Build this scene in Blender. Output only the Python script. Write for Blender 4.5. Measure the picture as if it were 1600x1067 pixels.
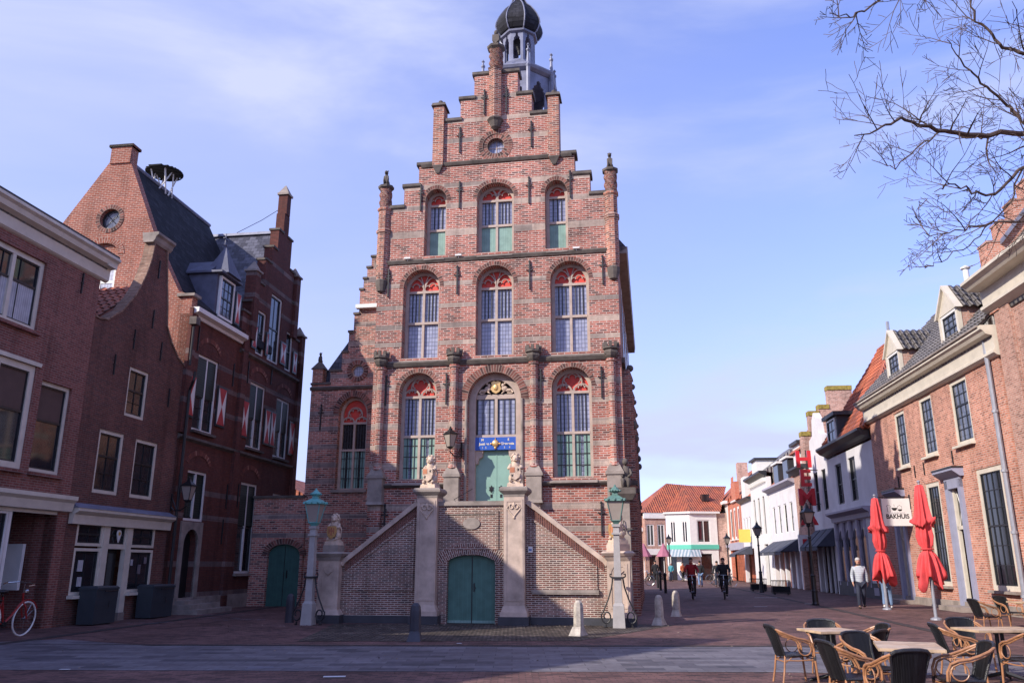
import bpy, bmesh, math, random
from mathutils import Vector, Matrix
from mathutils.geometry import tessellate_polygon
R = math.radians; PI = math.pi
sin, cos = math.sin, math.cos
S = bpy.context.scene
for o in list(bpy.data.objects): bpy.data.objects.remove(o)
COL = S.collection

# ---------------------------------------------------------------- camera
cam = bpy.data.cameras.new('camera'); camo = bpy.data.objects.new('camera', cam); COL.objects.link(camo)
camo.location = (0, 0, 1.6); camo.rotation_euler = (R(90 + 15.316), 0, 0)
cam.sensor_width = 36; cam.lens = 36 * 1267 / 1600; cam.clip_start = .1; cam.clip_end = 3000
S.camera = camo
# ---------------------------------------------------------------- sky, sun, exposure
SUN_D = Vector((1.25, .83, -.87)).normalized()          # the way the light travels
W = bpy.data.worlds.new('World'); S.world = W; W.use_nodes = True
nt = W.node_tree; nt.nodes.clear()
def wn(t, **k):
    n = nt.nodes.new(t)
    for a, b in k.items(): setattr(n, a, b)
    return n
wo = wn('ShaderNodeOutputWorld'); bg = wn('ShaderNodeBackground'); bg.inputs[1].default_value = .1
sky = wn('ShaderNodeTexSky', sky_type='NISHITA'); sky.sun_disc = False
sky.sun_elevation = R(32); sky.sun_rotation = math.atan2(-SUN_D.x, -SUN_D.y)
sky.air_density = 1.0; sky.dust_density = .6; sky.ozone_density = 2.5
tint = wn('ShaderNodeMixRGB', blend_type='MULTIPLY'); tint.inputs[0].default_value = 1; tint.inputs[2].default_value = (1.95, 1.88, 2.9, 1)
nt.links.new(sky.outputs[0], tint.inputs[1])
tc = wn('ShaderNodeTexCoord'); mp = wn('ShaderNodeMapping'); mp.inputs['Scale'].default_value = (1.1, 1.6, 4.2); mp.inputs['Rotation'].default_value = (0, R(-14), R(20))
nt.links.new(tc.outputs['Generated'], mp.inputs[0])
ns = wn('ShaderNodeTexNoise'); ns.inputs['Scale'].default_value = 1.35; ns.inputs['Detail'].default_value = 7; ns.inputs['Roughness'].default_value = .52; ns.inputs['Distortion'].default_value = .35
nt.links.new(mp.outputs[0], ns.inputs[0])
cr = wn('ShaderNodeMapRange'); cr.inputs[1].default_value = .47; cr.inputs[2].default_value = .74; cr.inputs[3].default_value = 0; cr.inputs[4].default_value = .85; cr.interpolation_type = 'SMOOTHSTEP'
nt.links.new(ns.outputs[0], cr.inputs[0])
# more thin cloud towards the west (left), clear to the north east
sx = wn('ShaderNodeSeparateXYZ'); nt.links.new(tc.outputs['Generated'], sx.inputs[0])
mr2 = wn('ShaderNodeMapRange'); mr2.inputs[1].default_value = .45; mr2.inputs[2].default_value = -.6; mr2.inputs[3].default_value = .1; mr2.inputs[4].default_value = 1.25
nt.links.new(sx.outputs[0], mr2.inputs[0])
mr3 = wn('ShaderNodeMapRange'); mr3.inputs[1].default_value = .62; mr3.inputs[2].default_value = .0; mr3.inputs[3].default_value = 0; mr3.inputs[4].default_value = .42
nt.links.new(sx.outputs[2], mr3.inputs[0])
ad = wn('ShaderNodeMath', operation='MULTIPLY_ADD'); ad.inputs[1].default_value = .75
nt.links.new(cr.outputs[0], ad.inputs[0]); 
mm = wn('ShaderNodeMath', operation='MULTIPLY'); nt.links.new(ns.outputs[0], mm.inputs[0]); nt.links.new(mr2.outputs[0], mm.inputs[1])
nt.links.new(mm.outputs[0], ad.inputs[2])
ad2 = wn('ShaderNodeMath', operation='ADD', use_clamp=True); nt.links.new(ad.outputs[0], ad2.inputs[0]); nt.links.new(mr3.outputs[0], ad2.inputs[1])
mx = wn('ShaderNodeMixRGB'); mx.inputs[2].default_value = (5.7, 6.2, 9.0, 1)
nt.links.new(ad2.outputs[0], mx.inputs[0]); nt.links.new(tint.outputs[0], mx.inputs[1])
nt.links.new(mx.outputs[0], bg.inputs[0]); nt.links.new(bg.outputs[0], wo.inputs[0])
sl = bpy.data.lights.new('sun', 'SUN'); sl.energy = 5; sl.angle = R(.53); sl.color = (1, .915, .80)
so = bpy.data.objects.new('sun', sl); COL.objects.link(so); so.rotation_euler = SUN_D.to_track_quat('-Z', 'Y').to_euler(); so.location = (-60, -40, 40)
S.view_settings.view_transform = 'Standard'; S.view_settings.look = 'None'; S.view_settings.exposure = .25; S.view_settings.gamma = 1
S.view_settings.use_curve_mapping = False

# ---------------------------------------------------------------- helpers
random.seed(7)
class MB:
    def __init__(s): s.v = []; s.f = []; s.uv = {}
    def add(s, vs, fs, uvs=None):
        b = len(s.v); s.v += [tuple(p) for p in vs]
        for i, f in enumerate(fs):
            if uvs: s.uv[len(s.f)] = [uvs[k] for k in f]
            s.f.append(tuple(b + k for k in f))
        return s
    def box(s, x0, x1, y0, y1, z0, z1):
        return s.add([(x0,y0,z0),(x1,y0,z0),(x1,y1,z0),(x0,y1,z0),(x0,y0,z1),(x1,y0,z1),(x1,y1,z1),(x0,y1,z1)],
              [(0,3,2,1),(4,5,6,7),(0,1,5,4),(1,2,6,5),(2,3,7,6),(3,0,4,7)])
    def frus(s, cx, cy, z0, z1, ax, ay, bx, by):     # box tapering from half sizes a to b
        return s.add([(cx-ax,cy-ay,z0),(cx+ax,cy-ay,z0),(cx+ax,cy+ay,z0),(cx-ax,cy+ay,z0),(cx-bx,cy-by,z1),(cx+bx,cy-by,z1),(cx+bx,cy+by,z1),(cx-bx,cy+by,z1)],
              [(0,3,2,1),(4,5,6,7),(0,1,5,4),(1,2,6,5),(2,3,7,6),(3,0,4,7)])
    def extr(s, poly, a, b, plane='xz', holes=(), back=True):
        P = {'xz': lambda p, t: (p[0], t, p[1]), 'yz': lambda p, t: (t, p[0], p[1]), 'xy': lambda p, t: (p[0], p[1], t)}[plane]
        loops = [list(poly)] + [list(h) for h in holes]
        tri = tessellate_polygon([[Vector((p[0], p[1], 0)) for p in l] for l in loops])
        flat = [p for l in loops for p in l]
        s.add([P(p, a) for p in flat], [tuple(t) for t in tri])
        if back: s.add([P(p, b) for p in flat], [tuple(reversed(t)) for t in tri])
        for l in loops:
            n = len(l); s.add([P(p, a) for p in l] + [P(p, b) for p in l], [(i, (i+1) % n, n+(i+1) % n, n+i) for i in range(n)])
        return s
    def tube(s, pts, r, n=6, cap=True, closed=False):
        pts = [Vector(p) for p in pts]; m = len(pts); rs = r if isinstance(r, (list, tuple)) else [r]*m
        up = Vector((0,0,1)); V = []; prev = None
        for i, p in enumerate(pts):
            if closed: d = pts[(i+1) % m] - pts[i-1]
            else: d = pts[min(i+1, m-1)] - pts[max(i-1, 0)]
            if d.length < 1e-9: d = Vector((0,0,1))
            d.normalize()
            if prev is None:
                a = d.cross(up)
                if a.length < .05: a = d.cross(Vector((1,0,0)))
            else:
                a = prev - d*prev.dot(d)
                if a.length < 1e-4: a = d.cross(up) if abs(d.z) < .9 else d.cross(Vector((1,0,0)))
            a.normalize(); prev = a; b = d.cross(a)
            for k in range(n):
                t = 2*PI*k/n; V.append(p + (a*cos(t) + b*sin(t))*rs[i])
        F = []
        for i in range(m if closed else m-1):
            j = (i+1) % m
            for k in range(n): F.append((i*n+k, i*n+(k+1) % n, j*n+(k+1) % n, j*n+k))
        if cap and not closed: F += [tuple(range(n))[::-1], tuple((m-1)*n+k for k in range(n))]
        return s.add(V, F)
    def lathe(s, prof, cx=0, cy=0, n=16, rot=0, sy=1, star=None):
        V = []; m = len(prof)
        for q in prof:
            r, z = q[0], q[1]; am = q[2] if len(q) > 2 else 0; ph = q[3] if len(q) > 3 else 0
            for k in range(n):
                t = 2*PI*(k+.5)/n + rot; rr = r*(1 + am*cos(star*t + ph)) if star else r
                V.append((cx + rr*cos(t), cy + rr*sin(t)*sy, z))
        F = [(i*n+k, i*n+(k+1) % n, (i+1)*n+(k+1) % n, (i+1)*n+k) for i in range(m-1) for k in range(n)]
        F += [tuple(range(n))[::-1], tuple((m-1)*n+k for k in range(n))]
        return s.add(V, F)
    def ball(s, c, r, n=10, m=7):
        rx, ry, rz = r if isinstance(r, (tuple, list)) else (r, r, r); V = []; F = []
        for i in range(m+1):
            a = PI*i/m - PI/2
            for k in range(n): V.append((c[0]+rx*cos(a)*cos(2*PI*k/n), c[1]+ry*cos(a)*sin(2*PI*k/n), c[2]+rz*sin(a)))
        for i in range(m):
            for k in range(n): F.append((i*n+k, i*n+(k+1) % n, (i+1)*n+(k+1) % n, (i+1)*n+k))
        return s.add(V, F)
    def ring(s, cx, zs, a, b, w, y0, y1, n=18, t0=0, t1=PI):    # arch of voussoirs, radial bricks
        for i in range(n):
            p, q = t0+(t1-t0)*i/n, t0+(t1-t0)*(i+1)/n; L = (a+b)/2*(t1-t0)
            def P(t, e, y): return (cx+(a+e)*cos(t), y, zs+(b+e)*sin(t))
            vs = [P(p,0,y0),P(q,0,y0),P(q,w,y0),P(p,w,y0),P(p,0,y1),P(q,0,y1),P(q,w,y1),P(p,w,y1)]
            u0, u1 = L*i/n, L*(i+1)/n
            uv = [(0,u0),(0,u1),(w,u1),(w,u0),(y1-y0,u0),(y1-y0,u1),(w+.1,u1),(w+.1,u0)]
            s.add(vs, [(0,1,2,3),(0,4,5,1),(3,2,6,7)], uv)
        return s
    def build(s, name, mat, parent=None, smooth=False, label=None):
        me = bpy.data.meshes.new(name); me.from_pydata(s.v, [], s.f); me.materials.append(mat)
        if smooth:
            bm = bmesh.new(); bm.from_mesh(me); bmesh.ops.remove_doubles(bm, verts=bm.verts, dist=1e-5); bmesh.ops.recalc_face_normals(bm, faces=bm.faces)
            bm.to_mesh(me); bm.free(); s.uv = {}
            me.polygons.foreach_set('use_smooth', [True]*len(me.polygons))
        uvl = me.uv_layers.new(name='UVMap').data
        for p in me.polygons:
            cu = s.uv.get(p.index); n = p.normal
            if cu is None:
                if abs(n.z) > .999: t = Vector((1,0,0))
                else: t = Vector((-n.y, n.x, 0)).normalized()
                b = n.cross(t)
                if b.z < 0 or (abs(b.z) < 1e-3 and b.y < 0): b = -b
            for j, li in enumerate(p.loop_indices):
                if cu: uvl[li].uv = cu[j]
                else:
                    c = me.vertices[me.loops[li].vertex_index].co; uvl[li].uv = (c.dot(t), c.dot(b))
        o = bpy.data.objects.new(name, me); COL.objects.link(o)
        if parent: o.parent = parent
        if label: o['label'] = label
        return o
def pantiles(name, A, B, C, D, mat, par, tw=.25, th=.34, amp=.035, lip=.035):
    """a slope of real interlocking tiles: A-B eaves, D-C top edge"""
    A, B, C, D = map(Vector, (A, B, C, D)); e = (B-A).normalized(); n = (B-A).cross(D-A).normalized()
    if n.z < 0: n = -n
    upv = n.cross(e)
    if upv.z < 0: upv = -upv
    H = (D-A).dot(upv); rows = max(1, int(round(H/th))); V = []; F = []; U = []
    for j in range(rows):
        lo = None
        for k, v in enumerate((j/rows, (j+1)/rows)):
            a = (A.lerp(D, v)-A).dot(e); b = (B.lerp(C, v)-A).dot(e)
            if k == 0: a0, b0 = a, b
            else: a1, b1 = a, b
        am, bm = (a0+a1)/2, (b0+b1)/2; m = int((bm-am)/tw*6)
        if m < 2: continue
        i0 = len(V)
        for i in range(m+1):
            x = am+(bm-am)*i/m; w = amp*(sin(2*PI*x/tw)+.35*sin(4*PI*x/tw+.6))
            for (v, l) in ((j/rows, lip), ((j+1)/rows, 0)):
                p = A + e*x + upv*(H*v-(.02 if l else 0)) + n*(w+l); V.append(p); U.append((x, H*v*.999+.004))
            p = A + e*x + upv*(H*j/rows) + n*(w-.01); V.append(p); U.append((x, H*j/rows))
        for i in range(m):
            q = i0+3*i; F += [(q, q+3, q+4, q+1), (q+2, q+5, q+3, q)]
    return MB().add([tuple(v) for v in V], F, U).build(name, mat, par)
def tag(o, label, cat, group=None):
    o['label'] = label; o['category'] = cat
    if group: o['group'] = group
    return o
def thing(name, label, cat, loc=(0,0,0), rz=0, group=None, sc=1):
    o = bpy.data.objects.new(name, None); COL.objects.link(o); o.location = loc; o.rotation_euler = (0,0,rz); o.scale = (sc,)*3
    o.empty_display_size = .3
    return tag(o, label, cat, group)
def struct(o, kind='structure'): o['kind'] = kind; return o
def kids(o): return [c for c in bpy.data.objects if c.parent == o]
def dup(o, loc, rz, label, group=None, sc=None):
    r = o.copy(); COL.objects.link(r); r.location = loc; r.rotation_euler = (0,0,rz); r['label'] = label
    if group: r['group'] = group
    if sc: r.scale = (sc,)*3
    for ch in kids(o):
        c = ch.copy(); COL.objects.link(c); c.parent = r
        for g in kids(ch): d = g.copy(); COL.objects.link(d); d.parent = c
    return r
def link_copy(o, parent, loc):
    c = o.copy(); COL.objects.link(c); c.parent = parent; c.location = loc
    for g in kids(o): d = g.copy(); COL.objects.link(d); d.parent = c
    return c
def text(name, st, size, mat, parent, loc, rot=(R(90),0,0), depth=.004, font_sx=1, align='CENTER', shear=0, bold=0):
    cu = bpy.data.curves.new(name, 'FONT'); cu.body = st; cu.size = size; cu.extrude = depth; cu.align_x = align; cu.align_y = 'CENTER'; cu.shear = shear; cu.offset = bold
    t = bpy.data.objects.new(name, cu); COL.objects.link(t); bpy.context.view_layer.update()
    me = bpy.data.meshes.new_from_object(t); bpy.data.objects.remove(t)
    me.materials.clear(); me.materials.append(mat)
    o = bpy.data.objects.new(name, me); COL.objects.link(o); o.parent = parent; o.location = loc; o.rotation_euler = rot; o.scale = (font_sx, 1, 1)
    return o

# ---------------------------------------------------------------- materials
def mat(name, col, rough=.7, metal=0, var=.12, vscale=3, bump=0, bscale=20, spec=.5, dirt=0, emit=None):
    m = bpy.data.materials.new(name); m.use_nodes = True; t = m.node_tree; b = t.nodes['Principled BSDF']
    b.inputs['Roughness'].default_value = rough; b.inputs['Metallic'].default_value = metal; b.inputs['Specular IOR Level'].default_value = spec
    c = (*col, 1)
    tcn = t.nodes.new('ShaderNodeTexCoord')
    n = t.nodes.new('ShaderNodeTexNoise'); n.inputs['Scale'].default_value = vscale; n.inputs['Detail'].default_value = 6; n.inputs['Roughness'].default_value = .6
    t.links.new(tcn.outputs['Object'], n.inputs[0])
    mr = t.nodes.new('ShaderNodeMapRange'); mr.inputs[1].default_value = .25; mr.inputs[2].default_value = .75; mr.inputs[3].default_value = 1-var*1.6; mr.inputs[4].default_value = 1+var
    t.links.new(n.outputs[0], mr.inputs[0])
    mu = t.nodes.new('ShaderNodeVectorMath'); mu.operation = 'SCALE'; mu.inputs[0].default_value = col
    t.links.new(mr.outputs[0], mu.inputs[3]); t.links.new(mu.outputs[0], b.inputs['Base Color'])
    if bump:
        n2 = t.nodes.new('ShaderNodeTexNoise'); n2.inputs['Scale'].default_value = bscale; n2.inputs['Detail'].default_value = 4
        t.links.new(tcn.outputs['Object'], n2.inputs[0])
        bp = t.nodes.new('ShaderNodeBump'); bp.inputs['Strength'].default_value = bump; bp.inputs['Distance'].default_value = .02
        t.links.new(n2.outputs[0], bp.inputs['Height']); t.links.new(bp.outputs[0], b.inputs['Normal'])
    if emit: b.inputs['Emission Color'].default_value = (*emit[0], 1); b.inputs['Emission Strength'].default_value = emit[1]
    return m
def brick(name, c1, c2, mortar, bw=.24, bh=.07, ms=.011, dark=(.10,.05,.05), darkp=.3, bands=(), bandc=(.30,.25,.23), offset=.5, stain=.3, rough=.88, bump=.35, bands_len=(3.2, .45), seed=0, bias=0, streak=.42):
    m = bpy.data.materials.new(name); m.use_nodes = True; t = m.node_tree; N = t.nodes.new; Lk = t.links.new; b = t.nodes['Principled BSDF']
    b.inputs['Roughness'].default_value = rough; b.inputs['Specular IOR Level'].default_value = .25
    uv = N('ShaderNodeUVMap'); mpn = N('ShaderNodeMapping'); mpn.inputs['Location'].default_value = (seed*3.1, 0, 0); Lk(uv.outputs[0], mpn.inputs[0])
    bt = N('ShaderNodeTexBrick'); Lk(mpn.outputs[0], bt.inputs[0]); bt.offset = offset; bt.offset_frequency = 2
    for k, v in (('Scale',1),('Brick Width',bw),('Row Height',bh),('Mortar Size',ms),('Mortar Smooth',.3),('Bias',bias)): bt.inputs[k].default_value = v
    bt.inputs['Color1'].default_value = (0,0,0,1); bt.inputs['Color2'].default_value = (1,1,1,1); bt.inputs['Mortar'].default_value = (.5,.5,.5,1)
    rmp = N('ShaderNodeValToRGB'); e = rmp.color_ramp.elements
    e[0].position = 0; e[0].color = (*dark, 1); e[1].position = 1; e[1].color = (*c2, 1)
    q = e.new(max(darkp, .02)); q.color = (*[a*.62+d*.38 for a, d in zip(c1, dark)], 1); q = e.new(min(darkp+.15, .9)); q.color = (*c1, 1)
    Lk(bt.outputs['Color'], rmp.inputs[0])
    tcn = N('ShaderNodeTexCoord')
    n1 = N('ShaderNodeTexNoise'); n1.inputs['Scale'].default_value = .55; n1.inputs['Detail'].default_value = 8; n1.inputs['Roughness'].default_value = .65; Lk(tcn.outputs['Object'], n1.inputs[0])
    r1 = N('ShaderNodeMapRange'); r1.inputs[1].default_value = .3; r1.inputs[2].default_value = .7; r1.inputs[3].default_value = 1-stain; r1.inputs[4].default_value = 1+stain*.55; Lk(n1.outputs[0], r1.inputs[0])
    mo = N('ShaderNodeMixRGB'); mo.inputs[2].default_value = (*mortar, 1); Lk(bt.outputs['Fac'], mo.inputs[0]); Lk(rmp.outputs[0], mo.inputs[1])
    last = mo.outputs[0]
    if bands:
        sp = N('ShaderNodeSeparateXYZ'); Lk(uv.outputs[0], sp.inputs[0])
        dv = N('ShaderNodeMath'); dv.operation = 'DIVIDE'; dv.inputs[1].default_value = 24; Lk(sp.outputs[1], dv.inputs[0])
        acc = None
        for grp in [bands[i:i+14] for i in range(0, len(bands), 14)]:
            cr_ = N('ShaderNodeValToRGB'); cr_.color_ramp.interpolation = 'CONSTANT'; ee = cr_.color_ramp.elements
            ee[0].position = 0; ee[0].color = (0,0,0,1); ee[1].position = 1; ee[1].color = (0,0,0,1)
            for (z0, z1) in grp:
                k = ee.new(z0/24); k.color = (1,1,1,1); k = ee.new(z1/24); k.color = (0,0,0,1)
            Lk(dv.outputs[0], cr_.inputs[0])
            if acc is None: acc = cr_.outputs[0]
            else:
                mxn = N('ShaderNodeMath'); mxn.operation = 'MAXIMUM'; Lk(acc, mxn.inputs[0]); Lk(cr_.outputs[0], mxn.inputs[1]); acc = mxn.outputs[0]
        sb = N('ShaderNodeTexBrick'); Lk(mpn.outputs[0], sb.inputs[0]); sb.offset = .35
        for k, v in (('Scale',1),('Brick Width',.85),('Row Height',.35),('Mortar Size',.006),('Mortar Smooth',.2)): sb.inputs[k].default_value = v
        bc = bandc
        sb.inputs['Color1'].default_value = (bc[0]*.72, bc[1]*.74, bc[2]*.78, 1); sb.inputs['Color2'].default_value = (bc[0]*1.35, bc[1]*1.3, bc[2]*1.25, 1); sb.inputs['Mortar'].default_value = (*mortar, 1)
        mb_ = N('ShaderNodeMixRGB'); Lk(acc, mb_.inputs[0]); Lk(last, mb_.inputs[1]); Lk(sb.outputs[0], mb_.inputs[2]); last = mb_.outputs[0]
    n3 = N('ShaderNodeTexNoise'); n3.inputs['Scale'].default_value = 9; n3.inputs['Detail'].default_value = 5; Lk(tcn.outputs['Object'], n3.inputs[0])
    r3 = N('ShaderNodeMapRange'); r3.inputs[1].default_value = .3; r3.inputs[2].default_value = .7; r3.inputs[3].default_value = .86; r3.inputs[4].default_value = 1.12; Lk(n3.outputs[0], r3.inputs[0])
    mp2 = N('ShaderNodeMapping'); mp2.inputs['Scale'].default_value = (2.2, 2.2, .22); Lk(tcn.outputs['Object'], mp2.inputs[0])
    n4 = N('ShaderNodeTexNoise'); n4.inputs['Scale'].default_value = 1.1; n4.inputs['Detail'].default_value = 7; n4.inputs['Roughness'].default_value = .7; Lk(mp2.outputs[0], n4.inputs[0])
    r4 = N('ShaderNodeMapRange'); r4.inputs[1].default_value = .50; r4.inputs[2].default_value = .72; r4.inputs[3].default_value = 1; r4.inputs[4].default_value = 1-streak; Lk(n4.outputs[0], r4.inputs[0])
    m0 = N('ShaderNodeMath'); m0.operation = 'MULTIPLY'; Lk(r1.outputs[0], m0.inputs[0]); Lk(r4.outputs[0], m0.inputs[1])
    m1 = N('ShaderNodeMath'); m1.operation = 'MULTIPLY'; Lk(m0.outputs[0], m1.inputs[0]); Lk(r3.outputs[0], m1.inputs[1])
    vs = N('ShaderNodeVectorMath'); vs.operation = 'SCALE'; Lk(last, vs.inputs[0]); Lk(m1.outputs[0], vs.inputs[3]); Lk(vs.outputs[0], b.inputs['Base Color'])
    if bump:
        iv = N('ShaderNodeMath'); iv.operation = 'SUBTRACT'; iv.inputs[0].default_value = 1; Lk(bt.outputs['Fac'], iv.inputs[1])
        ad_ = N('ShaderNodeMath'); ad_.operation = 'MULTIPLY_ADD'; ad_.inputs[1].default_value = .5; Lk(n3.outputs[0], ad_.inputs[0]); Lk(iv.outputs[0], ad_.inputs[2])
        bp = N('ShaderNodeBump'); bp.inputs['Strength'].default_value = bump; bp.inputs['Distance'].default_value = .012
        Lk(ad_.outputs[0], bp.inputs['Height']); Lk(bp.outputs[0], b.inputs['Normal'])
    return m
def tiles(name, c1, c2, tw=.25, th=.3, bump=1., rough=.7, dist=.05, dirt=(.05,.05,.04), dirtp=.5):      # pantiles: rows with a round roll
    m = bpy.data.materials.new(name); m.use_nodes = True; t = m.node_tree; N = t.nodes.new; Lk = t.links.new; b = t.nodes['Principled BSDF']
    b.inputs['Roughness'].default_value = rough
    uv = N('ShaderNodeUVMap'); bt = N('ShaderNodeTexBrick'); Lk(uv.outputs[0], bt.inputs[0]); bt.offset = 0
    for k, v in (('Scale',1),('Brick Width',tw),('Row Height',th),('Mortar Size',.012),('Mortar Smooth',.5)): bt.inputs[k].default_value = v
    bt.inputs['Color1'].default_value = (*c1, 1); bt.inputs['Color2'].default_value = (*c2, 1); bt.inputs['Mortar'].default_value = (c1[0]*.35, c1[1]*.35, c1[2]*.35, 1)
    sp = N('ShaderNodeSeparateXYZ'); Lk(uv.outputs[0], sp.inputs[0])
    a = N('ShaderNodeMath'); a.operation = 'MULTIPLY'; a.inputs[1].default_value = 2*PI/tw; Lk(sp.outputs[0], a.inputs[0])
    s_ = N('ShaderNodeMath'); s_.operation = 'SINE'; Lk(a.outputs[0], s_.inputs[0])
    v = N('ShaderNodeMath'); v.operation = 'DIVIDE'; v.inputs[1].default_value = th; Lk(sp.outputs[1], v.inputs[0])
    fr = N('ShaderNodeMath'); fr.operation = 'FRACT'; Lk(v.outputs[0], fr.inputs[0])
    h = N('ShaderNodeMath'); h.operation = 'MULTIPLY_ADD'; h.inputs[1].default_value = -1.2; Lk(fr.outputs[0], h.inputs[0]); Lk(s_.outputs[0], h.inputs[2])
    bp = N('ShaderNodeBump'); bp.inputs['Strength'].default_value = bump; bp.inputs['Distance'].default_value = dist; Lk(h.outputs[0], bp.inputs['Height']); Lk(bp.outputs[0], b.inputs['Normal'])
    tcn = N('ShaderNodeTexCoord'); n = N('ShaderNodeTexNoise'); n.inputs['Scale'].default_value = 1.2; n.inputs['Detail'].default_value = 8; Lk(tcn.outputs['Object'], n.inputs[0])
    r = N('ShaderNodeMapRange'); r.inputs[1].default_value = .45; r.inputs[2].default_value = .75; r.inputs[3].default_value = 0; r.inputs[4].default_value = dirtp; Lk(n.outputs[0], r.inputs[0])
    mx_ = N('ShaderNodeMixRGB'); mx_.inputs[2].default_value = (*dirt, 1); Lk(r.outputs[0], mx_.inputs[0]); Lk(bt.outputs[0], mx_.inputs[1]); Lk(mx_.outputs[0], b.inputs['Base Color'])
    return m
def stripes(name, c1, c2, w=.1, axis=0, rough=.6, duty=.5, spec=.4):
    m = bpy.data.materials.new(name); m.use_nodes = True; t = m.node_tree; N = t.nodes.new; Lk = t.links.new; b = t.nodes['Principled BSDF']
    b.inputs['Roughness'].default_value = rough; b.inputs['Specular IOR Level'].default_value = spec
    uv = N('ShaderNodeUVMap'); sp = N('ShaderNodeSeparateXYZ'); Lk(uv.outputs[0], sp.inputs[0])
    d = N('ShaderNodeMath'); d.operation = 'DIVIDE'; d.inputs[1].default_value = w; Lk(sp.outputs[axis], d.inputs[0])
    f = N('ShaderNodeMath'); f.operation = 'FRACT'; Lk(d.outputs[0], f.inputs[0])
    g = N('ShaderNodeMath'); g.operation = 'GREATER_THAN'; g.inputs[1].default_value = duty; Lk(f.outputs[0], g.inputs[0])
    x = N('ShaderNodeMixRGB'); x.inputs[1].default_value = (*c1, 1); x.inputs[2].default_value = (*c2, 1); Lk(g.outputs[0], x.inputs[0])
    tcn = N('ShaderNodeTexCoord'); n = N('ShaderNodeTexNoise'); n.inputs['Scale'].default_value = 4; n.inputs['Detail'].default_value = 5; Lk(tcn.outputs['Object'], n.inputs[0])
    r = N('ShaderNodeMapRange'); r.inputs[1].default_value = .3; r.inputs[2].default_value = .7; r.inputs[3].default_value = .82; r.inputs[4].default_value = 1.12; Lk(n.outputs[0], r.inputs[0])
    vs = N('ShaderNodeVectorMath'); vs.operation = 'SCALE'; Lk(x.outputs[0], vs.inputs[0]); Lk(r.outputs[0], vs.inputs[3]); Lk(vs.outputs[0], b.inputs['Base Color'])
    bp = N('ShaderNodeBump'); bp.inputs['Strength'].default_value = .3; bp.inputs['Distance'].default_value = .01; Lk(g.outputs[0], bp.inputs['Height']); Lk(bp.outputs[0], b.inputs['Normal'])
    return m
def leaded(name, glass, lead, w=.12, h=.16, rough=.25, c2=None):
    m = bpy.data.materials.new(name); m.use_nodes = True; t = m.node_tree; N = t.nodes.new; Lk = t.links.new; b = t.nodes['Principled BSDF']
    uv = N('ShaderNodeUVMap'); bt = N('ShaderNodeTexBrick'); Lk(uv.outputs[0], bt.inputs[0]); bt.offset = 0
    for k, v in (('Scale',1),('Brick Width',w),('Row Height',h),('Mortar Size',.009),('Mortar Smooth',.1)): bt.inputs[k].default_value = v
    c2 = c2 or [g*1.5 for g in glass]
    bt.inputs['Color1'].default_value = (*glass, 1); bt.inputs['Color2'].default_value = (*c2, 1); bt.inputs['Mortar'].default_value = (*lead, 1)
    tcn = N('ShaderNodeTexCoord'); n = N('ShaderNodeTexNoise'); n.inputs['Scale'].default_value = 2.5; Lk(tcn.outputs['Object'], n.inputs[0])
    Lk(bt.outputs[0], b.inputs['Base Color']); b.inputs['Roughness'].default_value = rough; b.inputs['Specular IOR Level'].default_value = .8
    bp = N('ShaderNodeBump'); bp.inputs['Strength'].default_value = .12; bp.inputs['Distance'].default_value = .05; Lk(n.outputs[0], bp.inputs['Height']); Lk(bp.outputs[0], b.inputs['Normal'])
    return m
HB = [(z-.1, z+.1) for z in (2.67,3.43,4.8,5.5,6.21,6.95,7.65,9.21,9.91,10.65,11.45,13.5,14.6,15.45,17.26,18.15,19.1)]
M = {}
M['hall'] = brick('hall brick', (.36,.10,.072), (.45,.155,.115), (.53,.42,.37), bw=.25, bh=.078, ms=.013, dark=(.11,.048,.045), darkp=.34, bands=HB, bandc=(.36,.285,.245), stain=.38)
M['hallplain'] = brick('hall brick plain', (.36,.12,.08), (.47,.18,.12), (.48,.38,.32), bw=.26, bh=.082, ms=.014, dark=(.13,.06,.055), darkp=.35, stain=.35)
M['arch'] = brick('arch brick', (.22,.085,.068), (.32,.13,.105), (.32,.24,.20), bw=.3, bh=.085, ms=.011, dark=(.07,.04,.04), darkp=.4, offset=0, stain=.35)
M['perron'] = brick('stair brick', (.17,.07,.055), (.25,.105,.085), (.52,.44,.38), bw=.2, bh=.053, ms=.011, dark=(.09,.05,.05), darkp=.3, stain=.3)
M['stone'] = mat('grey stone', (.30,.25,.22), .85, var=.3, vscale=2.2, bump=.3, bscale=30)
M['darkstone'] = mat('weathered dark stone', (.12,.10,.088), .9, var=.35, vscale=3, bump=.4, bscale=25)
M['cream'] = mat('cream sandstone', (.52,.40,.33), .8, var=.3, vscale=1.9, bump=.15, bscale=40)
M['frame'] = mat('painted stone frame', (.44,.345,.295), .7, var=.15, vscale=4)
M['lionstone'] = mat('cream lion stone', (.60,.46,.36), .85, var=.25, vscale=6, bump=.5, bscale=30)
M['red'] = mat('red panel paint', (.62,.055,.035), .6, var=.15, vscale=5)
M['iron'] = mat('wrought iron', (.018,.017,.02), .55, var=.2)
M['glass'] = leaded('leaded glass', (.22,.24,.37), (.07,.07,.10), .11, .15, .3, (.33,.35,.48))  # bluish sky reflection is put into the pane colours
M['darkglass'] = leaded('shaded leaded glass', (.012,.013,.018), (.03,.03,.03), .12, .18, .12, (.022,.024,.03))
M['mint'] = stripes('mint shutter boards', (.25,.38,.33), (.19,.31,.27), .09, 0, .55, .12)
M['green'] = stripes('green door boards', (.085,.20,.165), (.07,.165,.135), .13, 0, .5, .08)
M['door'] = mat('mint green door paint', (.22,.37,.31), .45, var=.08)
M['blue'] = mat('blue sign paint', (.02,.09,.42), .4, var=.05)
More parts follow.
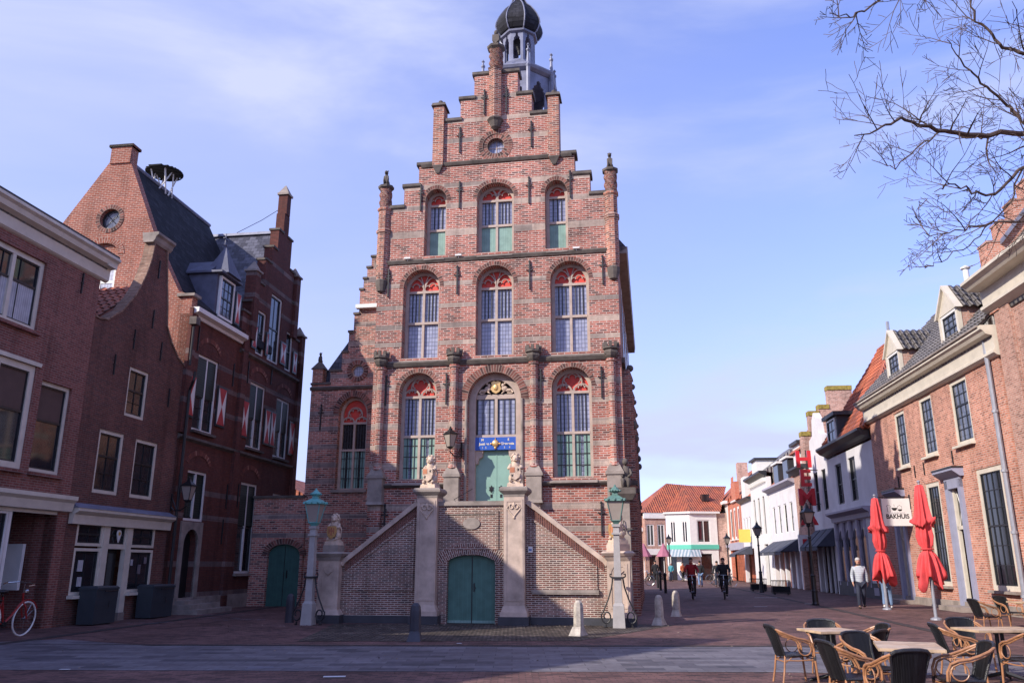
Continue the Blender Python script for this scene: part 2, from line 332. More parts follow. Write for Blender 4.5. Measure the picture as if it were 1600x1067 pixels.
M['gold'] = mat('gilding', (.75,.48,.20), .35, metal=.6, var=.1)
M['white'] = mat('white paint', (.72,.70,.68), .5, var=.06)
M['offwhite'] = mat('aged cream paint', (.62,.56,.47), .55, var=.1)
M['plinth'] = mat('black tarred plinth', (.045,.045,.055), .6, var=.2)
M['slate'] = brick('slate roof', (.085,.085,.115), (.13,.13,.17), (.03,.03,.04), bw=.3, bh=.2, ms=.008, dark=(.05,.05,.07), darkp=.3, rough=.45, bump=.6, stain=.2)
M['slatedark'] = brick('old dark roof', (.022,.022,.03), (.035,.035,.045), (.01,.01,.015), bw=.3, bh=.22, ms=.01, dark=(.015,.015,.02), darkp=.3, rough=.8, bump=.6, stain=.3)
M['lead'] = mat('lead sheet', (.20,.21,.29), .5, metal=.15, var=.25, vscale=2.5, bump=.2, bscale=8)
M['copper'] = mat('verdigris copper', (.13,.40,.38), .6, var=.25, vscale=8)
M['black'] = mat('black paint', (.012,.012,.014), .4, var=.1)
M['lampglass'] = mat('frosted lamp glass', (.34,.29,.25), .25, var=.08)
M['dark'] = mat('dark interior', (.008,.008,.009), .9, var=.1)
# ---------------------------------------------------------------- ground
M['paving'] = brick('clinker paving', (.17,.088,.08), (.21,.112,.10), (.09,.06,.055), bw=.2, bh=.1, ms=.010, dark=(.07,.042,.042), darkp=.25, stain=.5, rough=.8, bump=.25)
M['greypave'] = brick('grey slab paving', (.15,.137,.155), (.19,.178,.195), (.08,.073,.083), bw=.6, bh=.3, ms=.008, dark=(.085,.08,.095), darkp=.2, stain=.28, rough=.7, bump=.2)
M['cobble'] = brick('worn cobbles', (.11,.085,.07), (.22,.18,.15), (.035,.03,.027), bw=.19, bh=.15, ms=.028, dark=(.09,.07,.065), darkp=.35, stain=.55, rough=.75, bump=1.2)
M['curbstone'] = brick('dark gutter bricks', (.06,.046,.046), (.08,.06,.058), (.035,.03,.03), bw=.1, bh=.2, ms=.01, dark=(.07,.06,.06), darkp=.3, stain=.2)
struct(MB().extr([(-400,-80),(400,-80),(400,1500),(-400,1500)], 0, -.3, 'xy').build('ground', M['paving']))
def sheet(name, poly, z, m): return struct(MB().extr(poly, z, z-.003, 'xy', back=False).build(name, m))
sheet('pavement', [(-13,13.0),(-8.6,13.6),(-2,13.4),(4,13.3),(12,12.2),(14,13.4),(9,15.6),(5.6,17.2),(-2.6,17.3),(-7.4,17.5),(-9.9,18.9),(-13,17.0)], .006, M['greypave'])
sheet('cobbled_pavement', [(-4.9,23.6),(-4.6,18.4),(1.4,18.5),(3.0,20.9),(4.4,23.2),(4.0,23.4)], .006, M['cobble'])
sheet('pavement_edge', [(-11.5,17.62),(-7.3,17.72),(5.6,17.45),(9.3,15.75),(9.2,15.6),(5.6,17.25),(-2.6,17.35),(-7.4,17.55)], .008, M['curbstone'])
sheet('gutter', [(11.7,31.5),(11.95,31.5),(10.0,17.6),(9.7,17.6)], .007, M['curbstone'])
sheet('gutter', [(11.95,31.5),(11.7,31.5),(17.0,74.0),(17.3,74.0)], .007, M['curbstone'])
sheet('gutter', [(-11.2,13),(-10.9,13),(-8.9,33.2),(-9.2,33.2)], .008, M['curbstone'])

# ---------------------------------------------------------------- town hall
HA = R(-9.44); HL = (-.614, 27.346, 0)
def hw(x, y, z=0): return (HL[0]+x*cos(HA)-y*sin(HA), HL[1]+x*sin(HA)+y*cos(HA), z)
hall = thing('town_hall', 'tall pink brick town hall with stepped gable, grey stone bands and slate cupola', 'town hall', (HL[0], HL[1], .032), HA, sc=.98)
def arc(cx, zs, a, b, n=14, t0=0, t1=PI): return [(cx+a*cos(t0+(t1-t0)*i/n), zs+b*sin(t0+(t1-t0)*i/n)) for i in range(n+1)]
def archhole(cx, hwid, z0, zs, b): return [(cx-hwid, z0), (cx+hwid, z0)] + arc(cx, zs, hwid, b)
steps = [(4.45,14.68),(3.55,15.53),(2.99,16.4),(2.1,18.2),(1.4,19.1),(.86,20.13)]
half = [(4.45, -.1), (4.45, 14.68), (3.55,14.68),(3.55,15.53),(2.99,15.53),(2.99,16.4),(2.1,16.4),(2.1,18.2),(1.4,18.2),(1.4,19.1),(.86,19.1),(.86,20.13)]
outl = half + [(-x, z) for x, z in reversed(half)]
WIN = [  # cx, half width, z0, spring, rise, transoms, kind
 (-2.29,.35,12.66,14.88,.42,(13.80,14.82),'top1'),(0,.63,12.66,14.9,.48,(13.84,14.86),'top2'),(2.29,.35,12.66,14.88,.42,(13.80,14.82),'top1'),
 (-2.75,.62,8.75,11.45,.62,(10.15,11.36),'mid'),(0,.62,8.75,11.45,.62,(10.15,11.36),'mid'),(2.72,.62,8.75,11.45,.62,(10.15,11.36),'mid'),
 (-2.77,.62,4.40,7.5,.64,(5.96,7.38),'low'),(2.72,.62,4.40,7.5,.64,(5.96,7.38),'low')]
holes = [archhole(w[0], w[1]+.07, w[2], w[3], w[4]+.07) for w in WIN]
holes.append(archhole(0, .95, 3.2, 7.15, .98))
holes.append([(.5*cos(2*PI*i/24), 17.0+.5*sin(2*PI*i/24)) for i in range(24)])
wl = MB().extr(outl, 0, .55, 'xz', holes); wl.build('wall', M['hall'], hall)
for w in WIN:
    MB().ring(w[0], w[3], w[1]+.07, w[4]+.07, .15, -.008, .03, 20).build('window_arch', M['arch'], hall)
MB().ring(0, 17.0, .5, .5, .16, -.012, .25, 30, 0, 2*PI).build('window_arch', M['arch'], hall)
MB().ring(0, 7.15, .95, .98, .26, -.015, .03, 28).build('portal_arch', M['arch'], hall)
# stepped gable copings
for sg in (-1, 1):
    for (xa, xb, z) in ((3.5,4.15,14.68),(2.92,3.62,15.53),(2.02,3.08,16.4),(1.33,2.16,18.2),(.8,1.47,19.1),(.24,.94,20.13)):
        MB().extr([(-.07,z+.11),(.3,z+.17),(.62,z+.11),(.62,z),(.56,z-.04),(-.03,z-.04),(-.07,z)], sg*xa, sg*xb, 'yz').build('coping', M['darkstone'], hall)
# string courses
def course(x0, x1, z, par, y=-.09, h=.15, m='darkstone'):
    return MB().extr([(y,z+h*.45),(y+.02,z+h*.6),(.01,z+h),(.01,z-h*.3),(y*.45,z-h*.3),(y*.7,z)], x0, x1, 'yz').build('string_course', M[m], par)
course(-2.9, 2.9, 16.32, hall, -.1)
course(-4.2, 4.2, 12.42, hall); course(-4.3, 4.3, 8.48, hall, -.12, .17)
for sg in (-1, 1):
    course(min(sg*1.7, sg*3.85), max(sg*1.7, sg*3.85), 4.16, hall, -.16, .12)
    MB().extr([(-.2,4.24),(.38,4.46),(.38,4.2),(-.2,4.2)], sg*2.74-.8, sg*2.74+.8, 'yz').build('window_sill', M['stone'], hall)
for w in WIN[:6]:
    MB().extr([(-.1,w[2]-.16),(.38,w[2]+.0),(.38,w[2]-.2),(-.1,w[2]-.2)], w[0]-w[1]-.04, w[0]+w[1]+.04, 'yz').build('window_sill', M['stone'], hall)
# windows
def gothic(par, w, yf=.36, gl='glass', fr='frame', shut=True):
    cx, h, z0, zs, b, tr, kind = w; H = h+.07; B = b+.07; one = kind == 'top1'
    f = MB(); f.extr(archhole(cx, H, z0, zs, B), yf, yf+.12, 'xz', [archhole(cx, h-.05, z0+.07, zs, b-.05)])
    ztr = tr[1]
    if not one: f.box(cx-.045, cx+.045, yf+.004, yf+.11, z0+.06, ztr)
    for z in tr: f.box(cx-h+.03, cx+h-.03, yf-.006, yf+.115, z-.045, z+.045)
    def A(c, zc, r, t0, t1, th=.034, n=12, ry=None): f.tube([(c+r*cos(t0+(t1-t0)*i/n), yf+.03, zc+(ry or r)*sin(t0+(t1-t0)*i/n)) for i in range(n+1)], th, 5, cap=False)
    def trefoil(c, zc, r):       # cusps inside a sub arch
        for q in (-1, 1):
            A(c+q*r*.52, zc+r*.28, r*.40, PI*.5-q*PI*.9, PI*.5+q*PI*.05, .021, 7)
        A(c, zc+r*.55, r*.40, -.25, PI+.25, .021, 9)
    if one:
        trefoil(cx, ztr+.03, h*.95)
    elif kind in ('mid', 'top2'):
        r = h/2-.01; ry = min(r*1.75, (zs+b-ztr)*.93)
        for q in (-1, 1):
            c = cx+q*(h/2+.005); A(c, ztr+.02, r, 0, PI, .026, 12, ry); trefoil(c, ztr+.05, r*1.05)
            f.tube([(cx+q*(.02), yf+.03, ztr+.1), (cx+q*.03, yf+.03, ztr+.3), (cx+q*.15, yf+.03, zs+b-.05)], .022, 5)
    else:
        r = h/2-.01
        for q in (-1, 1):
            c = cx+q*(h/2+.005); A(c, ztr+.0, r, 0, PI, .026); trefoil(c, ztr+.02, r*.9)
        A(cx, ztr+.36, r*1.15, -.45, PI+.45, .026, 14); trefoil(cx, ztr+.36, r*1.05)
    o = f.build('window', M[fr], par)
    g = MB().extr([(cx-h+.02, z0+.06), (cx+h-.02, z0+.06), (cx+h-.02, ztr-.03), (cx-h+.02, ztr-.03)], yf+.09, yf+.10, 'xz'); g.build('glass', M[gl], o)
    MB().extr(archhole(cx, h+.0, ztr+.02, zs, b), yf+.10, yf+.11, 'xz').build('tracery_panel', M['red'], o)
    bars = MB(); segs = [(cx-h+.05, cx-.05), (cx+.05, cx+h-.05)] if not one else [(cx-h+.05, cx+h-.05)]
    for (a, c) in segs:
        for i in range(1, 4):
            x = a+(c-a)*i/4; bars.box(x-.017, x+.017, yf+.05, yf+.075, tr[0]+.04, ztr-.04)
    if kind == 'low' and shut:
        for (a, c) in segs:
            for i in (1, 2, 3): x = a+(c-a)*i/4; bars.box(x-.01, x+.01, yf+.03, yf+.05, z0+.06, tr[0]-.04)
            for i in (1, 2, 3): z = z0+.07+(tr[0]-z0)*i/4; bars.box(a, c, yf+.032, yf+.052, z-.012, z+.012)
    bars.build('iron_bars', M['iron'], o)
    if shut and kind != 'mid':
        for (a, c) in segs:
            s = MB()
            if kind == 'low':
                d = (c-a)*.36; s.box(a, a+d, yf+.06, yf+.085, z0+.07, tr[0]-.03); s.box(c-d*1.2, c, yf+.06, yf+.085, z0+.07, tr[0]-.03)
            else: s.box(a-.02, c+.02, yf+.05, yf+.08, z0+.06, tr[0]-.04)
            s.build('shutter', M['mint'], o)
    return o
for w in WIN: gothic(hall, w)
# round gable window
oc = MB().extr([(.36*cos(2*PI*i/24), 17+.36*sin(2*PI*i/24)) for i in range(24)], .2, .3, 'xz', [[(.29*cos(2*PI*i/24), 17+.29*sin(2*PI*i/24)) for i in range(24)]]).build('round_window', M['stone'], hall)
MB().extr([(.31*cos(2*PI*i/24), 17+.31*sin(2*PI*i/24)) for i in range(24)], .25, .26).build('glass', M['glass'], oc)
MB().box(-.012,.012,.23,.25,16.7,17.3).box(-.3,.3,.232,.248,16.99,17.01).build('glazing_bars', M['frame'], oc)
MB().ring(0, 17, .33, .33, .17, .02, .2, 30, 0, 2*PI).build('window_arch', M['arch'], hall)
# portal
H = .95
po = MB().extr([(-.95,3.2),(-.72,3.2),(-.72,7.14)]+[(x, z) for x, z in reversed(arc(0,7.14,.72,.76))][1:-1]+[(.72,7.14),(.72,3.2),(.95,3.2)]+arc(0,7.15,.95,.98), .3, .6, 'xz')
po.box(-.72,.72,.4,.52,7.24,7.40).box(-.05,.05,.4,.5,5.95,7.3).box(-.72,.72,.38,.5,5.85,5.96).build('portal_frame', M['frame'], hall)
MB().extr([(-.72,5.42),(-.72,4.95),(-.62,4.95),(-.6,5.12),(-.47,5.2),(-.45,5.42)], .36, .5).build('portal_corbel', M['cream'], hall)
MB().extr([(.72,5.42),(.72,4.95),(.62,4.95),(.6,5.12),(.47,5.2),(.45,5.42)], .36, .5).build('portal_corbel', M['cream'], hall)
g = MB().box(-.7,.7,.47,.49,5.95,7.25); g.build('portal_glass', M['glass'], hall)
b = MB()
for q in (-1, 1):
    for i in (1, 2): x = q*(.05+.65*i/3); b.box(x-.014,x+.014,.43,.455,5.96,7.24)
    b.box(q*.68-.014,q*.68+.014,.43,.455,5.96,7.24); b.box(q*.07-.014,q*.07+.014,.43,.455,5.96,7.24)
b.build('iron_bars', M['iron'], hall)
dr = MB().box(-.71,-.01,.5,.56,3.2,5.42).box(.01,.71,.5,.56,3.2,5.42).box(-.02,.02,.49,.5,3.2,5.42).build('portal_door', M['door'], hall)
kn = MB()
for q in (-1, 1):
    kn.extr([(q*.17+.1*(1 if i % 2 else .6)*cos(PI*i/6), 4.1+.12*(1 if i % 2 else .6)*sin(PI*i/6)) for i in range(12)], .475, .499)
    kn.extr([(q*.17+.05*(1 if i % 2 else .6)*cos(PI*i/4), 3.86+.08*(1 if i % 2 else .6)*sin(PI*i/4)) for i in range(8)], .475, .499)
    kn.tube([(q*.17+.03*cos(t*PI/5), .46, 4.02+.05*sin(t*PI/5)) for t in range(10)], .009, 5, closed=True)
kn.build('door_knocker', M['black'], dr)
MB().box(-.72,-.7,.48,.5,3.2,5.4).build('door_edge', M['door'], dr)
# name panel above the door
sg_ = MB().box(-.72,.72,.3,.38,5.42,5.86).build('name_panel', M['blue'], hall)
M['letter'] = mat('cream lettering', (.75,.66,.50), .5, var=.03)
text('lettering', 'Justi en', .115, M['letter'], sg_, (-.40,.297,5.63), font_sx=1.05, bold=.003)
text('lettering', 'Clementia', .115, M['letter'], sg_, (.42,.297,5.63), font_sx=1.0, bold=.003)
text('lettering', 'M', .11, M['letter'], sg_, (-.46,.297,5.77), bold=.003); text('lettering', 'E', .11, M['letter'], sg_, (.46,.297,5.77), bold=.003)
for ch, x in (('1',-.46),('5',-.34),('3',.32),('4',.5)): text('lettering', ch, .10, M['letter'], sg_, (x,.297,5.50))
MB().ball((0,.28,5.64), (.12,.06,.13), 14, 9).tube([(0,.28,5.84),(0,.28,5.44)], [.015,.03], 8).ball((.15,.28,5.63),.035).ball((-.15,.28,5.63),.035).ball((0,.28,5.49),(.05,.04,.04)).build('gilt_boss', M['gold'], sg_, smooth=True)
# carved crest in the portal arch
cr_ = MB().extr([(-.17,7.83),(-.08,7.87),(0,7.85),(.08,7.87),(.17,7.83),(.15,7.7),(.19,7.58),(.12,7.48),(0,7.42),(-.12,7.48),(-.19,7.58),(-.15,7.7)], .33, .42); cr_.ball((0,.34,7.64),(.09,.05,.13)); cr_.build('carved_crest', M['gold'], hall)
MB().extr(archhole(0,.71,7.41,7.41,.47),.46,.47).build('crest_backing', M['dark'], hall)
for q in (-1, 1):
    s = MB()
    s.ball((q*.30,.38,7.60),(.12,.06,.10)); s.ball((q*.44,.39,7.54),(.16,.05,.06)); s.ball((q*.25,.36,7.72),(.06,.05,.07)); s.tube([(q*.5,.39,7.56),(q*.62,.39,7.47),(q*.56,.39,7.43),(q*.4,.39,7.45)],[.04,.03,.03,.02],6)
    s.tube([(q*.3,.37,7.5),(q*.2,.36,7.42)],[.03,.02],6); s.ball((q*.33,.36,7.79),(.04,.04,.05))
    s.build('carved_supporter', M['lionstone'], hall, smooth=True)
# portal reveal: stone quoins
for q in (-1, 1):
    MB().tube([(q*.99,-.02,3.2),(q*.99,-.02,7.15)], .05, 8).build('portal_shaft', M['stone'], hall)
# engaged columns with capitals and pedestals
for i, x in enumerate((-4.12,-1.42,1.42,4.12)):
    MB().lathe([(.15,4.72),(.2,4.76),(.16,4.84),(.145,4.9),(.145,8.3),(.19,8.34),(.19,8.4),(.14,8.45)], x, -.08, 12, PI/12).build('column', M['hall'], hall)
    MB().extr([(-.2,.0),(.05,.0),(.05,4.4),(-.2,4.4)], x-.2, x+.2, 'yz').build('buttress', M['hall'], hall)
    MB().frus(x,-.12,3.55,3.65,.30,.22,.27,.18).box(x-.26,x+.26,-.30,.02,3.65,4.45).frus(x,-.14,4.45,4.55,.31,.2,.30,.2).frus(x,-.12,4.55,4.78,.29,.18,.17,.1).build('column_base', M['stone'], hall)
    k = MB().lathe([(.13,8.42),(.2,8.5),(.25,8.62),(.22,8.7),(.29,8.74),(.29,8.82)], x, -.14, 8, PI/8)
    for j in range(8):
        a = 2*PI*j/8; k.box(x+.24*cos(a)-.05, x+.24*cos(a)+.05, -.14+.24*sin(a)-.05, -.14+.24*sin(a)+.05, 8.8, 8.98)
    for q in (-1,0,1): k.ball((x+q*.17,-.33+abs(q)*.08,8.62),(.06,.06,.09),8,5)
    k.build('capital', M['darkstone'], hall)
# corner turrets with animal figures
def beast(par, x, y, z, s=1, m='darkstone', name='finial_figure'):
    b_ = MB(); b_.box(x-.09*s,x+.09*s,y-.09*s,y+.09*s,z,z+.08*s)
    b_.ball((x,y,z+.30*s),(.10*s,.12*s,.24*s)); b_.ball((x,y-.04*s,z+.58*s),(.075*s,.1*s,.1*s)); b_.ball((x,y-.12*s,z+.55*s),(.045*s,.07*s,.05*s))
    for q in (-1, 1): b_.tube([(x+q*.07*s,y-.05*s,z+.42*s),(x+q*.07*s,y-.12*s,z+.2*s),(x+q*.06*s,y-.1*s,z+.06*s)],[.04*s,.035*s,.03*s],6); b_.ball((x+q*.07*s,y+.02*s,z+.14*s),(.06*s,.1*s,.09*s)); b_.ball((x+q*.06*s,y,z+.67*s),(.02*s,.02*s,.035*s))
    return b_.build(name, M[m], par, smooth=True)
for q in (-1, 1):
    t_ = MB().lathe([(.06,11.35),(.16,11.5),(.2,11.75),(.25,12.0),(.25,13.62),(.30,13.68),(.30,13.78),(.24,13.84),(.24,14.55),(.29,14.6),(.29,14.68),(.22,14.7)], q*4.3, .05, 8, 0).build('corner_turret', M['hallplain'], hall)
    tw = MB(); n = 12                       # twisted brick shaft
    V = [(.225,14.7+.85*i/16,.12,i*1.05) for i in range(17)]
    tw.lathe(V, q*4.3, .05, 36, 0, star=4); tw.build('twisted_shaft', M['arch'], t_)
    MB().lathe([(.22,15.48),(.30,15.54),(.31,15.62),(.2,15.68)], q*4.3, .05, 8).build('turret_cap', M['darkstone'], t_)
    beast(t_, q*4.3, .05, 15.66, .95)
    MB().lathe([(.05,11.3),(.15,11.35),(.22,11.6),(.24,11.75),(.18,11.8)], q*4.3, .0, 10).build('turret_corbel', M['darkstone'], t_)
    # square pinnacle piers of the gable
    pz_ = MB().box(q*2.24-.21,q*2.24+.21,-.12,.45,16.25,18.85).build('gable_pinnacle', M['hallplain'], hall)
    MB().frus(q*2.24,.16,18.85,18.98,.29,.36,.25,.32).frus(q*2.24,.16,18.98,19.06,.25,.3,.1,.12).ball((q*2.24,.16,19.15),.1).build('pinnacle_cap', M['darkstone'], pz_)
    MB().frus(q*2.24,-.02,16.0,16.3,.06,.04,.21,.13).build('pinnacle_corbel', M['darkstone'], pz_)
cs = MB().lathe([(.24,17.95),(.27,18.3),(.27,20.2),(.33,20.26),(.27,20.3)], 0, -.06, 6, 0).build('gable_shaft', M['hallplain'], hall)
MB().lathe([(.05,17.62),(.16,17.7),(.25,17.92),(.32,18.0),(.28,18.06)], 0, -.1, 10).build('shaft_corbel', M['darkstone'], cs)
MB().lathe([(.26,20.28+.86*i/16,.12,i*1.05) for i in range(17)], 0, -.0, 36, star=4).build('twisted_shaft', M['arch'], cs)
MB().lathe([(.25,21.1),(.36,21.2),(.37,21.28),(.2,21.34)], 0, 0, 8).build('turret_cap', M['darkstone'], cs)
sh = MB().box(-.12,.12,-.1,.1,21.3,21.4).ball((0,0,21.62),(.15,.11,.26)).ball((0,-.02,21.95),(.09,.1,.12)).extr([(-.13,21.8),(.13,21.8),(.14,21.55),(0,21.4),(-.14,21.55)],-.15,-.1).build('finial_figure', M['darkstone'], cs)
# wall anchors
def anchor():
    a = MB().box(-.022,.022,-.07,-.03,0,1.02)
    a.box(-.1,.1,-.068,-.04,.70,.735).box(-.07,.07,-.068,-.04,.80,.83).ball((0,-.05,1.05),(.045,.03,.05),8,5).ball((-.1,-.05,.72),.03,6,4).ball((.1,-.05,.72),.03,6,4).ball((0,-.05,.0),.03,6,4).tube([(0,-.05,.9),(.06,-.06,.92),(.05,-.06,.84)],.014,4)
    return a.build('wall_anchor', M['iron'], hall)
a0 = anchor(); AL = [(-4.02,11.12),(-1.4,11.1),(1.29,11.13),(3.92,11.16),(-2.88,14.5),(-1.37,14.5),(1.28,14.48),(2.82,14.6),(-1.4,16.8),(1.38,16.8),(-.45,18.35),(.42,18.35),(-3.94,7.05),(-1.72,7.03),(1.66,7.06),(3.76,7.08),(3.63,2.5),(-3.8,2.5)]
a0.location = (AL[0][0], 0, AL[0][1])
for x, z in AL[1:]: link_copy(a0, hall, (x, 0, z))
# floodlights on the string course
for x, z in ((-3.3,12.6),(-1.35,12.6),(3.0,12.6)): MB().box(x-.12,x+.12,-.16,-.06,z-.06,z+.0).tube([(x,-.1,z-.05),(x,-.08,z-.12)],.015,5).build('floodlight', M['white'], hall)
# body behind the facade
MB().box(3.95,4.45,.55,15.0,-.1,12.5).build('side_wall', M['hallplain'], hall)
MB().box(-4.45,-3.95,.55,15.0,-.1,12.5).build('side_wall', M['hallplain'], hall)
MB().box(-4.45,4.45,14.5,15.0,-.1,12.5).build('rear_wall', M['hallplain'], hall)
MB().box(1.0,4.45,15.0,26,-.1,8.6).build('rear_wing', M['hallplain'], hall)
MB().extr([(15.0,8.6),(26.2,8.6),(26.2,8.75),(20.5,12.5),(15.0,12.5)], .9, 4.1, 'yz').build('rear_wing_roof', M['slate'], hall)
MB().extr([(4.42,12.5),(4.78,12.5),(4.82,12.75),(4.42,12.75)], .5, 15.2).build('eaves_gutter', M['stone'], hall)
MB().extr([(-4.42,12.5),(-4.78,12.5),(-4.82,12.75),(-4.42,12.75)], .5, 15.2).build('eaves_gutter', M['stone'], hall)
rf = MB().extr([(-4.8,12.7),(0,18.9),(4.8,12.7),(4.4,12.5),(-4.4,12.5)], .5, 15.2).build('roof', M['slate'], hall)
# side buttresses with carved pinnacles (seen edge-on past the corner)
for i, y in enumerate((1.2,4.4,7.6,10.8,14.0)):
    p_ = MB().box(4.4,4.78,y-.22,y+.22,-.1,7.9).frus(4.6,y,7.9,8.3,.22,.24,.1,.1).build('side_buttress', M['hallplain'], hall)
    MB().box(4.4,4.84,y-.26,y+.26,4.2,4.36).ball((4.72,y,8.35),.13,8,6).ball((4.8,y,6.3),(.12,.14,.16),8,6).build('buttress_carving', M['darkstone'], p_)
MB().box(4.44,4.56,.5,15,8.4,8.6).build('string_course', M['darkstone'], hall)
MB().box(4.44,4.56,.5,15,4.1,4.25).build('string_course', M['darkstone'], hall)
for y in (2.8,6.0,9.2,12.4):
    for z in (4.6,8.9):
        o = MB().extr([(y-.6,z),(y+.6,z),(y+.6,z+2.4)]+[(y+.6*cos(t*PI/8),z+2.4+.6*sin(t*PI/8)) for t in range(1,8)]+[(y-.6,z+2.4)], 4.452, 4.49, 'yz').build('side_window', M['frame'], hall)
        MB().box(4.47,4.496,y-.5,y-.04,z+.1,z+2.6).box(4.47,4.496,y+.04,y+.5,z+.1,z+2.6).build('glass', M['darkglass'], o)
# corner pilaster with ledge, iron neck ring and seated figure
kp = MB().box(4.1,4.56,-.28,.35,-.1,3.6).build('corner_pilaster', M['stone'], hall)
MB().frus(4.36,-.1,3.6,3.8,.3,.3,.42,.42).box(3.94,4.78,-.5,.3,3.8,4.0).build('pilaster_ledge', M['darkstone'], kp)
nr = MB().tube([(4.5+.17*cos(t*PI/8), -.45+.1*sin(t*PI/8), 2.66+.03*sin(t*PI/8)) for t in range(16)], .018, 6, closed=True).tube([(4.36,-.28,2.95),(4.36,-.33,2.95),(4.34,-.38,2.7)], .014, 6).build('neck_ring', M['iron'], kp)
st = MB().ball((4.45,-.12,4.2),(.2,.22,.22)).ball((4.47,-.1,4.5),(.16,.15,.26)).ball((4.47,-.16,4.86),(.1,.11,.12)).tube([(4.36,-.2,4.3),(4.38,-.36,4.22),(4.38,-.38,4.02)],[.08,.07,.05],8).tube([(4.54,-.2,4.3),(4.56,-.36,4.22),(4.56,-.38,4.02)],[.08,.07,.05],8).tube([(4.6,-.12,4.62),(4.66,-.2,4.45),(4.56,-.33,4.36)],[.05,.045,.04],8).tube([(4.34,-.12,4.62),(4.28,-.2,4.45),(4.38,-.33,4.36)],[.05,.045,.04],8).build('seated_figure', M['darkstone'], kp, smooth=True)
# ---- cupola
TX, TY = 0., 5.9; CZ = -.3
def octa(r0, z0, r1, z1, mb=None, n=8):
    mb = mb or MB(); return mb.lathe([(r0,z0),(r1,z1)], TX, TY, n, 0)
def stage(name, r, z0, z1, par, spring, mtl='lead', opens=True, b=.12):
    """octagonal stage, each face an open arched frame"""
    s = MB(); ap = r*cos(PI/8); hwid = r*sin(PI/8)
    for k in range(8):
        a = PI/2 + k*PI/4; nx, ny = cos(a), sin(a); tx, ty = -sin(a), cos(a)
        outer = [(-hwid,z0),(hwid,z0),(hwid,z1),(-hwid,z1)]; w = hwid*.58; zz = z1-.35*(z1-z0)
        hole = [(-w,z0+b),(w,z0+b),(w,zz)]+[(w*.75,zz+.06),(w*.8,zz+.16),(w*.45,zz+.22),(w*.3,zz+.3),(w*.32,zz+.42),(0,zz+.5),(-w*.32,zz+.42),(-w*.3,zz+.3),(-w*.45,zz+.22),(-w*.8,zz+.16),(-w*.75,zz+.06)]+[(-w,zz)]
        t = MB().extr(outer, 0, .08, 'xz', [hole])
        V = [(TX+nx*(ap-p[1])+tx*p[0], TY+ny*(ap-p[1])+ty*p[0], p[2]) for p in t.v]
        s.add(V, t.f)
    return s.build(name, M[mtl], par)
cup = MB().lathe([(1.62,16.8),(1.62,20.6),(1.66,20.65)], TX, TY, 8, 0).build('cupola', M['lead'], hall)
stage('cupola_lower_stage', 1.62, 20.6, 23.2, cup, 22.6)
MB().lathe([(1.0,20.6),(1.0,20.7)], TX, TY, 8).build('cupola_floor', M['lead'], cup)
MB().lathe([(1.66,23.15),(1.8,23.25),(1.86,23.36),(1.84,23.44),(1.3,23.75),(.84,24.2),(.8,24.25)], TX, TY, 8, 0).build('cupola_skirt', M['lead'], cup)
stage('cupola_lantern', .78, 24.2, 25.9, cup, 25.7)
dome = [(.80,25.85),(.96,25.95),(1.08,26.15),(1.14,26.38),(1.11,26.6),(.98,26.92),(.82,27.2),(.66,27.45),(.46,27.66),(.34,27.88),(.26,28.2),(.19,28.6),(.14,29.0)]
MB().lathe(dome, TX, TY, 8, 0).build('onion_dome', M['slatedark'], cup)
rb = MB()
for k in range(8):
    a = 2*PI*(k+.5)/8; rb.tube([(TX+r*1.01*cos(a), TY+r*1.01*sin(a), z) for r, z in dome], .035, 5)
rb.build('dome_ribs', M['lead'], cup)
MB().lathe([(.72,25.72),(.9,25.78),(.92,25.86),(.8,25.92)], TX, TY, 8, 0).build('lantern_cornice', M['lead'], cup)
MB().lathe([(.12,29.0),(.2,29.1),(.2,29.2),(.08,29.4),(.04,31.0)], TX, TY, 8).ball((TX,TY,29.15),.2).build('spire', M['lead'], cup)
MB().lathe([(.05,25.0),(.09,25.2),(.22,25.5),(.27,25.7),(.28,25.75)][::-1], TX, TY, 12).build('bell', M['iron'], cup)
for k in range(8):
    a = 2*PI*(k+.5)/8; x, y = TX+1.74*cos(a), TY+1.74*sin(a)
    MB().lathe([(.1,21.0),(.1,23.2),(.14,23.3),(.09,23.5),(.06,24.0),(.1,24.07),(.1,24.13),(.04,24.19),(.04,24.3),(.08,24.35),(.02,24.45)], x, y, 6).build('cupola_pinnacle', M['lead'], cup)
# ---- left wing, set back
wy = 4.52
wing_o = [(-4.4,-.1),(-8.77,-.1),(-8.77,8.95),(-7.95,8.95),(-7.95,9.5),(-7.47,9.5),(-7.47,10.3),(-7.22,10.3),(-7.22,11.2),(-7.02,11.2),(-7.02,12.0),(-6.82,12.0),(-6.82,13.1),(-6.68,13.1),(-6.68,13.6),(-6.54,13.6),(-6.54,14.1),(-6.36,14.1),(-6.36,14.6),(-6.0,14.6),(-6.0,15.1),(-5.4,15.1),(-5.4,15.6),(-4.4,15.6)]
WW = (-6.85,.56,4.52,7.65,.66,(6.15,7.28),'low')
M['wing'] = brick('wing brick', (.40,.14,.105), (.52,.21,.16), (.50,.40,.35), bw=.26, bh=.082, ms=.014, dark=(.12,.06,.055), darkp=.35, bands=HB, bandc=(.27,.215,.20), stain=.3)
MB().extr(wing_o, wy, wy+.5, 'xz', [archhole(WW[0],WW[1]+.07,WW[2],WW[3],WW[4]+.07), [(-6.75+.27*cos(2*PI*i/20), 9.48+.27*sin(2*PI*i/20)) for i in range(20)]]).build('wing_wall', M['wing'], hall)
gothic(hall, WW, wy+.25, 'darkglass')
MB().ring(WW[0], WW[3], WW[1]+.07, WW[4]+.07, .24, wy-.025, wy+.03, 20).build('window_arch', M['arch'], hall)
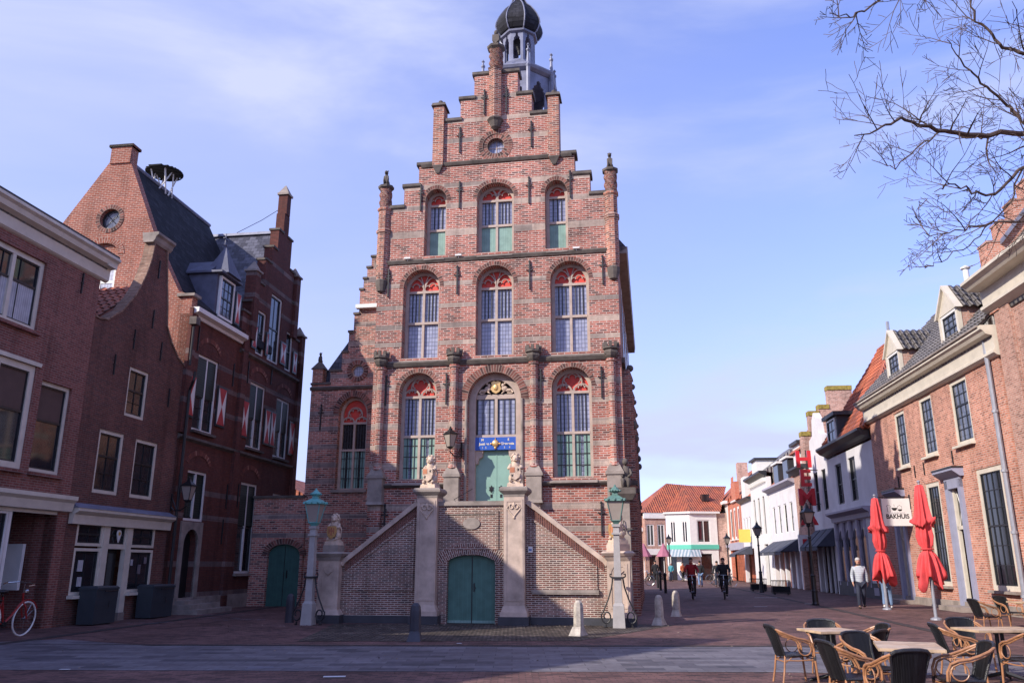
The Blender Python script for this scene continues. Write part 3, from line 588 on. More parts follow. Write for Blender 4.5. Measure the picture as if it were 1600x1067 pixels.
MB().ring(-6.75, 9.48, .27, .27, .2, wy-.03, wy+.1, 24, 0, 2*PI).build('window_arch', M['arch'], hall)
o = MB().extr([(-6.75+.28*cos(2*PI*i/20), 9.48+.28*sin(2*PI*i/20)) for i in range(20)], wy+.1, wy+.2, 'xz', [[(-6.75+.22*cos(2*PI*i/20), 9.48+.22*sin(2*PI*i/20)) for i in range(20)]]).build('round_window', M['frame'], hall)
MB().extr([(-6.75+.24*cos(2*PI*i/20), 9.48+.24*sin(2*PI*i/20)) for i in range(20)], wy+.15, wy+.16).build('glass', M['glass'], o)
for (xa, xb, z) in ((-8.8,-7.9,8.95),(-7.98,-7.42,9.5),(-7.5,-7.18,10.3),(-7.26,-6.98,11.2),(-7.06,-6.78,12.0),(-6.86,-6.64,13.1),(-6.72,-6.5,13.6),(-6.58,-6.32,14.1),(-6.4,-5.96,14.6),(-6.05,-5.35,15.1)):
    MB().box(xa,xb,wy-.06,wy+.56,z-.02,z+.07).build('coping', M['darkstone'], hall)
course(-8.8,-4.5,8.72,hall,-.1,.14).location.y = wy
MB().box(-7.6,-6.1,wy-.1,wy+.2,4.4,4.52).build('window_sill', M['stone'], hall)
wt = MB().box(-8.75,-8.3,wy-.02,wy+.42,9.0,9.62).build('wing_turret', M['hallplain'], hall)
MB().frus(-8.52,wy+.2,9.62,9.95,.3,.28,.08,.08).build('turret_cap', M['darkstone'], wt); beast(wt, -8.52, wy+.2, 9.9, .72)
a1 = link_copy(a0, hall, (-8.25, wy, 7.0))
MB().box(-8.77,-8.3,wy+.5,wy+10,-.1,8.8).build('wing_side_wall', M['wing'], hall)
MB().extr([(-8.9,8.8),(-4.4,15.2),(-4.4,8.8)], wy+.5, wy+10).build('wing_roof', M['slate'], hall)
MB().box(-6.9,-5.6,wy-.25,wy-.0,12.2,12.36).build('dormer_eaves', M['white'], hall)
# low yard wall with the arched green gate
gate_x = (-10.1, -8.72)
MB().extr([(-10.85,-.1),(-8.6,-.1),(-8.6,4.2),(-10.85,4.2)], wy-.16, wy+.3, 'xz', [[(-10.1,-.05),(-8.72,-.05)]+arc(-9.41,1.95,.69,.42)]).build('yard_wall', M['wing'], hall)
MB().box(-10.9,-8.65,wy-.24,wy+.36,4.2,4.3).build('coping', M['darkstone'], hall)
MB().ring(-9.41,1.95,.69,.42,.22,wy-.19,wy+.0,16).build('gate_arch', M['arch'], hall)
M['gate'] = stripes('teal gate boards', (.05,.14,.12), (.04,.11,.095), .14, 0, .5, .07)
gt = MB().extr([(-10.1,-.05),(-8.72,-.05)]+arc(-9.41,1.95,.69,.42), wy-.02, wy+.06).build('yard_gate', M['gate'], hall)
MB().box(-9.42,-9.40,wy-.035,wy-.02,0,2.3).box(-9.3,-9.26,wy-.06,wy-.02,1.05,1.35).build('gate_handle', M['black'], gt)
# wall lantern beside the door
def wall_lantern(name, label, loc, rz, s=1, side=-1):
    t = thing(name, label, 'wall lamp', loc, rz, sc=s)
    L = MB().frus(0,-.55,-.30,.12,.085,.085,.16,.16); L.build('lantern_glass', M['lampglass'], t)
    f = MB()
    for a in (-1,1):
        for b in (-1,1): f.tube([(a*.085,-.55+b*.085,-.3),(a*.165,-.55+b*.165,.12)], .012, 4)
    f.frus(0,-.55,.12,.16,.19,.19,.19,.19).frus(0,-.55,.16,.28,.17,.17,.06,.06).frus(0,-.55,.28,.36,.06,.06,.03,.03).ball((0,-.55,.39),.035,8,5).frus(0,-.55,-.38,-.3,.03,.03,.1,.1)
    f.build('lantern_frame', M['black'], t)
    b = MB().tube([(0,0,-.5),(0,-.12,-.62),(0,-.35,-.62),(0,-.55,-.48),(0,-.55,-.36)], .022, 6).tube([(0,0,-.2),(0,-.06,-.3),(0,-.2,-.58)], .014, 5).box(-.03,.03,-.03,0,-.65,-.1).ball((0,-.55,-.8),.025,6,4).tube([(0,-.55,-.5),(0,-.55,-.78)],.01,4)
    b.build('bracket', M['black'], t); return t
p = hw(-1.12*.98, -.05*.98, 5.75*.98+.03)
wall_lantern('wall_lantern', 'black wall lantern on an iron bracket left of the mint green door', p, HA+R(-35), .95)
# ---------------------------------------------------------------- double staircase in front of the hall
PX, PY = .10, -3.86
pl = hw(PX, PY)
M['soldier'] = mat('soldier bricks', (.20,.085,.068), .9, var=.3, vscale=12)
per = thing('entrance_staircase', 'double flight brick staircase with tall cream pillars below the green portal', 'staircase', pl, HA)
D = 3.6      # depth back to the facade
bt = (-.69,.69); dtop = arc(0,1.52,.69,.27,12)
dh = [(-.69,-.02),(.69,-.02),(.69,1.54),(.67,1.68),(.6,1.76),(.48,1.80),(0,1.84),(-.48,1.80),(-.6,1.76),(-.67,1.68),(-.69,1.54)]
MB().extr([(-1.3,-.05),(1.3,-.05),(1.3,3.2),(-1.3,3.2)], .0, .4, 'xz', [dh]).build('landing_wall', M['perron'], per)
MB().extr([(-1.3,3.2),(1.3,3.2),(1.3,3.32),(-1.3,3.32)], -.06, .46, 'xz').build('landing_coping', M['stone'], per)
# relieving arch over the cellar door and the raised frame with the oval stone
MB().ring(0, .45, 1.41, 1.41, .30, -.02, .0, 34, R(53), R(127)).build('door_arch', M['perron'], per)
MB().extr([(-.78,1.98),(.78,1.98),(.78,3.06),(-.78,3.06)], -.035, 0, 'xz', [[(-.68,2.06),(.68,2.06),(.68,2.96),(-.68,2.96)]]).build('brick_frame', M['perron'], per)
MB().extr([(.25*cos(2*PI*i/28), 2.7+.16*sin(2*PI*i/28)) for i in range(28)], -.03, 0).build('oval_stone', M['stone'], per)
cd = MB().extr([(x*.995, z) for x, z in dh], .18, .25).build('cellar_door', M['green'], per)
MB().box(-.012,.012,.165,.18,0,1.8).box(-.68,-.02,.16,.18,.0,.07).box(.02,.68,.16,.18,0,.07).box(.05,.08,.14,.18,.85,1.08).box(.1,.115,.14,.18,.93,.97).build('door_fittings', M['black'], cd)
MB().box(-.69,-.015,.155,.178,.02,.09).box(.015,.69,.155,.178,.02,.09).build('weather_bar', M['mint'], cd)
for q in (-1, 1):
    X = lambda a, b: (min(q*a, q*b), max(q*a, q*b))
    # flight wall
    fl = [(q*1.2,-.05),(q*4.1,-.05),(q*4.1,1.35),(q*3.75,1.62),(q*1.55,3.22),(q*1.2,3.22)]
    wall = MB().extr(fl, .05, .38, 'xz'); wall.build('flight_wall', M['perron'], per)
    # soldier course following the slope
    s = MB(); n = 34
    for i in range(n):
        x0 = 1.6+(3.72-1.6)*i/n; x1 = x0+.045; z = lambda x: 3.18-(x-1.6)*(3.18-1.64)/2.12
        s.add([(q*x0,.03,z(x0)-.26),(q*x1,.03,z(x1)-.26),(q*x1,.03,z(x1)),(q*x0,.03,z(x0)),(q*x0,.06,z(x0)-.26),(q*x1,.06,z(x1)-.26),(q*x1,.06,z(x1)),(q*x0,.06,z(x0))],[(0,1,2,3),(0,4,5,1),(1,5,6,2),(0,3,7,4)])
    s.build('soldier_course', M['soldier'], per)
    fr_ = [(q*1.72,.93),(q*3.45,.93),(q*3.45,1.5),(q*1.72,2.78)]
    fo = [(q*1.66,.87),(q*3.51,.87),(q*3.51,1.53),(q*1.66,2.9)]
    MB().extr(fo, .015, .05, 'xz', [fr_]).build('brick_frame', M['perron'], per)
    # sloping hand rail coping with a scroll at the foot
    cp = MB().extr([(q*1.45,3.26),(q*1.52,3.35),(q*1.66,3.32),(q*3.78,1.71),(q*3.86,1.6),(q*3.74,1.54),(q*3.68,1.63),(q*1.6,3.21)], -.05, .46, 'xz')
    cp.tube([(q*(3.86+.1*cos(t)*(1-t/14)), -.06, 1.60+.1*sin(t)*(1-t/14)) for t in [i*.5 for i in range(22)]], .03, 5); cp.tube([(q*(1.52+.1*cos(t)*(1-t/14)), -.06, 3.34+.09*sin(t)*(1-t/14)) for t in [i*.5 for i in range(22)]], .03, 5)
    cp.build('handrail_coping', M['cream'], per)
    # tall pillar
    c = q*1.255
    p_ = MB().box(c-.29,c+.29,-.22,.42,.50,3.42).frus(c,.1,.22,.34,.38,.40,.38,.40).frus(c,.1,.34,.50,.36,.38,.29,.32).build('pillar', M['cream'], per)
    MB().frus(c,.1,3.42,3.5,.3,.33,.31,.34).frus(c,.1,3.5,3.58,.33,.36,.40,.43).box(c-.40,c+.40,-.33,.53,3.58,3.64).frus(c,.1,3.64,3.69,.40,.43,.36,.39).build('pillar_cap', M['stone'], p_)
    MB().extr([(c-.25,.62),(c+.25,.62),(c+.25,3.34),(c-.25,3.34)],-.235,-.22,'xz',[[(c-.2,.68),(c+.2,.68),(c+.2,3.28),(c-.2,3.28)]]).build('pillar_panel', M['cream'], p_)
    o = MB()
    for a in (-1, 1):
        o.tube([(c+a*(.02+.075*(1-t/11)*(1-cos(t))), -.235, 3.14+.09*(1-t/12)*sin(t)) for t in [i*.5 for i in range(16)]], .018, 5); o.tube([(c+a*.14,-.235,3.2),(c+a*.2,-.235,3.1),(c+a*.1,-.235,2.98),(c,-.235,2.86)], .018, 5)
    o.ball((c,-.235,3.2),(.04,.03,.07),8,5).ball((c,-.235,2.85),(.035,.03,.045),8,5).build('pillar_ornament', M['lionstone'], p_)
    MB().box(c-.42,c+.42,-.36,.5,-.05,.22).build('pillar_plinth', M['plinth'], p_)
    # newel pedestal at the foot of the flight
    c = q*4.1
    n_ = MB().frus(c,.12,.22,.36,.42,.44,.33,.36).box(c-.31,c+.31,-.20,.44,.36,1.68).build('newel_pedestal', M['cream'], per)
    MB().frus(c,.12,1.68,1.76,.31,.33,.36,.38).box(c-.36,c+.36,-.26,.5,1.76,1.80).frus(c,.12,1.80,1.88,.4,.42,.46,.48).frus(c,.12,1.88,1.93,.46,.48,.4,.42).build('pedestal_cap', M['stone'] if q < 0 else M['cream'], n_)
    MB().extr([(c-.24,.45),(c+.24,.45),(c+.24,1.6),(c-.24,1.6)],-.215,-.20,'xz',[[(c-.19,.5),(c+.19,.5),(c+.19,1.4),(c+.12,1.52),(c-.12,1.52),(c-.19,1.4)]]).tube([(c-.14,-.21,1.42),(c,-.22,1.3),(c+.14,-.21,1.42)],.016,5).build('pedestal_panel', M['cream'], n_)
    MB().box(c-.44,c+.44,-.34,.5,-.05,.22).build('pedestal_plinth', M['plinth'], n_)
    MB().box(*X(1.2,4.2),.0,.4,-.05,.20).build('wall_plinth', M['plinth'], per)
    # the steps behind the flight wall
    for i in range(18):
        x0 = 3.6-i*.125; h = 3.2*(i+1)/18
        MB().box(*X(x0-.125,x0),.38,D,-.05,h*.98).build('step', M['stone'], per)
    MB().box(*X(3.3,4.3),.4,D,-.05,.12).build('step', M['stone'], per)
MB().box(-1.3,1.3,.4,D+.2,-.05,3.2).build('landing', M['stone'], per)
rl = MB().box(1.72,3.55,-.06,.05,.84,.92).box(1.72,3.55,-.05,.03,.8,.84).build('stone_ledge', M['stone'], per)
MB().box(1.62,1.74,-.01,.05,1.9,2.06).build('notice', M['white'], per)
M['noticeblue'] = mat('blue notice', (.05,.14,.35), .5); MB().box(1.64,1.72,-.015,-.01,1.95,2.0).build('notice', M['noticeblue'], per)
for q in (-1, 1): MB().tube([(q*.62,.9,3.3),(q*.9,1.6,3.5),(q*.55,2.6,3.9)], .012, 4).build('handrail', M['iron'], per) if q < 0 else None
# heraldic lions
def lion(name, label, loc, rz, s=1, shield='a', base_h=.14):
    t = thing(name, label, 'lion statue', loc, rz, 'heraldic lions on the staircase', s)
    b = MB().frus(0,0,0,.12,.24,.22,.22,.20).frus(0,0,.12,.22,.2,.18,.13,.13).build('base', M['lionstone'], t)
    B = MB()
    B.ball((0,.03,.42),(.15,.15,.24)).ball((0,.0,.62),(.14,.13,.16)).ball((0,-.01,.84),(.105,.115,.12)).ball((0,-.10,.80),(.065,.07,.055)).ball((0,.05,.78),(.14,.12,.17))
    B.ball((0,-.165,.825),(.025,.02,.018),6,4)
    for q in (-1, 1):
        B.ball((q*.12,.02,.28),(.09,.14,.12)).tube([(q*.13,-.02,.26),(q*.15,-.14,.2),(q*.13,-.2,.2)],[.06,.045,.05],8)
        B.tube([(q*.13,0,.66),(q*.19,-.08,.55),(q*.14,-.17,.56)],[.06,.05,.045],8).ball((q*.075,.0,.95),(.03,.02,.035),6,5).ball((q*.045,-.105,.87),(.018,.015,.015),6,4)
    B.tube([(0,.16,.25),(.12,.2,.3),(.15,.18,.5),(.08,.16,.6)],[.03,.025,.025,.045],6)
    for k in range(11):
        a = R(-30)+R(240)*k/10; B.ball((.125*cos(a), .0+.04*(k % 2), .86+.12*sin(a)), (.035,.05,.04), 6, 5)
    for q in (-1, 1):
        for k in range(3): B.ball((q*(.10+.012*k), -.19, .555-.0*k+.012*k), (.014,.03,.014), 6, 4)
        for k in range(4): B.ball((q*(.09+.02*k), -.235, .17), (.014,.03,.016), 6, 4)
        B.ball((q*.03,-.145,.775),(.03,.025,.02),6,4)
    B.build('body', M['lionstone'], t, smooth=True)
    out = [(-.15,.58),(-.08,.6),(0,.585),(.08,.6),(.15,.58),(.165,.40),(.12,.27),(0,.20),(-.12,.27),(-.165,.40)]
    sh_ = MB().extr(out, -.235, -.19).build('shield', M[{'a':'lionstone','g':'gold'}[shield]], t)
    if shield == 'a':
        MB().extr([(-.14,.565),(-.01,.565),(-.01,.42),(-.145,.42)], -.242, -.235).build('shield_quarter', M['rust'], sh_)
        q_ = MB()
        for (cx, cz) in ((-.08,.33),(.09,.5)): q_.extr([(cx+.05*(1 if i % 2 else .35)*cos(PI*i/5), cz+.06*(1 if i % 2 else .35)*sin(PI*i/5)) for i in range(10)], -.243, -.235)
        q_.build('shield_charge', M['iron'], sh_)
    else:
        MB().box(-.09,.09,-.243,-.235,.42,.47).box(-.03,.03,-.2435,-.235,.30,.55).box(-.10,-.06,-.243,-.235,.36,.54).box(.06,.10,-.243,-.235,.36,.54).build('shield_charge', M['rust'], sh_)
    return t
M['rust'] = mat('faded red paint', (.50,.19,.10), .7, var=.2, vscale=12)
def pw(x, y, z): 
    a = HA; return (pl[0]+x*cos(a)-y*sin(a), pl[1]+x*sin(a)+y*cos(a), z)
lion('lion_statue', 'cream stone lion with quartered shield on the tall pillar left of the portal', pw(-1.255,.08,3.69), HA+R(-8), .98)
lion('lion_statue', 'cream stone lion with quartered shield on the tall pillar right of the portal', pw(1.255,.08,3.69), HA+R(5), .98)
for q, lb in ((-1,'golden shield lion on the low pedestal at the left foot of the stairs'),(1,'golden shield lion half hidden by the right street lamp at the stair foot')):
    l_ = lion('lion_statue', lb, pw(q*4.1,.1,2.12), HA+R(-20*q-25), .9, 'g')
    MB().box(-.26,.26,-.24,.24,-.22,.0).build('plinth_block', M['stone'] if q < 0 else M['cream'], l_)

# ---------------------------------------------------------------- street lamps
def big_lamp(label, loc, rz, top='copper', post='greypost', scroll=True):
    t = thing('street_lamp', label, 'street lamp', loc, rz, 'two square stone lamps before the town hall')
    MB().frus(0,0,0,.55,.16,.16,.14,.14).frus(0,0,.55,.62,.14,.14,.10,.10).frus(0,0,.62,2.35,.10,.10,.078,.078).frus(0,0,2.35,2.40,.12,.12,.12,.12).frus(0,0,2.40,2.55,.085,.085,.075,.075).frus(0,0,2.55,2.62,.11,.11,.11,.11).build('post', M[post], t)
    MB().frus(0,0,2.72,3.22,.11,.11,.21,.21).build('lantern_glass', M['lampglass'], t)
    f = MB()
    for a in (-1,1):
        for b in (-1,1): f.tube([(a*.115,b*.115,2.7),(a*.215,b*.215,3.22)], .014, 4)
    for z, r in ((2.71,.12),(3.22,.22)): f.tube([(-r,-r,z),(r,-r,z),(r,r,z),(-r,r,z)], .014, 4, closed=True)
    f.frus(0,0,2.62,2.71,.06,.06,.12,.12).build('lantern_frame', M[top] if scroll else M['black'], t)
    r = MB().frus(0,0,3.22,3.27,.27,.27,.25,.25).frus(0,0,3.27,3.38,.25,.25,.09,.09).frus(0,0,3.38,3.46,.08,.08,.07,.07).lathe([(.12,3.46),(.15,3.5),(.1,3.56),(.03,3.62)],0,0,8).ball((0,0,3.64),.03,6,4)
    for a in range(12):
        an = 2*PI*a/12; r.ball((.26*max(-1,min(1,1.35*cos(an))), .26*max(-1,min(1,1.35*sin(an))), 3.26),(.04,.04,.035),6,4); r.ball((.15*cos(an),.15*sin(an),3.5),.025,5,4)
    r.build('lantern_roof', M[top], t)
    s = MB().box(-.15,.15,-.14,.14,1.22,1.27)
    for q in (-1, 1):
        s.tube([(q*.15,0,1.25),(q*.2,0,1.28),(q*.2,0,1.34),(q*.15,0,1.34)], .02, 5)
        P = [(q*.13,0,1.24),(q*.17,0,1.0),(q*.26,0,.72),(q*.36,0,.5),(q*.42,0,.36)] + [(q*(.32+.14*(1-k/26)*cos(.3-k*.5)), 0, .28+.2*(1-k/22)*sin(.3-k*.5)) for k in range(16)]
        s.tube(P, .022, 6); s.tube([(q*.33,0,.09),(q*.36,0,.0)], .022, 5); s.ball((q*.35,0,.02),(.05,.05,.02),6,4)
    s.build('iron_scrolls', M['iron'], t); return t
M['greypost'] = mat('pale grey painted post', (.37,.345,.335), .6, var=.12, vscale=5)
big_lamp('grey post lamp with verdigris roof standing at the left foot of the stairs', (-5.55,23.3,0), HA, 'copper')
M['copper2'] = mat('dull verdigris copper', (.11,.22,.19), .6, var=.3, vscale=8)
big_lamp('grey post lamp with dull green roof in front of the right pedestal', (2.78,22.2,0), HA, 'copper2')
def street_lamp(label, loc, s=1):
    t = thing('street_lamp', label, 'street lamp', loc, 0, 'black lamps along the shopping street', s)
    MB().lathe([(.14,0),(.15,.05),(.12,.12),(.11,.5),(.13,.54),(.1,.6),(.09,1.1),(.11,1.14),(.06,1.2),(.05,2.6),(.08,2.64),(.045,2.7),(.04,3.05),(.1,3.12),(.03,3.2)],0,0,10).build('post', M['black'], t)
    MB().frus(0,0,3.22,3.62,.1,.1,.2,.2).build('lantern_glass', M['lampglass'], t)
    f = MB()
    for a in (-1,1):
        for b in (-1,1): f.tube([(a*.105,b*.105,3.2),(a*.21,b*.21,3.62)], .014, 4)
    f.frus(0,0,3.14,3.22,.04,.04,.11,.11).frus(0,0,3.62,3.66,.24,.24,.24,.24).frus(0,0,3.66,3.86,.21,.21,.05,.05).frus(0,0,3.86,3.98,.07,.07,.03,.03).ball((0,0,4.02),.03,6,4)
    f.build('lantern_frame', M['black'], t); return t
street_lamp('tall black lamp in front of the red letters, nearest of the street row', (12.2,34.2,0), 1.0)
street_lamp('black lamp beside the metal bin on the pavement by the white shops', (14.5,49.2,0), 1.0)
street_lamp('black lamp in front of the orange shop front further down the street', (17.0,66,0), .98)
street_lamp('small far black lamp in front of the bare side wall of the corner shop', (15.4,82,0), 1.1)
street_lamp('far black lamp in front of the white corner shop awning', (12.2,86,0), 1.0)
street_lamp('far black lamp at the left edge of the street beside parked bicycles', (4.9*3.2,104,0), 1.0)
# ---------------------------------------------------------------- bollards
def bollard(label, loc, rz=0, m='stonepost', foot=True):
    t = thing('bollard', label, 'bollard', loc, rz, 'stone bollards round the town hall')
    MB().lathe([(.13,0),(.125,.3),(.12,.62),(.1,.72),(.05,.78)],0,0,8,PI/8).build('post', M[m], t)
    if foot: MB().frus(0,-.03,0,.2,.15,.22,.1,.09).build('foot', M[m], t)
    return t
M['stonepost'] = mat('weathered stone post', (.46,.41,.35), .85, var=.35, vscale=6, bump=.3)
M['darkpost'] = mat('dark iron post', (.045,.045,.06), .6, var=.2)
bollard('pale stone bollard with splayed foot on the cobbles, right of the green cellar door', (1.55,19.9,0), R(-30))
bollard('dark bollard on the cobbles in front of the left pillar', (-2.1,18.6,0), 0, 'darkpost', True)
bollard('pale stone bollard with splayed foot right of the right lamp, beside the street', (4.0,23.2,0), R(-30))
bollard('pale stone bollard behind, furthest right by the dark hall corner', (5.2,27.0,0), R(-20))
bollard('dark bollard in the shade left of the left lamp', (-6.3,24.2,0), 0, 'darkpost', False)
# ---------------------------------------------------------------- houses: common pieces
M['sashdark'] = mat('dark sash paint', (.02,.022,.025), .4, var=.1)
M['pane'] = mat('window pane', (.018,.02,.026), .06, var=.2, spec=1.0)
M['paneblue'] = leaded('old panes', (.06,.07,.10), (.05,.05,.05), .3, .4, .08, (.14,.15,.19))
M['blind'] = mat('brown blind', (.10,.06,.05), .8)
M['curtain'] = stripes('net curtain', (.5,.5,.52), (.38,.38,.42), .07, 0, .8)
M['greyshut'] = stripes('dark green louvres', (.022,.036,.03), (.012,.02,.018), .09, 1, .5)
M['tileorange'] = tiles('orange pantiles', (.56,.15,.065), (.36,.09,.05), .26, .34, dirtp=.55)
M['tilegrey'] = tiles('grey glazed pantiles', (.21,.19,.18), (.12,.11,.11), .27, .34, rough=.45, dirtp=.3, bump=1)
M['tilered'] = tiles('weathered red pantiles', (.58,.18,.10), (.38,.105,.06), .26, .34, dirtp=.5)
def sash(par, x0, x1, z0, z1, y=.10, fw=.08, cols=2, rt=1, rb=1, split=.5, fr='white', gl='pane', bar='sashdark', sill=True, bt=.016, sillm='stone', d=.10, curtain=0, blind=0, name='window', mull=False):
    f = MB().extr([(x0,z0),(x1,z0),(x1,z1),(x0,z1)], y, y+d, 'xz', [[(x0+fw,z0+fw),(x1-fw,z0+fw),(x1-fw,z1-fw),(x0+fw,z1-fw)]])
    if mull: f.box((x0+x1)/2-fw*.45, (x0+x1)/2+fw*.45, y+.004, y+d-.01, z0+fw*.9, z1-fw*.9)
    o = f.build(name, M[fr], par)
    a, b, c, e = x0+fw, x1-fw, z0+fw, z1-fw; zm = c+(e-c)*split
    MB().box(a-.01, b+.01, y+d-.03, y+d-.02, c-.01, e+.01).build('glass', M[gl], o)
    g = MB(); yy = y+d-.055
    for (p, q, r, s) in ((a,b,c,c+.04),(a,b,e-.04,e),(a,b,zm-.03,zm+.03)): g.box(p, q, yy-.01, yy+.02, r, s)
    g.box(a, a+.035, yy-.012, yy+.022, c, e).box(b-.035, b, yy-.012, yy+.022, c, e)
    for k in range(1, cols): x = a+(b-a)*k/cols; g.box(x-bt/2, x+bt/2, yy, yy+.018, c, e)
    for k in range(1, rb): z = c+(zm-c)*k/rb; g.box(a, b, yy+.002, yy+.016, z-bt/2, z+bt/2)
    for k in range(1, rt): z = zm+(e-zm)*k/rt; g.box(a, b, yy+.002, yy+.016, z-bt/2, z+bt/2)
    g.build('glazing_bars', M[bar], o)
    if curtain: MB().box(a, b, y+d-.034, y+d-.032, c, c+(e-c)*curtain).build('curtain', M['curtain'], o)
    if blind: MB().box(a, b, y+d-.034, y+d-.032, e-(e-c)*blind, e).build('blind', M['blind'], o)
    if sill: MB().box(x0-.05, x1+.05, y-.19, y+.02, z0-.09, z0-.005).build('sill', M[sillm], o)
    return o
def rect(x0, x1, z0, z1): return [(x0,z0),(x1,z0),(x1,z1),(x0,z1)]
def tie(par, x, z, h=.75, m='iron', y=0, name='wall_anchor'): return MB().box(x-.018,x+.018,y-.045,y-.006,z,z+h).box(x-.05,x+.05,y-.04,y-.008,z+h*.5-.02,z+h*.5+.02).build(name, M[m], par)
def pipe(par, x, z0, z1, y=-.1, r=.05, m='iron', jog=None, name='downpipe'):
    P = [(x,y,z1),(x,y,z0)] if not jog else [(x+jog,y-.25,z1+.35),(x+jog,y-.22,z1+.05),(x,y,z1-.25),(x,y,z0)]
    o = MB().tube(P, r, 8)
    for z in [z0+.4+i*1.9 for i in range(int((z1-z0)/1.9))]: o.lathe([(r*1.35,z),(r*1.35,z+.08)], x, y, 8)
    return o.build(name, M[m], par)
def spr(o):  # corrected in frames
    return o
# ---------------------------------------------------------------- left row (local x runs up the street, local y into the house)
LA = R(82); LO = (-11.9, 23.0)
def lw(x, y=0, z=0): return (LO[0]+x*cos(LA)-y*sin(LA), LO[1]+x*sin(LA)+y*cos(LA), z)
def corn(x0, x1, z, par, prof, m='offwhite', name='cornice'):
    return MB().extr([(p[0], z+p[1]) for p in prof], x0, x1, 'yz').build(name, M[m], par)
CORN = [(-.42,.30),(-.42,.22),(-.34,.16),(-.30,.04),(-.12,-.02),(-.10,-.34),(-.05,-.38),(.0,-.40),(.0,.30)]
M['b1'] = brick('house brick dark red', (.21,.068,.053), (.27,.095,.075), (.26,.17,.15), bw=.21, bh=.062, ms=.011, dark=(.16,.06,.05), darkp=.2, stain=.15)
M['b2'] = brick('old brown brick', (.14,.050,.040), (.185,.07,.055), (.16,.11,.095), bw=.2, bh=.056, ms=.009, dark=(.11,.05,.045), darkp=.3, stain=.35)
M['b3'] = brick('museum brick', (.13,.04,.032), (.16,.053,.043), (.07,.043,.038), bw=.2, bh=.06, ms=.008, dark=(.12,.045,.04), darkp=.25, stain=.2,
    bands=[(z-.09, z+.09) for z in (.55,1.55,3.1,4.0,7.0,7.95,8.7,11.0,12.2,13.2,14.2)], bandc=(.16,.115,.11))
M['b3g'] = brick('orange gable brick', (.27,.075,.048), (.36,.11,.07), (.42,.29,.24), bw=.22, bh=.075, ms=.012, dark=(.24,.08,.06), darkp=.25, stain=.22)
M['b3arch'] = brick('blind arch brick', (.25,.075,.055), (.40,.20,.15), (.12,.07,.06), bw=.3, bh=.07, ms=.008, dark=(.14,.05,.04), darkp=.4, offset=0)
# house 1: corner shop house at the far left
h1 = thing('brick_house', 'dark red brick house with wide cream cornice at the far left', 'house', lw(0), LA)
ops = [(-4.95,-2.86,7.36,9.26),(-4.0,-2.65,3.86,6.50),(-2.38,-1.2,3.86,6.22),(-7.4,-5.6,3.86,6.5),(-7.6,-5.9,7.36,9.26)]
MB().extr([(-9.7,3.0),(-.68,3.0),(-.68,9.7),(-9.7,9.7)], 0, .35, 'xz', [rect(*o) for o in ops]).build('wall', M['b1'], h1)
sash(h1, *ops[0], y=.08, cols=3, rt=1, split=.62, fw=.13, curtain=.6, mull=True, sillm='b1', fr='offwhite')
sash(h1, *ops[1], y=.04, fw=.17, cols=1, split=.55, blind=.45, fr='offwhite', curtain=0, sillm='b1')
sash(h1, *ops[2], y=.08, fw=.10, cols=1, split=.58, blind=.42, fr='offwhite', sillm='b1')
sash(h1, *ops[3], y=.08, fw=.10, cols=1, split=.58, blind=.42, fr='offwhite', sillm='b1')
sash(h1, *ops[4], y=.08, fw=.10, cols=2, split=.58, fr='offwhite', sillm='b1')
corn(-9.7, -.45, 9.95, h1, CORN)
MB().extr([(-4.1,6.5),(-2.55,6.5),(-2.52,6.6),(-4.13,6.6)], -.05, .02).build('lintel', M['offwhite'], h1)
corn(-9.7, -.66, 3.15, h1, [(-.25,.2),(-.25,.1),(-.16,.02),(-.12,-.2),(0,-.22),(0,.2)])
MB().box(-.85,-.45,-.32,.4,9.95,10.28).build('cornice_return', M['offwhite'], h1)
MB().box(-9.7,-1.05,.02,.1,2.85,2.95).build('shop_beam', M['offwhite'], h1)
MB().box(-1.05,-.68,0,.35,-.1,3.0).build('corner_pier', M['b1'], h1)
MB().box(-1.05,-.68,.05,1.4,-.1,2.9).build('porch_side', M['b1'], h1)
M['shopgrey'] = mat('grey shop panel', (.17,.15,.17), .7)
MB().box(-9.7,-1.05,1.3,1.4,-.1,3.0).build('shop_back', M['shopgrey'], h1)
MB().box(-2.75,-2.62,.06,.16,-.05,2.9).build('shop_post', M['white'], h1)
sash(h1, -5.2, -2.72, .5, 2.86, y=.06, fw=.07, cols=1, sill=False)
MB().box(-5.2,-2.72,.07,.2,-.1,.5).build('shop_riser', M['b1'], h1)
MB().box(-9.7,-5.2,.07,.3,-.1,3.0).build('side_wall', M['b1'], h1)
MB().box(-2.2,-1.5,1.18,1.3,1.05,2.0).box(-1.4,-1.3,.6,1.1,.95,2.1).build('notice_board', M['white'], h1)
MB().box(-9.7,-.68,1.4,9,-.1,9.7).build('body', M['b1'], h1)
rf = MB().extr([(-.3,10.2),(3.6,12.7),(8.5,10.2),(8.5,9.7),(-.0,9.7)], -9.7, -.62, 'yz').build('roof', M['tilegrey'], h1)
MB().box(-9.7,-.5,-.40,-.26,10.24,10.32).build('gutter', M['sashdark'], h1)
tie(h1, -1.45, 8.9, .6)
M['copbrick'] = brick('worn gable edge bricks', (.30,.17,.12), (.38,.25,.18), (.25,.19,.16), bw=.3, bh=.06, ms=.008, dark=(.2,.11,.08), darkp=.3, stain=.4)
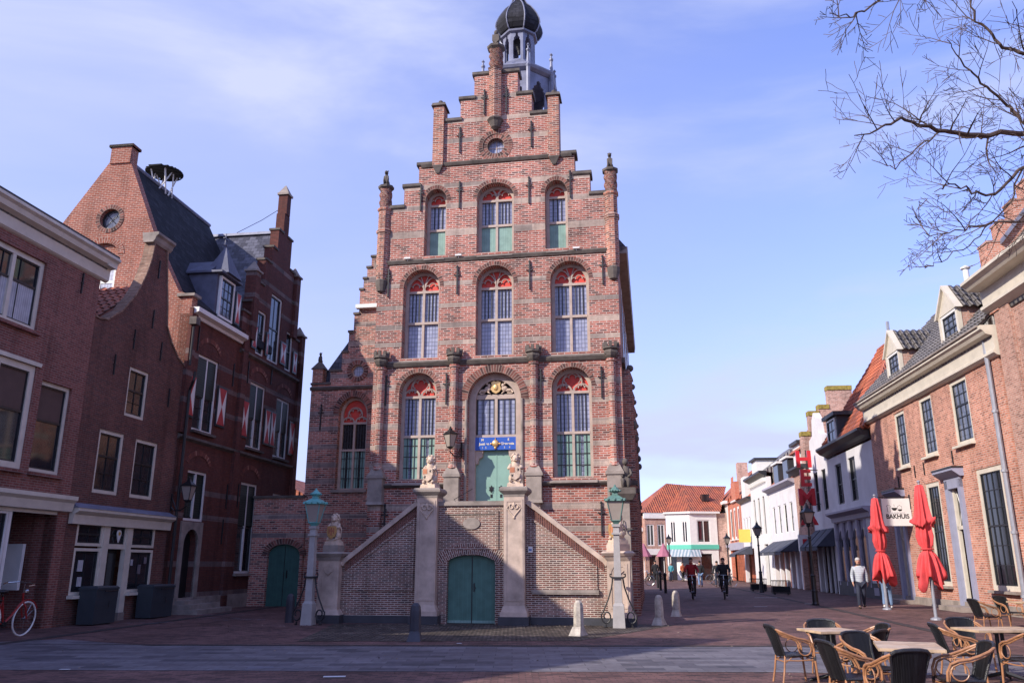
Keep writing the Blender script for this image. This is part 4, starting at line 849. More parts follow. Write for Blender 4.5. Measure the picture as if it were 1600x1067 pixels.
# house 2: narrow house with a bell shaped gable
h2 = thing('gable_house', 'narrow brown brick house with tall curved gable between the two larger houses', 'house', lw(0), LA)
prof = [(-.68,8.46),(-.53,8.44),(-.12,8.52),(.13,8.72),(.5,8.98),(.75,9.3),(1.0,9.6),(1.2,9.95),(1.42,10.4),(1.56,10.8),(1.66,11.2),(1.72,11.7)]
profr = [(2.42,11.7),(2.5,11.2),(2.62,10.6),(2.78,9.95),(2.9,9.2),(3.3,8.72),(3.75,8.35),(4.2,8.16),(4.5,8.1)]
ops = [(1.24,2.27,5.93,7.45),(.21,1.4,3.55,5.36),(2.0,3.22,3.55,5.34)]
MB().extr([(-.68,3.0),(4.55,3.0)] + profr[::-1] + prof[::-1], 0, .3, 'xz', [rect(*o) for o in ops]).build('wall', M['b2'], h2)
for lst, sg in ((prof, 1), (profr, -1)):
    s = MB()
    for (a, b) in zip(lst[:-1], lst[1:]):
        V = [(a[0],-.04,a[1]),(b[0],-.04,b[1]),(b[0],.32,b[1]),(a[0],.32,a[1])]
        n = Vector((-(b[1]-a[1]), b[0]-a[0])).normalized()*.05
        if sg < 0: n = -n if n.x < 0 else n
        n = Vector((n.x if (sg<0)==(n.x>0) else -n.x, abs(n.y)))
        V2 = [(x+n.x, y, z+n.y) for x, y, z in V]
        s.add(V+V2, [(0,1,2,3),(4,7,6,5),(0,4,5,1),(3,2,6,7),(0,3,7,4),(1,5,6,2)])
    s.build('gable_coping', M['copbrick'], h2)
MB().extr([(-.2,12.02),(-.2,11.94),(-.13,11.88),(-.09,11.76),(-.03,11.68),(.3,11.68),(.32,11.76),(.35,11.88),(.38,12.02)], 1.55, 2.6, 'yz').build('gable_cap', M['stone'], h2)
sash(h2, *ops[0], y=.03, fw=.09, cols=2, rt=1, rb=2, split=.55, sill=False, fr='offwhite', gl='darkglass')
sash(h2, *ops[1], y=.03, fw=.10, cols=2, rb=2, split=.6, sill=False, fr='offwhite', gl='darkglass')
sash(h2, *ops[2], y=.03, fw=.10, cols=2, rb=2, split=.6, sill=False, fr='offwhite', gl='darkglass')
corn(-.6, 4.3, 2.95, h2, [(-.28,.12),(-.28,.04),(-.2,-.02),(-.14,-.05),(-.12,-.3),(0,-.3),(0,.16)])
MB().extr([(-.3,3.07),(0,3.22),(0,3.07)], -.62, 4.32, 'yz').build('lead_flashing', M['lead'], h2)
MB().box(-.68,-.2,0,.3,-.1,3.0).build('shop_pier', M['b2'], h2); MB().box(3.62,4.55,0,.3,-.1,3.0).build('shop_pier', M['b2'], h2)
MB().extr([(-.2,-.1),(.97,-.1),(.97,.78),(-.2,.78)], .02, .3).build('shop_riser', M['b2'], h2); MB().box(2.36,3.62,.02,.3,-.1,.78).build('shop_riser', M['b2'], h2)
for (a, b) in ((-.2,.97),(2.36,3.62)):
    sash(h2, a, b, .78, 2.02, y=.0, fw=.08, cols=2, split=.98, sill=True, fr='offwhite', sillm='offwhite'); sash(h2, a, b, 2.08, 2.72, y=.0, fw=.08, cols=2, split=.5, sill=False, fr='offwhite')
MB().box(.97,1.24,-.03,.12,.1,2.72).build('shop_pilaster', M['offwhite'], h2); MB().box(2.1,2.36,-.03,.12,-.02,2.72).build('shop_pilaster', M['offwhite'], h2)
MB().box(.95,1.26,-.05,.13,-.02,.2).build('pilaster_foot', M['stone'], h2); MB().box(2.08,2.38,-.05,.13,-.02,.22).build('pilaster_foot', M['stone'], h2)
sd = MB().box(1.24,2.1,.25,.3,-.05,2.02).build('shop_door', M['black'], h2); MB().box(1.35,2.0,.235,.25,.9,1.9).build('door_glass', M['pane'], sd)
MB().box(1.24,2.1,.0,.1,2.02,2.1).build('door_transom', M['offwhite'], h2)
fl_ = sash(h2, 1.24, 2.1, 2.1, 2.72, y=.0, fw=.06, cols=1, sill=False, fr='offwhite')
MB().extr([(1.72+.10*cos(t), 2.46+.11*sin(t)) for t in [R(-30)+i*R(240)/12 for i in range(13)]]+[(1.72,2.2)], -.02, .01).build('shop_emblem', M['white'], h2)
M['ochre'] = mat('ochre', (.5,.3,.06), .6); MB().extr([(1.72+.05*cos(t),2.46+.05*sin(t)) for t in [i*PI/6 for i in range(12)]], -.03,-.02).build('shop_emblem', M['ochre'], h2)
for (x, z, w_, h_) in ((.1,1.4,.22,.3),(.15,1.0,.2,.25),(2.55,1.55,.12,.18),(2.95,1.3,.16,.28),(3.25,1.6,.14,.2)): MB().box(x,x+w_,.045,.052,z,z+h_).build('window_poster', M['shopgrey'] if x > 2.6 else M['curtain'], h2)
for x, z in ((.45,7.0),(2.1,10.6),(2.1,8.9),(1.25,8.0),(2.75,8.0),(3.5,6.6)): tie(h2, x, z, .62)
MB().extr([(-.68,3.0),(4.5,3.0),(4.5,7.2),(-.68,7.2)], .3, 8).build('body', M['b2'], h2)
MB().extr([(-.68,7.2),(4.5,7.2),(4.3,7.7),(2.0,8.9),(-.68,7.8)], .3, 8).build('roof_base', M['b2'], h2)
MB().extr([(-.72,8.08),(2.0,10.26),(2.7,9.1),(3.4,8.3),(4.3,7.9),(4.3,7.8),(2.0,9.0),(-.72,7.94)], .3, 4.25).build('roof', M['tilered'], h2)
pantiles('roof_tiles', (-.78,4.25,8.07), (-.78,.34,8.07), (2.0,.34,10.31), (2.0,4.25,10.31), M['tilered'], h2, .27, .34, .045)
# house 3: the long shuttered house with two gables
h3 = thing('gable_house', 'long dark brick house with red and white shutters, dormer and two gables', 'house', lw(0), LA)
W3 = [(5.12,6.6,6.12,8.85),(9.29,10.69,6.08,8.75),(11.87,13.28,6.02,8.6)]
G3 = [(9.45,10.22,9.98,11.85),(10.55,11.7,9.98,12.95),(12.4,13.1,9.98,11.75)]
L3 = [(5.2,6.55,3.03,4.74),(9.22,10.68,1.24,4.70),(12.2,13.2,1.3,4.5)]
arcd = [(5.30,.42),(6.28,.42)]+arc(5.79,2.25,.49,.5,10)
gab = [(4.3,-.1),(14.2,-.1),(14.2,10.6),(13.75,10.6),(13.75,11.6),(13.3,11.6),(13.3,13.2),(12.7,13.2),(12.7,14.6),(12.2,14.6),(12.2,16.0),(11.75,16.0),(11.75,17.0),(11.2,17.0),(11.2,16.0),(10.75,16.0),(10.75,15.0),(10.3,15.0),(10.3,14.2),(9.75,14.2),(9.75,13.0),(9.2,13.0),(9.2,12.0),(8.75,12.0),(8.75,11.4),(8.1,11.4),(8.1,10.1),(4.3,10.1)]
MB().extr(gab, 0, .4, 'xz', [rect(*w) for w in W3+G3+L3]+[arcd]).build('street_wall', M['b3'], h3)
for (xa, xb, z) in ((13.7,14.25,10.6),(13.25,13.8,11.6),(12.65,13.35,13.2),(12.15,12.75,14.6),(11.7,12.25,16.0),(10.7,11.25,16.0),(10.25,10.8,15.0),(9.7,10.35,14.2),(9.15,9.8,13.0),(8.7,9.25,12.0),(8.05,8.8,11.4)): MB().box(xa,xb,-.05,.46,z-.02,z+.07).build('coping', M['darkstone'], h3)
ft = MB().box(11.28,11.68,-.03,.4,17.0,17.95).build('gable_pinnacle', M['b3'], h3); MB().frus(11.48,.18,17.95,18.05,.27,.27,.27,.27).frus(11.48,.18,18.05,18.5,.24,.24,.02,.02).build('pinnacle_cap', M['stone'], ft)
for x, z in ((8.95,12.0),(13.05,13.2),(14.05,10.6)):
    ft = MB().box(x-.2,x+.2,-.12,.35,z-1.6,z+1.3).build('gable_pinnacle', M['b3'], h3); MB().frus(x,.12,z+1.3,z+1.38,.27,.3,.27,.3).frus(x,.12,z+1.38,z+1.8,.22,.24,.02,.02).build('pinnacle_cap', M['stone'], ft)
for (a, b, c, d) in W3:
    sash(h3, a, b, c, d, y=.05, fw=.085, cols=2, rb=3, split=.45, gl='darkglass', mull=True, sillm='darkstone')
    MB().box(a+.1,(a+b)/2-.05,.06,.09,c+(d-c)*.46,d-.1).box((a+b)/2+.05,b-.1,.06,.09,c+(d-c)*.46,d-.1).build('louvre', M['greyshut'], h3)
def shutter(x0, x1, z0, z1, y=-.06):
    s = MB().box(x0, x1, y, y+.045, z0, z1).build('shutter', M['sashdark'], h3); m = (x0+x1)/2; k = (z0+z1)/2; i = .07
    MB().extr([(x0+i,z0+i),(x1-i,z0+i),(x1-i,z1-i),(x0+i,z1-i)], y-.008, y).build('shutter_panel', M['white'], s)
    r = MB()
    r.extr([(x0+i,z1-i),(x1-i,z1-i),(m,k)], y-.014, y-.009).extr([(x0+i,z0+i),(m,k),(x1-i,z0+i)], y-.014, y-.009)
    r.build('shutter_paint', M['shutred'], s)
M['shutred'] = mat('shutter red', (.42,.03,.03), .6)
for (x0, x1, z0, z1) in ((4.4,5.08,6.5,8.0),(6.64,7.34,6.5,8.0),(8.6,9.25,6.4,7.9),(10.73,11.3,6.4,7.9),(11.32,11.84,6.4,7.9),(13.3,13.95,6.3,7.8),(8.95,9.42,10.1,11.1),(10.26,10.52,10.1,11.1),(11.74,12.34,10.1,11.1),(13.14,13.6,10.0,11.0)): shutter(x0, x1, z0, z1)
for w in G3: sash(h3, *w, y=.05, fw=.075, cols=2, split=.5, gl='darkglass', sill=False)
sash(h3, *L3[0], y=.05, fw=.085, cols=2, split=.02, gl='greyshut', mull=True, sill=False)
sash(h3, *L3[1], y=.05, fw=.085, cols=2, split=.5, gl='darkglass', mull=True, sillm='stone'); sash(h3, *L3[2], y=.05, fw=.085, cols=2, split=.5, gl='darkglass', mull=True)
MB().box(9.32,9.92,.06,.09,3.05,4.6).box(9.98,10.58,.06,.09,3.05,4.6).build('louvre', M['greyshut'], h3)
MB().extr([(5.08,.42),(5.3,.42)]+arc(5.79,2.25,.49,.5,10)[::-1]+[(6.28,.42),(6.5,.42),(6.5,3.0),(5.08,3.0)], -.06, .05).build('door_surround', M['stone'], h3)
MB().extr(arcd, .25, .3).build('door', M['black'], h3)
MB().box(4.9,7.3,-1.0,0,-.1,.15).box(5.0,7.0,-.7,0,.15,.3).box(5.15,6.6,-.4,0,.3,.42).build('doorstep', M['stone'], h3)
MB().box(4.3,14.2,-.06,0,-.1,.5).build('plinth', M['stone'], h3)
corn(4.3, 8.15, 10.05, h3, [(-.3,.28),(-.3,.12),(-.12,.05),(-.08,-.05),(0,-.05),(0,.28)], 'white')
for z in (5.78,): corn(4.3, 14.2, z, h3, [(-.12,.06),(-.12,-.02),(0,-.1),(0,.1)], 'darkstone', 'string_course')
corn(8.1, 14.2, 9.75, h3, [(-.12,.06),(-.12,-.02),(0,-.1),(0,.1)], 'darkstone', 'string_course')
for x in (4.42, 8.45, 14.05): MB().box(x-.2,x+.2,-.12,0,-.1 if x > 5 else 5.9,10.6 if x > 5 else 10.3).build('pilaster', M['b3'], h3)
for w in W3[:1]+W3[1:]+L3[:2]: MB().ring((w[0]+w[2-1])/2, w[3]+.12, .72, .42, .18, -.02, .01, 18, R(15), R(165)).build('blind_arch', M['b3arch'], h3)
for x, z in ((4.95,8.9),(7.75,8.2),(8.95,8.6),(11.1,9.0),(4.8,3.9),(8.1,3.6),(9.0,3.7),(8.0,2.3)): tie(h3, x, z, .9)
# the big plain gable facing the square, brick with a round window
MB().extr([(0,5.5),(0,10.75),(.55,10.95),(.9,11.56),(1.63,12.9),(3.05,16.1),(3.12,16.82),(3.9,16.82),(3.95,16.25),(7.0,11.6),(7.4,11.0),(7.4,5.5)], 4.3, 4.65, 'yz', [[(3.62+.4*cos(2*PI*i/24), 13.91+.4*sin(2*PI*i/24)) for i in range(24)], [(3.1,11.0),(4.3,11.0),(4.3,12.5)]+[(3.7+.6*cos(t*PI/10),12.5+.45*sin(t*PI/10)) for t in range(1,10)]+[(3.1,12.5)]]).build('gable_wall', M['b3g'], h3)
def ringx(cy, zs, a, b, w, x0, x1, n, t0, t1, name, m, par):
    r = MB().ring(cy, zs, a, b, w, x0, x1, n, t0, t1); r.v = [(y, x, z) for x, y, z in r.v]; return r.build(name, m, par)
ringx(3.62,13.91,.4,.4,.16,4.28,4.34,26,0,2*PI,'window_arch',M['arch'],h3)
ringx(3.7,12.5,.6,.45,.24,4.28,4.34,20,0,PI,'window_arch',M['b3g'],h3)
o = MB().extr([(3.62+.4*cos(2*PI*i/24), 13.91+.4*sin(2*PI*i/24)) for i in range(24)], 4.45, 4.5, 'yz', [[(3.62+.33*cos(2*PI*i/24), 13.91+.33*sin(2*PI*i/24)) for i in range(24)]]).build('round_window', M['sashdark'], h3)
MB().extr([(3.62+.35*cos(2*PI*i/24), 13.91+.35*sin(2*PI*i/24)) for i in range(24)], 4.48, 4.49, 'yz').build('glass', M['glasssky'] if 'glasssky' in M else M['paneblue'], o)
MB().tube([(4.46,3.38,13.67),(4.46,3.86,14.15)],.012,4).tube([(4.46,3.86,13.67),(4.46,3.38,14.15)],.012,4).build('glazing_bars', M['sashdark'], o)
MB().extr([(3.1,12.42),(4.3,12.42),(4.3,12.5)]+[(3.7+.6*cos(t*PI/10),12.5+.45*sin(t*PI/10)) for t in range(1,10)]+[(3.1,12.5)], 4.42, 4.6, 'yz').build('blind_arch', M['b3g'], h3)
gwin = MB().extr([(3.1,10.9),(4.3,10.9),(4.3,12.42),(3.1,12.42)], 4.36, 4.42, 'yz', [[(3.2,11.0),(4.2,11.0),(4.2,12.32),(3.2,12.32)]]).build('gable_window', M['white'], h3)
MB().extr([(3.2,11.0),(4.2,11.0),(4.2,12.32),(3.2,12.32)], 4.40, 4.41, 'yz').build('glass', M['mintglass'] if 'mintglass' in M else M['glass'], gwin)
MB().box(4.38,4.40,3.69,3.71,11.0,12.32).box(4.38,4.40,3.2,4.2,11.4,11.5).build('glazing_bars', M['white'], gwin)
MB().extr([(3.02,16.82),(4.0,16.82),(4.0,16.92),(3.02,16.92)], 4.2, 4.75, 'yz').box(4.25,4.7,3.1,3.92,16.15,16.82).build('gable_chimney', M['b3g'], h3)
MB().box(4.2,4.75,3.02,4.0,16.82,16.92).build('chimney_cap', M['darkstone'], h3)
MB().box(4.2,4.7,-.12,.55,10.72,10.82).build('gable_kneeler', M['stone'], h3)
MB().extr([(.0,10.3),(.0,10.62),(.7,11.2),(1.55,12.75),(3.5,16.45),(7.2,11.2),(7.2,10.3)], 4.65, 11.0, 'yz').build('main_roof', M['slatedark'], h3)
MB().box(4.65,8.1,.3,7.4,-.1,10.3).build('body', M['b3'], h3)
MB().extr([(8.3,10.0),(11.45,16.15),(13.9,10.6),(14.1,-.1),(8.3,-.1)], .4, 7.4).build('cross_roof', M['slate'], h3)
MB().box(11.3,11.6,.4,7.4,16.08,16.2).build('roof_ridge', M['lead'], h3)
tb = MB().tube([(4.65,3.5,16.5),(11.0,3.5,16.5)], .08, 6).build('roof_ridge', M['lead'], h3)
# dormer with pointed lead roof
M['leaddark'] = mat('dark lead', (.085,.09,.14), .6, metal=.1, var=.25, vscale=3)
dm = MB().box(5.95,7.35,.05,2.2,10.3,12.2).build('dormer', M['leaddark'], h3)
sash(h3, 6.1, 7.2, 10.55, 12.15, y=-.05, fw=.08, cols=3, rt=2, rb=2, sill=False, gl='paneblue', name='dormer_window')
shutter(7.25, 7.7, 10.6, 11.9, -.1)
MB().frus(6.65,.6,12.2,12.28,.85,.8,.85,.8).frus(6.65,.2,12.28,13.5,.55,.5,.03,.03).extr([(5.85,12.28),(7.45,12.28),(6.65,12.95)], .3, 2.9).tube([(6.65,.25,13.4),(6.65,.25,14.1)],[.06,.015],6).box(6.5,6.8,.22,.28,13.85,13.89).ball((6.65,.25,13.62),.08,8,6).build('dormer_roof', M['leaddark'], h3)
pipe(h3, 4.42, .2, 7.6, -.2, .05, 'iron', jog=-.2); MB().box(4.12,4.4,-.34,-.08,9.65,9.92).build('rainwater_head', M['darkstone'], h3); pipe(h3, 4.25, 8.2, 9.6, -.2, .04, 'iron')
wall_lantern('wall_lantern', 'large dark wall lantern beside the arched doorway of the shuttered house', lw(4.35,-.0,3.95), LA+R(0), 1.05)
# stork nest wheel on the ridge
nst = thing('stork_nest_wheel', 'black slatted wheel platform on white struts astride the dark ridge', 'nest platform', lw(7.1,3.5,16.4), LA, sc=.62)
w_ = MB()
for i in range(-5, 6): y = i*.21; L = math.sqrt(max(0, 1.15**2-y*y)); w_.box(y-.088,y+.088,-L,L,1.29,1.33)
w_.tube([(1.15*cos(t*PI/12),1.15*sin(t*PI/12),1.24) for t in range(24)],.05,5,closed=True); w_.build('platform', M['dark'], nst)
s_ = MB()
for a in (-1,1):
    for b in (-1,1): s_.tube([(a*.75,b*.5,1.22),(a*.15,b*.35,-.35)],.06,4); s_.tube([(a*.1,b*.6,1.2),(a*.75,b*.25,-.25)],.045,4)
s_.build('struts', M['white'], nst)
wi = MB().tube([(0,0,0),(3.0,.7,-.25),(6.1,1.3,.15)][:0] or [lw(11.3,2.3,16.2),lw(11.4,1.2,16.8),lw(11.45,.1,17.5)], .015, 4); tag(wi.build('stay_wire', M['iron']), 'thin dark stay wire running from roof ridge to tall gable pinnacle', 'wire')
# the houses further back along the row, behind the photographer's left edge: they throw the shade over the square
# ---------------------------------------------------------------- wheelie bins and bicycle
def bin_(label, x0, x1, h, lx_y):
    t = thing('waste_container', label, 'container', lw((x0+x1)/2, lx_y), LA, 'dark containers by the shop front')
    w = (x1-x0)/2
    MB().frus(0,0,.03,h-.08,w*.98,.24,w,.26).box(-w*1.02,w*1.02,-.28,.28,h-.08,h-.03).frus(0,0,h-.03,h+.01,w,.27,w*.9,.24).build('body', M['bincol'], t)
    MB().tube([(-w*.6,-.38,h-.12),(w*.6,-.38,h-.12)],.018,6).tube([(-w*.7,-.2,.06),(-w*.7,.2,.06)],.05,8).tube([(w*.7,-.2,.06),(w*.7,.2,.06)],.05,8).box(-.012,.012,-.335,-.33,h*.45,h*.62).build('fittings', M['black'], t)
M['bincol'] = mat('anthracite plastic', (.035,.045,.055), .5)
bin_('wide dark container left of the narrow shop door', .02, 1.0, 1.0, -.42)
bin_('wide dark container right of the narrow shop door', 2.75, 3.95, .98, -.42)
def bicycle(label, loc, rz, frame='bikered', tyre='white', basket=False, group=None, lean=0):
    t = thing('bicycle', label, 'bicycle', loc, rz, group); t.rotation_euler[0] = lean
    for x in (-.53, .53):
        w = MB().tube([(x+.335*cos(i*PI/14),0,.35+.335*sin(i*PI/14)) for i in range(28)], .018, 6, closed=True).build('wheel', M[tyre], t)
        s = MB()
        for i in range(12): s.tube([(x,0,.35),(x+.32*cos(i*PI/6+.1),0,.35+.32*sin(i*PI/6+.1))], .003, 3)
        s.tube([(x,-.05,.35),(x,.05,.35)], .025, 6).build('spokes', M['steel'], w)
    f = MB(); P = {'bb':(-.08,0,.28),'st':(-.26,0,.82),'hd':(.33,0,.88),'hb':(.37,0,.70),'fw':(.53,0,.35),'rw':(-.53,0,.35)}
    f.tube([P['bb'],(.1,0,.42),P['hb']], .022, 6).tube([P['bb'],P['st']], .018, 6).tube([P['hd'],P['hb']], .02, 6).tube([P['rw'],P['bb']], .012, 5).tube([P['rw'],(-.22,0,.72)], .011, 5).tube([P['hb'],(.42,.05,.6),(.53,.05,.35)], .018, 5).tube([P['hb'],(.42,-.05,.6),(.53,-.05,.35)], .018, 5)
    f.tube([(-.53+.38*cos(a),0,.35+.38*sin(a)) for a in [R(10)+i*R(16) for i in range(11)]], .018, 5).tube([(.53+.38*cos(a),0,.35+.38*sin(a)) for a in [R(30)+i*R(14) for i in range(9)]], .016, 5)
    f.build('frame', M[frame], t)
    MB().tube([(.33,0,.86),(.31,0,1.05),(.30,0,1.08)], .014, 6).tube([(.05,-.28,1.04),(.2,-.3,1.06),(.31,-.12,1.09),(.31,.12,1.09),(.2,.3,1.06),(.05,.28,1.04)], .013, 6).ball((.42,0,.9),.05,8,5).build('handlebar', M['steel'], t)
    MB().ball((-.28,0,.92),(.13,.08,.04)).tube([(-.26,0,.8),(-.27,0,.9)],.014,6).build('saddle', M['black'], t, smooth=True)
    MB().box(-.75,-.3,-.06,.06,.74,.76).tube([(-.7,.05,.75),(-.53,.04,.36)],.008,4).tube([(-.7,-.05,.75),(-.53,-.04,.36)],.008,4).tube([(-.08,-.06,.28),(-.08,.06,.28)],.05,8).tube([(-.08,.08,.28),(.03,.09,.2)],.01,4).tube([(-.08,-.08,.28),(-.19,-.09,.36)],.01,4).build('carrier', M['steeldark'], t)
    return t
M['bikered'] = mat('red enamel', (.30,.02,.02), .3); M['steel'] = mat('steel', (.5,.5,.5), .25, metal=1); M['steeldark'] = mat('dark steel', (.05,.05,.05), .4, metal=.5)
M['tyre'] = mat('rubber tyre', (.02,.02,.02), .8)
rb_ = bicycle('red bicycle with white tyres parked at the left edge against the house', (-11.35,19.15,0), R(84), lean=R(5)); rb_.scale = (1.1,)*3
# ---------------------------------------------------------------- right row (local x runs towards the camera, local y into the house)
RA = R(-96.3); RO = (17.0, 37.5)
def rw(x, y=0, z=0): return (RO[0]+x*cos(RA)-y*sin(RA), RO[1]+x*sin(RA)+y*cos(RA), z)
M['r1'] = brick('warm house brick', (.50,.19,.125), (.60,.27,.19), (.56,.42,.36), bw=.21, bh=.075, ms=.012, dark=(.30,.12,.085), darkp=.2, stain=.3)
M['r0'] = brick('pale brown brick', (.42,.20,.15), (.50,.27,.21), (.50,.40,.35), bw=.21, bh=.065, ms=.01, dark=(.26,.12,.09), darkp=.2, stain=.2)
M['lilac'] = mat('blue grey door frame', (.30,.31,.42), .55, var=.08)
M['whitewall'] = mat('whitewashed wall', (.66,.64,.66), .8, var=.09, vscale=1.2, bump=.1)
M['greyshop'] = mat('grey shop front paint', (.36,.34,.42), .6, var=.08)
M['zinc'] = mat('zinc pipe', (.30,.31,.36), .5, metal=.2, var=.15)
RC = [(-.5,.95),(-.5,.82),(-.42,.76),(-.36,.66),(-.16,.6),(-.14,.16),(-.2,.12),(-.2,.04),(-.1,-.04),(0,-.06),(0,.95)]
r1 = thing('brick_house', 'warm red brick house with cream cornice, two gabled dormers and grey pantiles', 'house', rw(0), RA)
U = [(2.33,3.56,5.55,7.9),(5.24,6.55,5.66,7.98),(8.28,9.74,5.68,8.0)]
Wd = [(4.86,6.2,.8,4.65),(9.45,11.3,.76,4.7)]
Dr = [(1.0,2.3,-.05,4.3),(6.9,8.3,-.05,4.55)]
MB().extr(rect(-1.0,12.25,-.1,8.3), 0, .35, 'xz', [rect(*q) for q in U+Wd+Dr]).build('wall', M['r1'], r1)
corn(-1.3, 12.45, 8.1, r1, RC)
for q in U: sash(r1, *q, y=.03, fw=.13, cols=3, rt=2, rb=3, split=.62, fr='offwhite', gl='paneblue', bt=.03, sillm='offwhite')
for q in Wd: sash(r1, *q, y=.02, fw=.16, cols=4, rt=3, rb=3, split=.52, fr='offwhite', gl='pane', bt=.028, sillm='stone')
for q in U+Wd: MB().extr([(q[0]-.08,q[3]+.02),(q[1]+.08,q[3]+.02),(q[1]+.12,q[3]+.28),(q[0]-.12,q[3]+.28)], -.008, .01).build('soldier_lintel', M['r1'], r1)
for i, (a, b, c, d) in enumerate(Dr):
    t = MB().box(a-.0,a+.26,-.1,.1,c,d).box(b-.26,b,-.1,.1,c,d).box(a-.0,b+.0,-.1,.1,d-.3,d+.1).build('door_surround', M['lilac'], r1)
    MB().extr([(-.4,d+.36),(-.4,d+.28),(-.3,d+.2),(-.14,d+.08),(0,d+.08),(0,d+.42)], a-.2, b+.2, 'yz').build('door_hood', M['lilac'], t)
    MB().box(a-.22,b+.22,-.42,0,d+.36,d+.42).build('hood_lead', M['sashdark'], t)
    MB().box(a+.26,a+.4,.05,.15,c,d-.3).box(b-.4,b-.26,.05,.15,c,d-.3).box(a+.3,b-.3,.05,.15,d-1.75,d-1.62).build('door_frame', M['offwhite'], t)
    MB().box(a+.4,b-.4,.22,.26,c,d-1.75).box(a+.4,b-.4,.2,.22,.1,1.0).build('door', M['sashdark'], t)
    MB().box(a+.4,b-.4,.14,.15,d-1.62,d-.3).build('fanlight', M['pane'], t)
    g = MB()
    for k in range(3): x = a+.45+k*(b-a-.9)/2; g.tube([(x,.12,d-1.6),((a+b)/2,.12,d-1.0),(x,.12,d-.35)], .014, 4)
    g.build('fanlight_bars', M['white'], t)
    MB().box(a-.3,b+.3,-.75,0,-.1,.16).build('doorstep', M['stone'], r1)
MB().box(-1,12.25,-.05,.0,-.1,.3).build('plinth', M['stone'], r1)
for x, z in ((2.0,4.75),(5.0,5.0),(7.8,5.1),(4.0,5.0)): tie(r1, x, z, .5)
pipe(r1, 11.75, .2, 9.2, -.12, .075, 'zinc', jog=-.0)
MB().box(-1.3,12.3,-.56,-.46,9.02,9.08).build('gutter', M['stone'], r1)
MB().box(-1,12.25,.35,7,-.1,8.3).build('body', M['r1'], r1)
MB().extr([(-.35,9.05),(3.6,13.2),(7.2,9.05),(7.2,8.3),(0,8.3)], -1.1, 12.4, 'yz').build('roof', M['tilegrey'], r1)
pantiles('roof_tiles', (-1.15,-.45,9.03), (12.4,-.45,9.03), (12.4,3.6,13.24), (-1.15,3.6,13.24), M['tilegrey'], r1, .27, .36, .045, .05)
MB().tube([(-1.1,3.6,13.25),(12.4,3.6,13.25)], .1, 6).build('ridge_tiles', M['tilegrey'], r1)
MB().lathe([(.12,12.3),(.12,13.7),(.2,13.74),(.2,13.8),(.02,13.9)], 4.6, 2.9, 10).build('vent', M['white'], r1)
for a, b in ((2.25,3.85),(8.25,9.85)):
    c = (a+b)/2; o = MB().box(a,b,.12,1.9,9.3,10.5).build('dormer', M['r0'], r1)
    sash(r1, a+.12, b-.12, 9.35, 10.48, y=.02, fw=.09, cols=3, rt=2, rb=2, fr='white', gl='paneblue', sill=False, name='dormer_window', bt=.03)
    MB().extr([(a-.12,10.5),(b+.12,10.5),(c,11.5)], .0, .12).box(a-.02,a+.1,-.01,.14,9.3,10.5).box(b-.1,b+.02,-.01,.14,9.3,10.5).build('dormer_pediment', M['offwhite'], o)
    MB().extr([(a-.18,10.44),(c,11.56),(b+.18,10.44),(b+.02,10.44),(c,11.44),(a-.02,10.44)], -.1, .16).build('dormer_trim', M['offwhite'], o)
    MB().extr([(a-.16,10.46),(c,11.5),(b+.16,10.46)], .16, 2.6).build('dormer_roof', M['tilegrey'], o)
    pantiles('dormer_tiles', (b+.2,.16,10.44), (b+.2,2.6,10.44), (c,2.6,11.54), (c,.16,11.54), M['tilegrey'], o, .27, .34, .04)
# house 0: larger neighbour at the right edge
r0 = thing('brick_house', 'tall brown brick house with heavy cream cornice and stepped gable at right edge', 'house', rw(0), RA)
MB().box(12.3,30,.05,.6,-.1,9.5).build('wall', M['r0'], r0)
MB().box(12.55,13.5,-.06,.05,-.1,9.5).build('pilaster', M['r0'], r0)
MB().extr([(-.8,1.12),(-.8,1.02),(-.68,.94),(-.6,.84),(-.22,.80),(-.18,.3),(-.28,.27),(-.28,.17),(-.14,.08),(.0,.0),(.6,.0),(.6,1.12)], 12.2, 30, 'yz').build('cornice', M['offwhite'], r0)
for o in kids(r0):
    if o.name.startswith('cornice'): o.location.z = 9.42
st0 = MB()
for i in range(9): st0.box(12.3,12.95,-.1+i*.5,-.1+(i+1)*.5,9.4,11.7+i*.72)
st0.build('stepped_gable', M['r1'], r0)
for i in range(9): MB().box(12.27,12.98,-.13+i*.5,-.07+(i+1)*.5,11.69+i*.72,11.75+i*.72).build('coping', M['mossy'] if 'mossy' in M else M['r0'], r0)
MB().extr([(-.2,10.5),(4.2,16.0),(8.8,10.5),(8.8,9.3),(0,9.3)], 12.95, 30, 'yz').build('roof', M['tilegrey'], r0)
MB().extr([(.3,11.6),(.3,11.75),(4.2,16.5),(4.2,16.3)], 12.9, 13.1, 'yz').build('flashing', M['lead'], r0)
MB().box(12.3,30,.6,8.8,-.1,9.3).build('body', M['r0'], r0)
MB().box(12.3,30,-.0,.05,-.1,.4).build('plinth', M['stone'], r0)
for a in (14.8, 18.0, 21.5): sash(r0, a, a+1.6, .9, 4.4, y=-.08, fw=.16, cols=4, rt=2, rb=2, fr='offwhite'); sash(r0, a, a+1.6, 5.6, 8.4, y=-.08, fw=.16, cols=4, rt=2, rb=2, fr='offwhite')
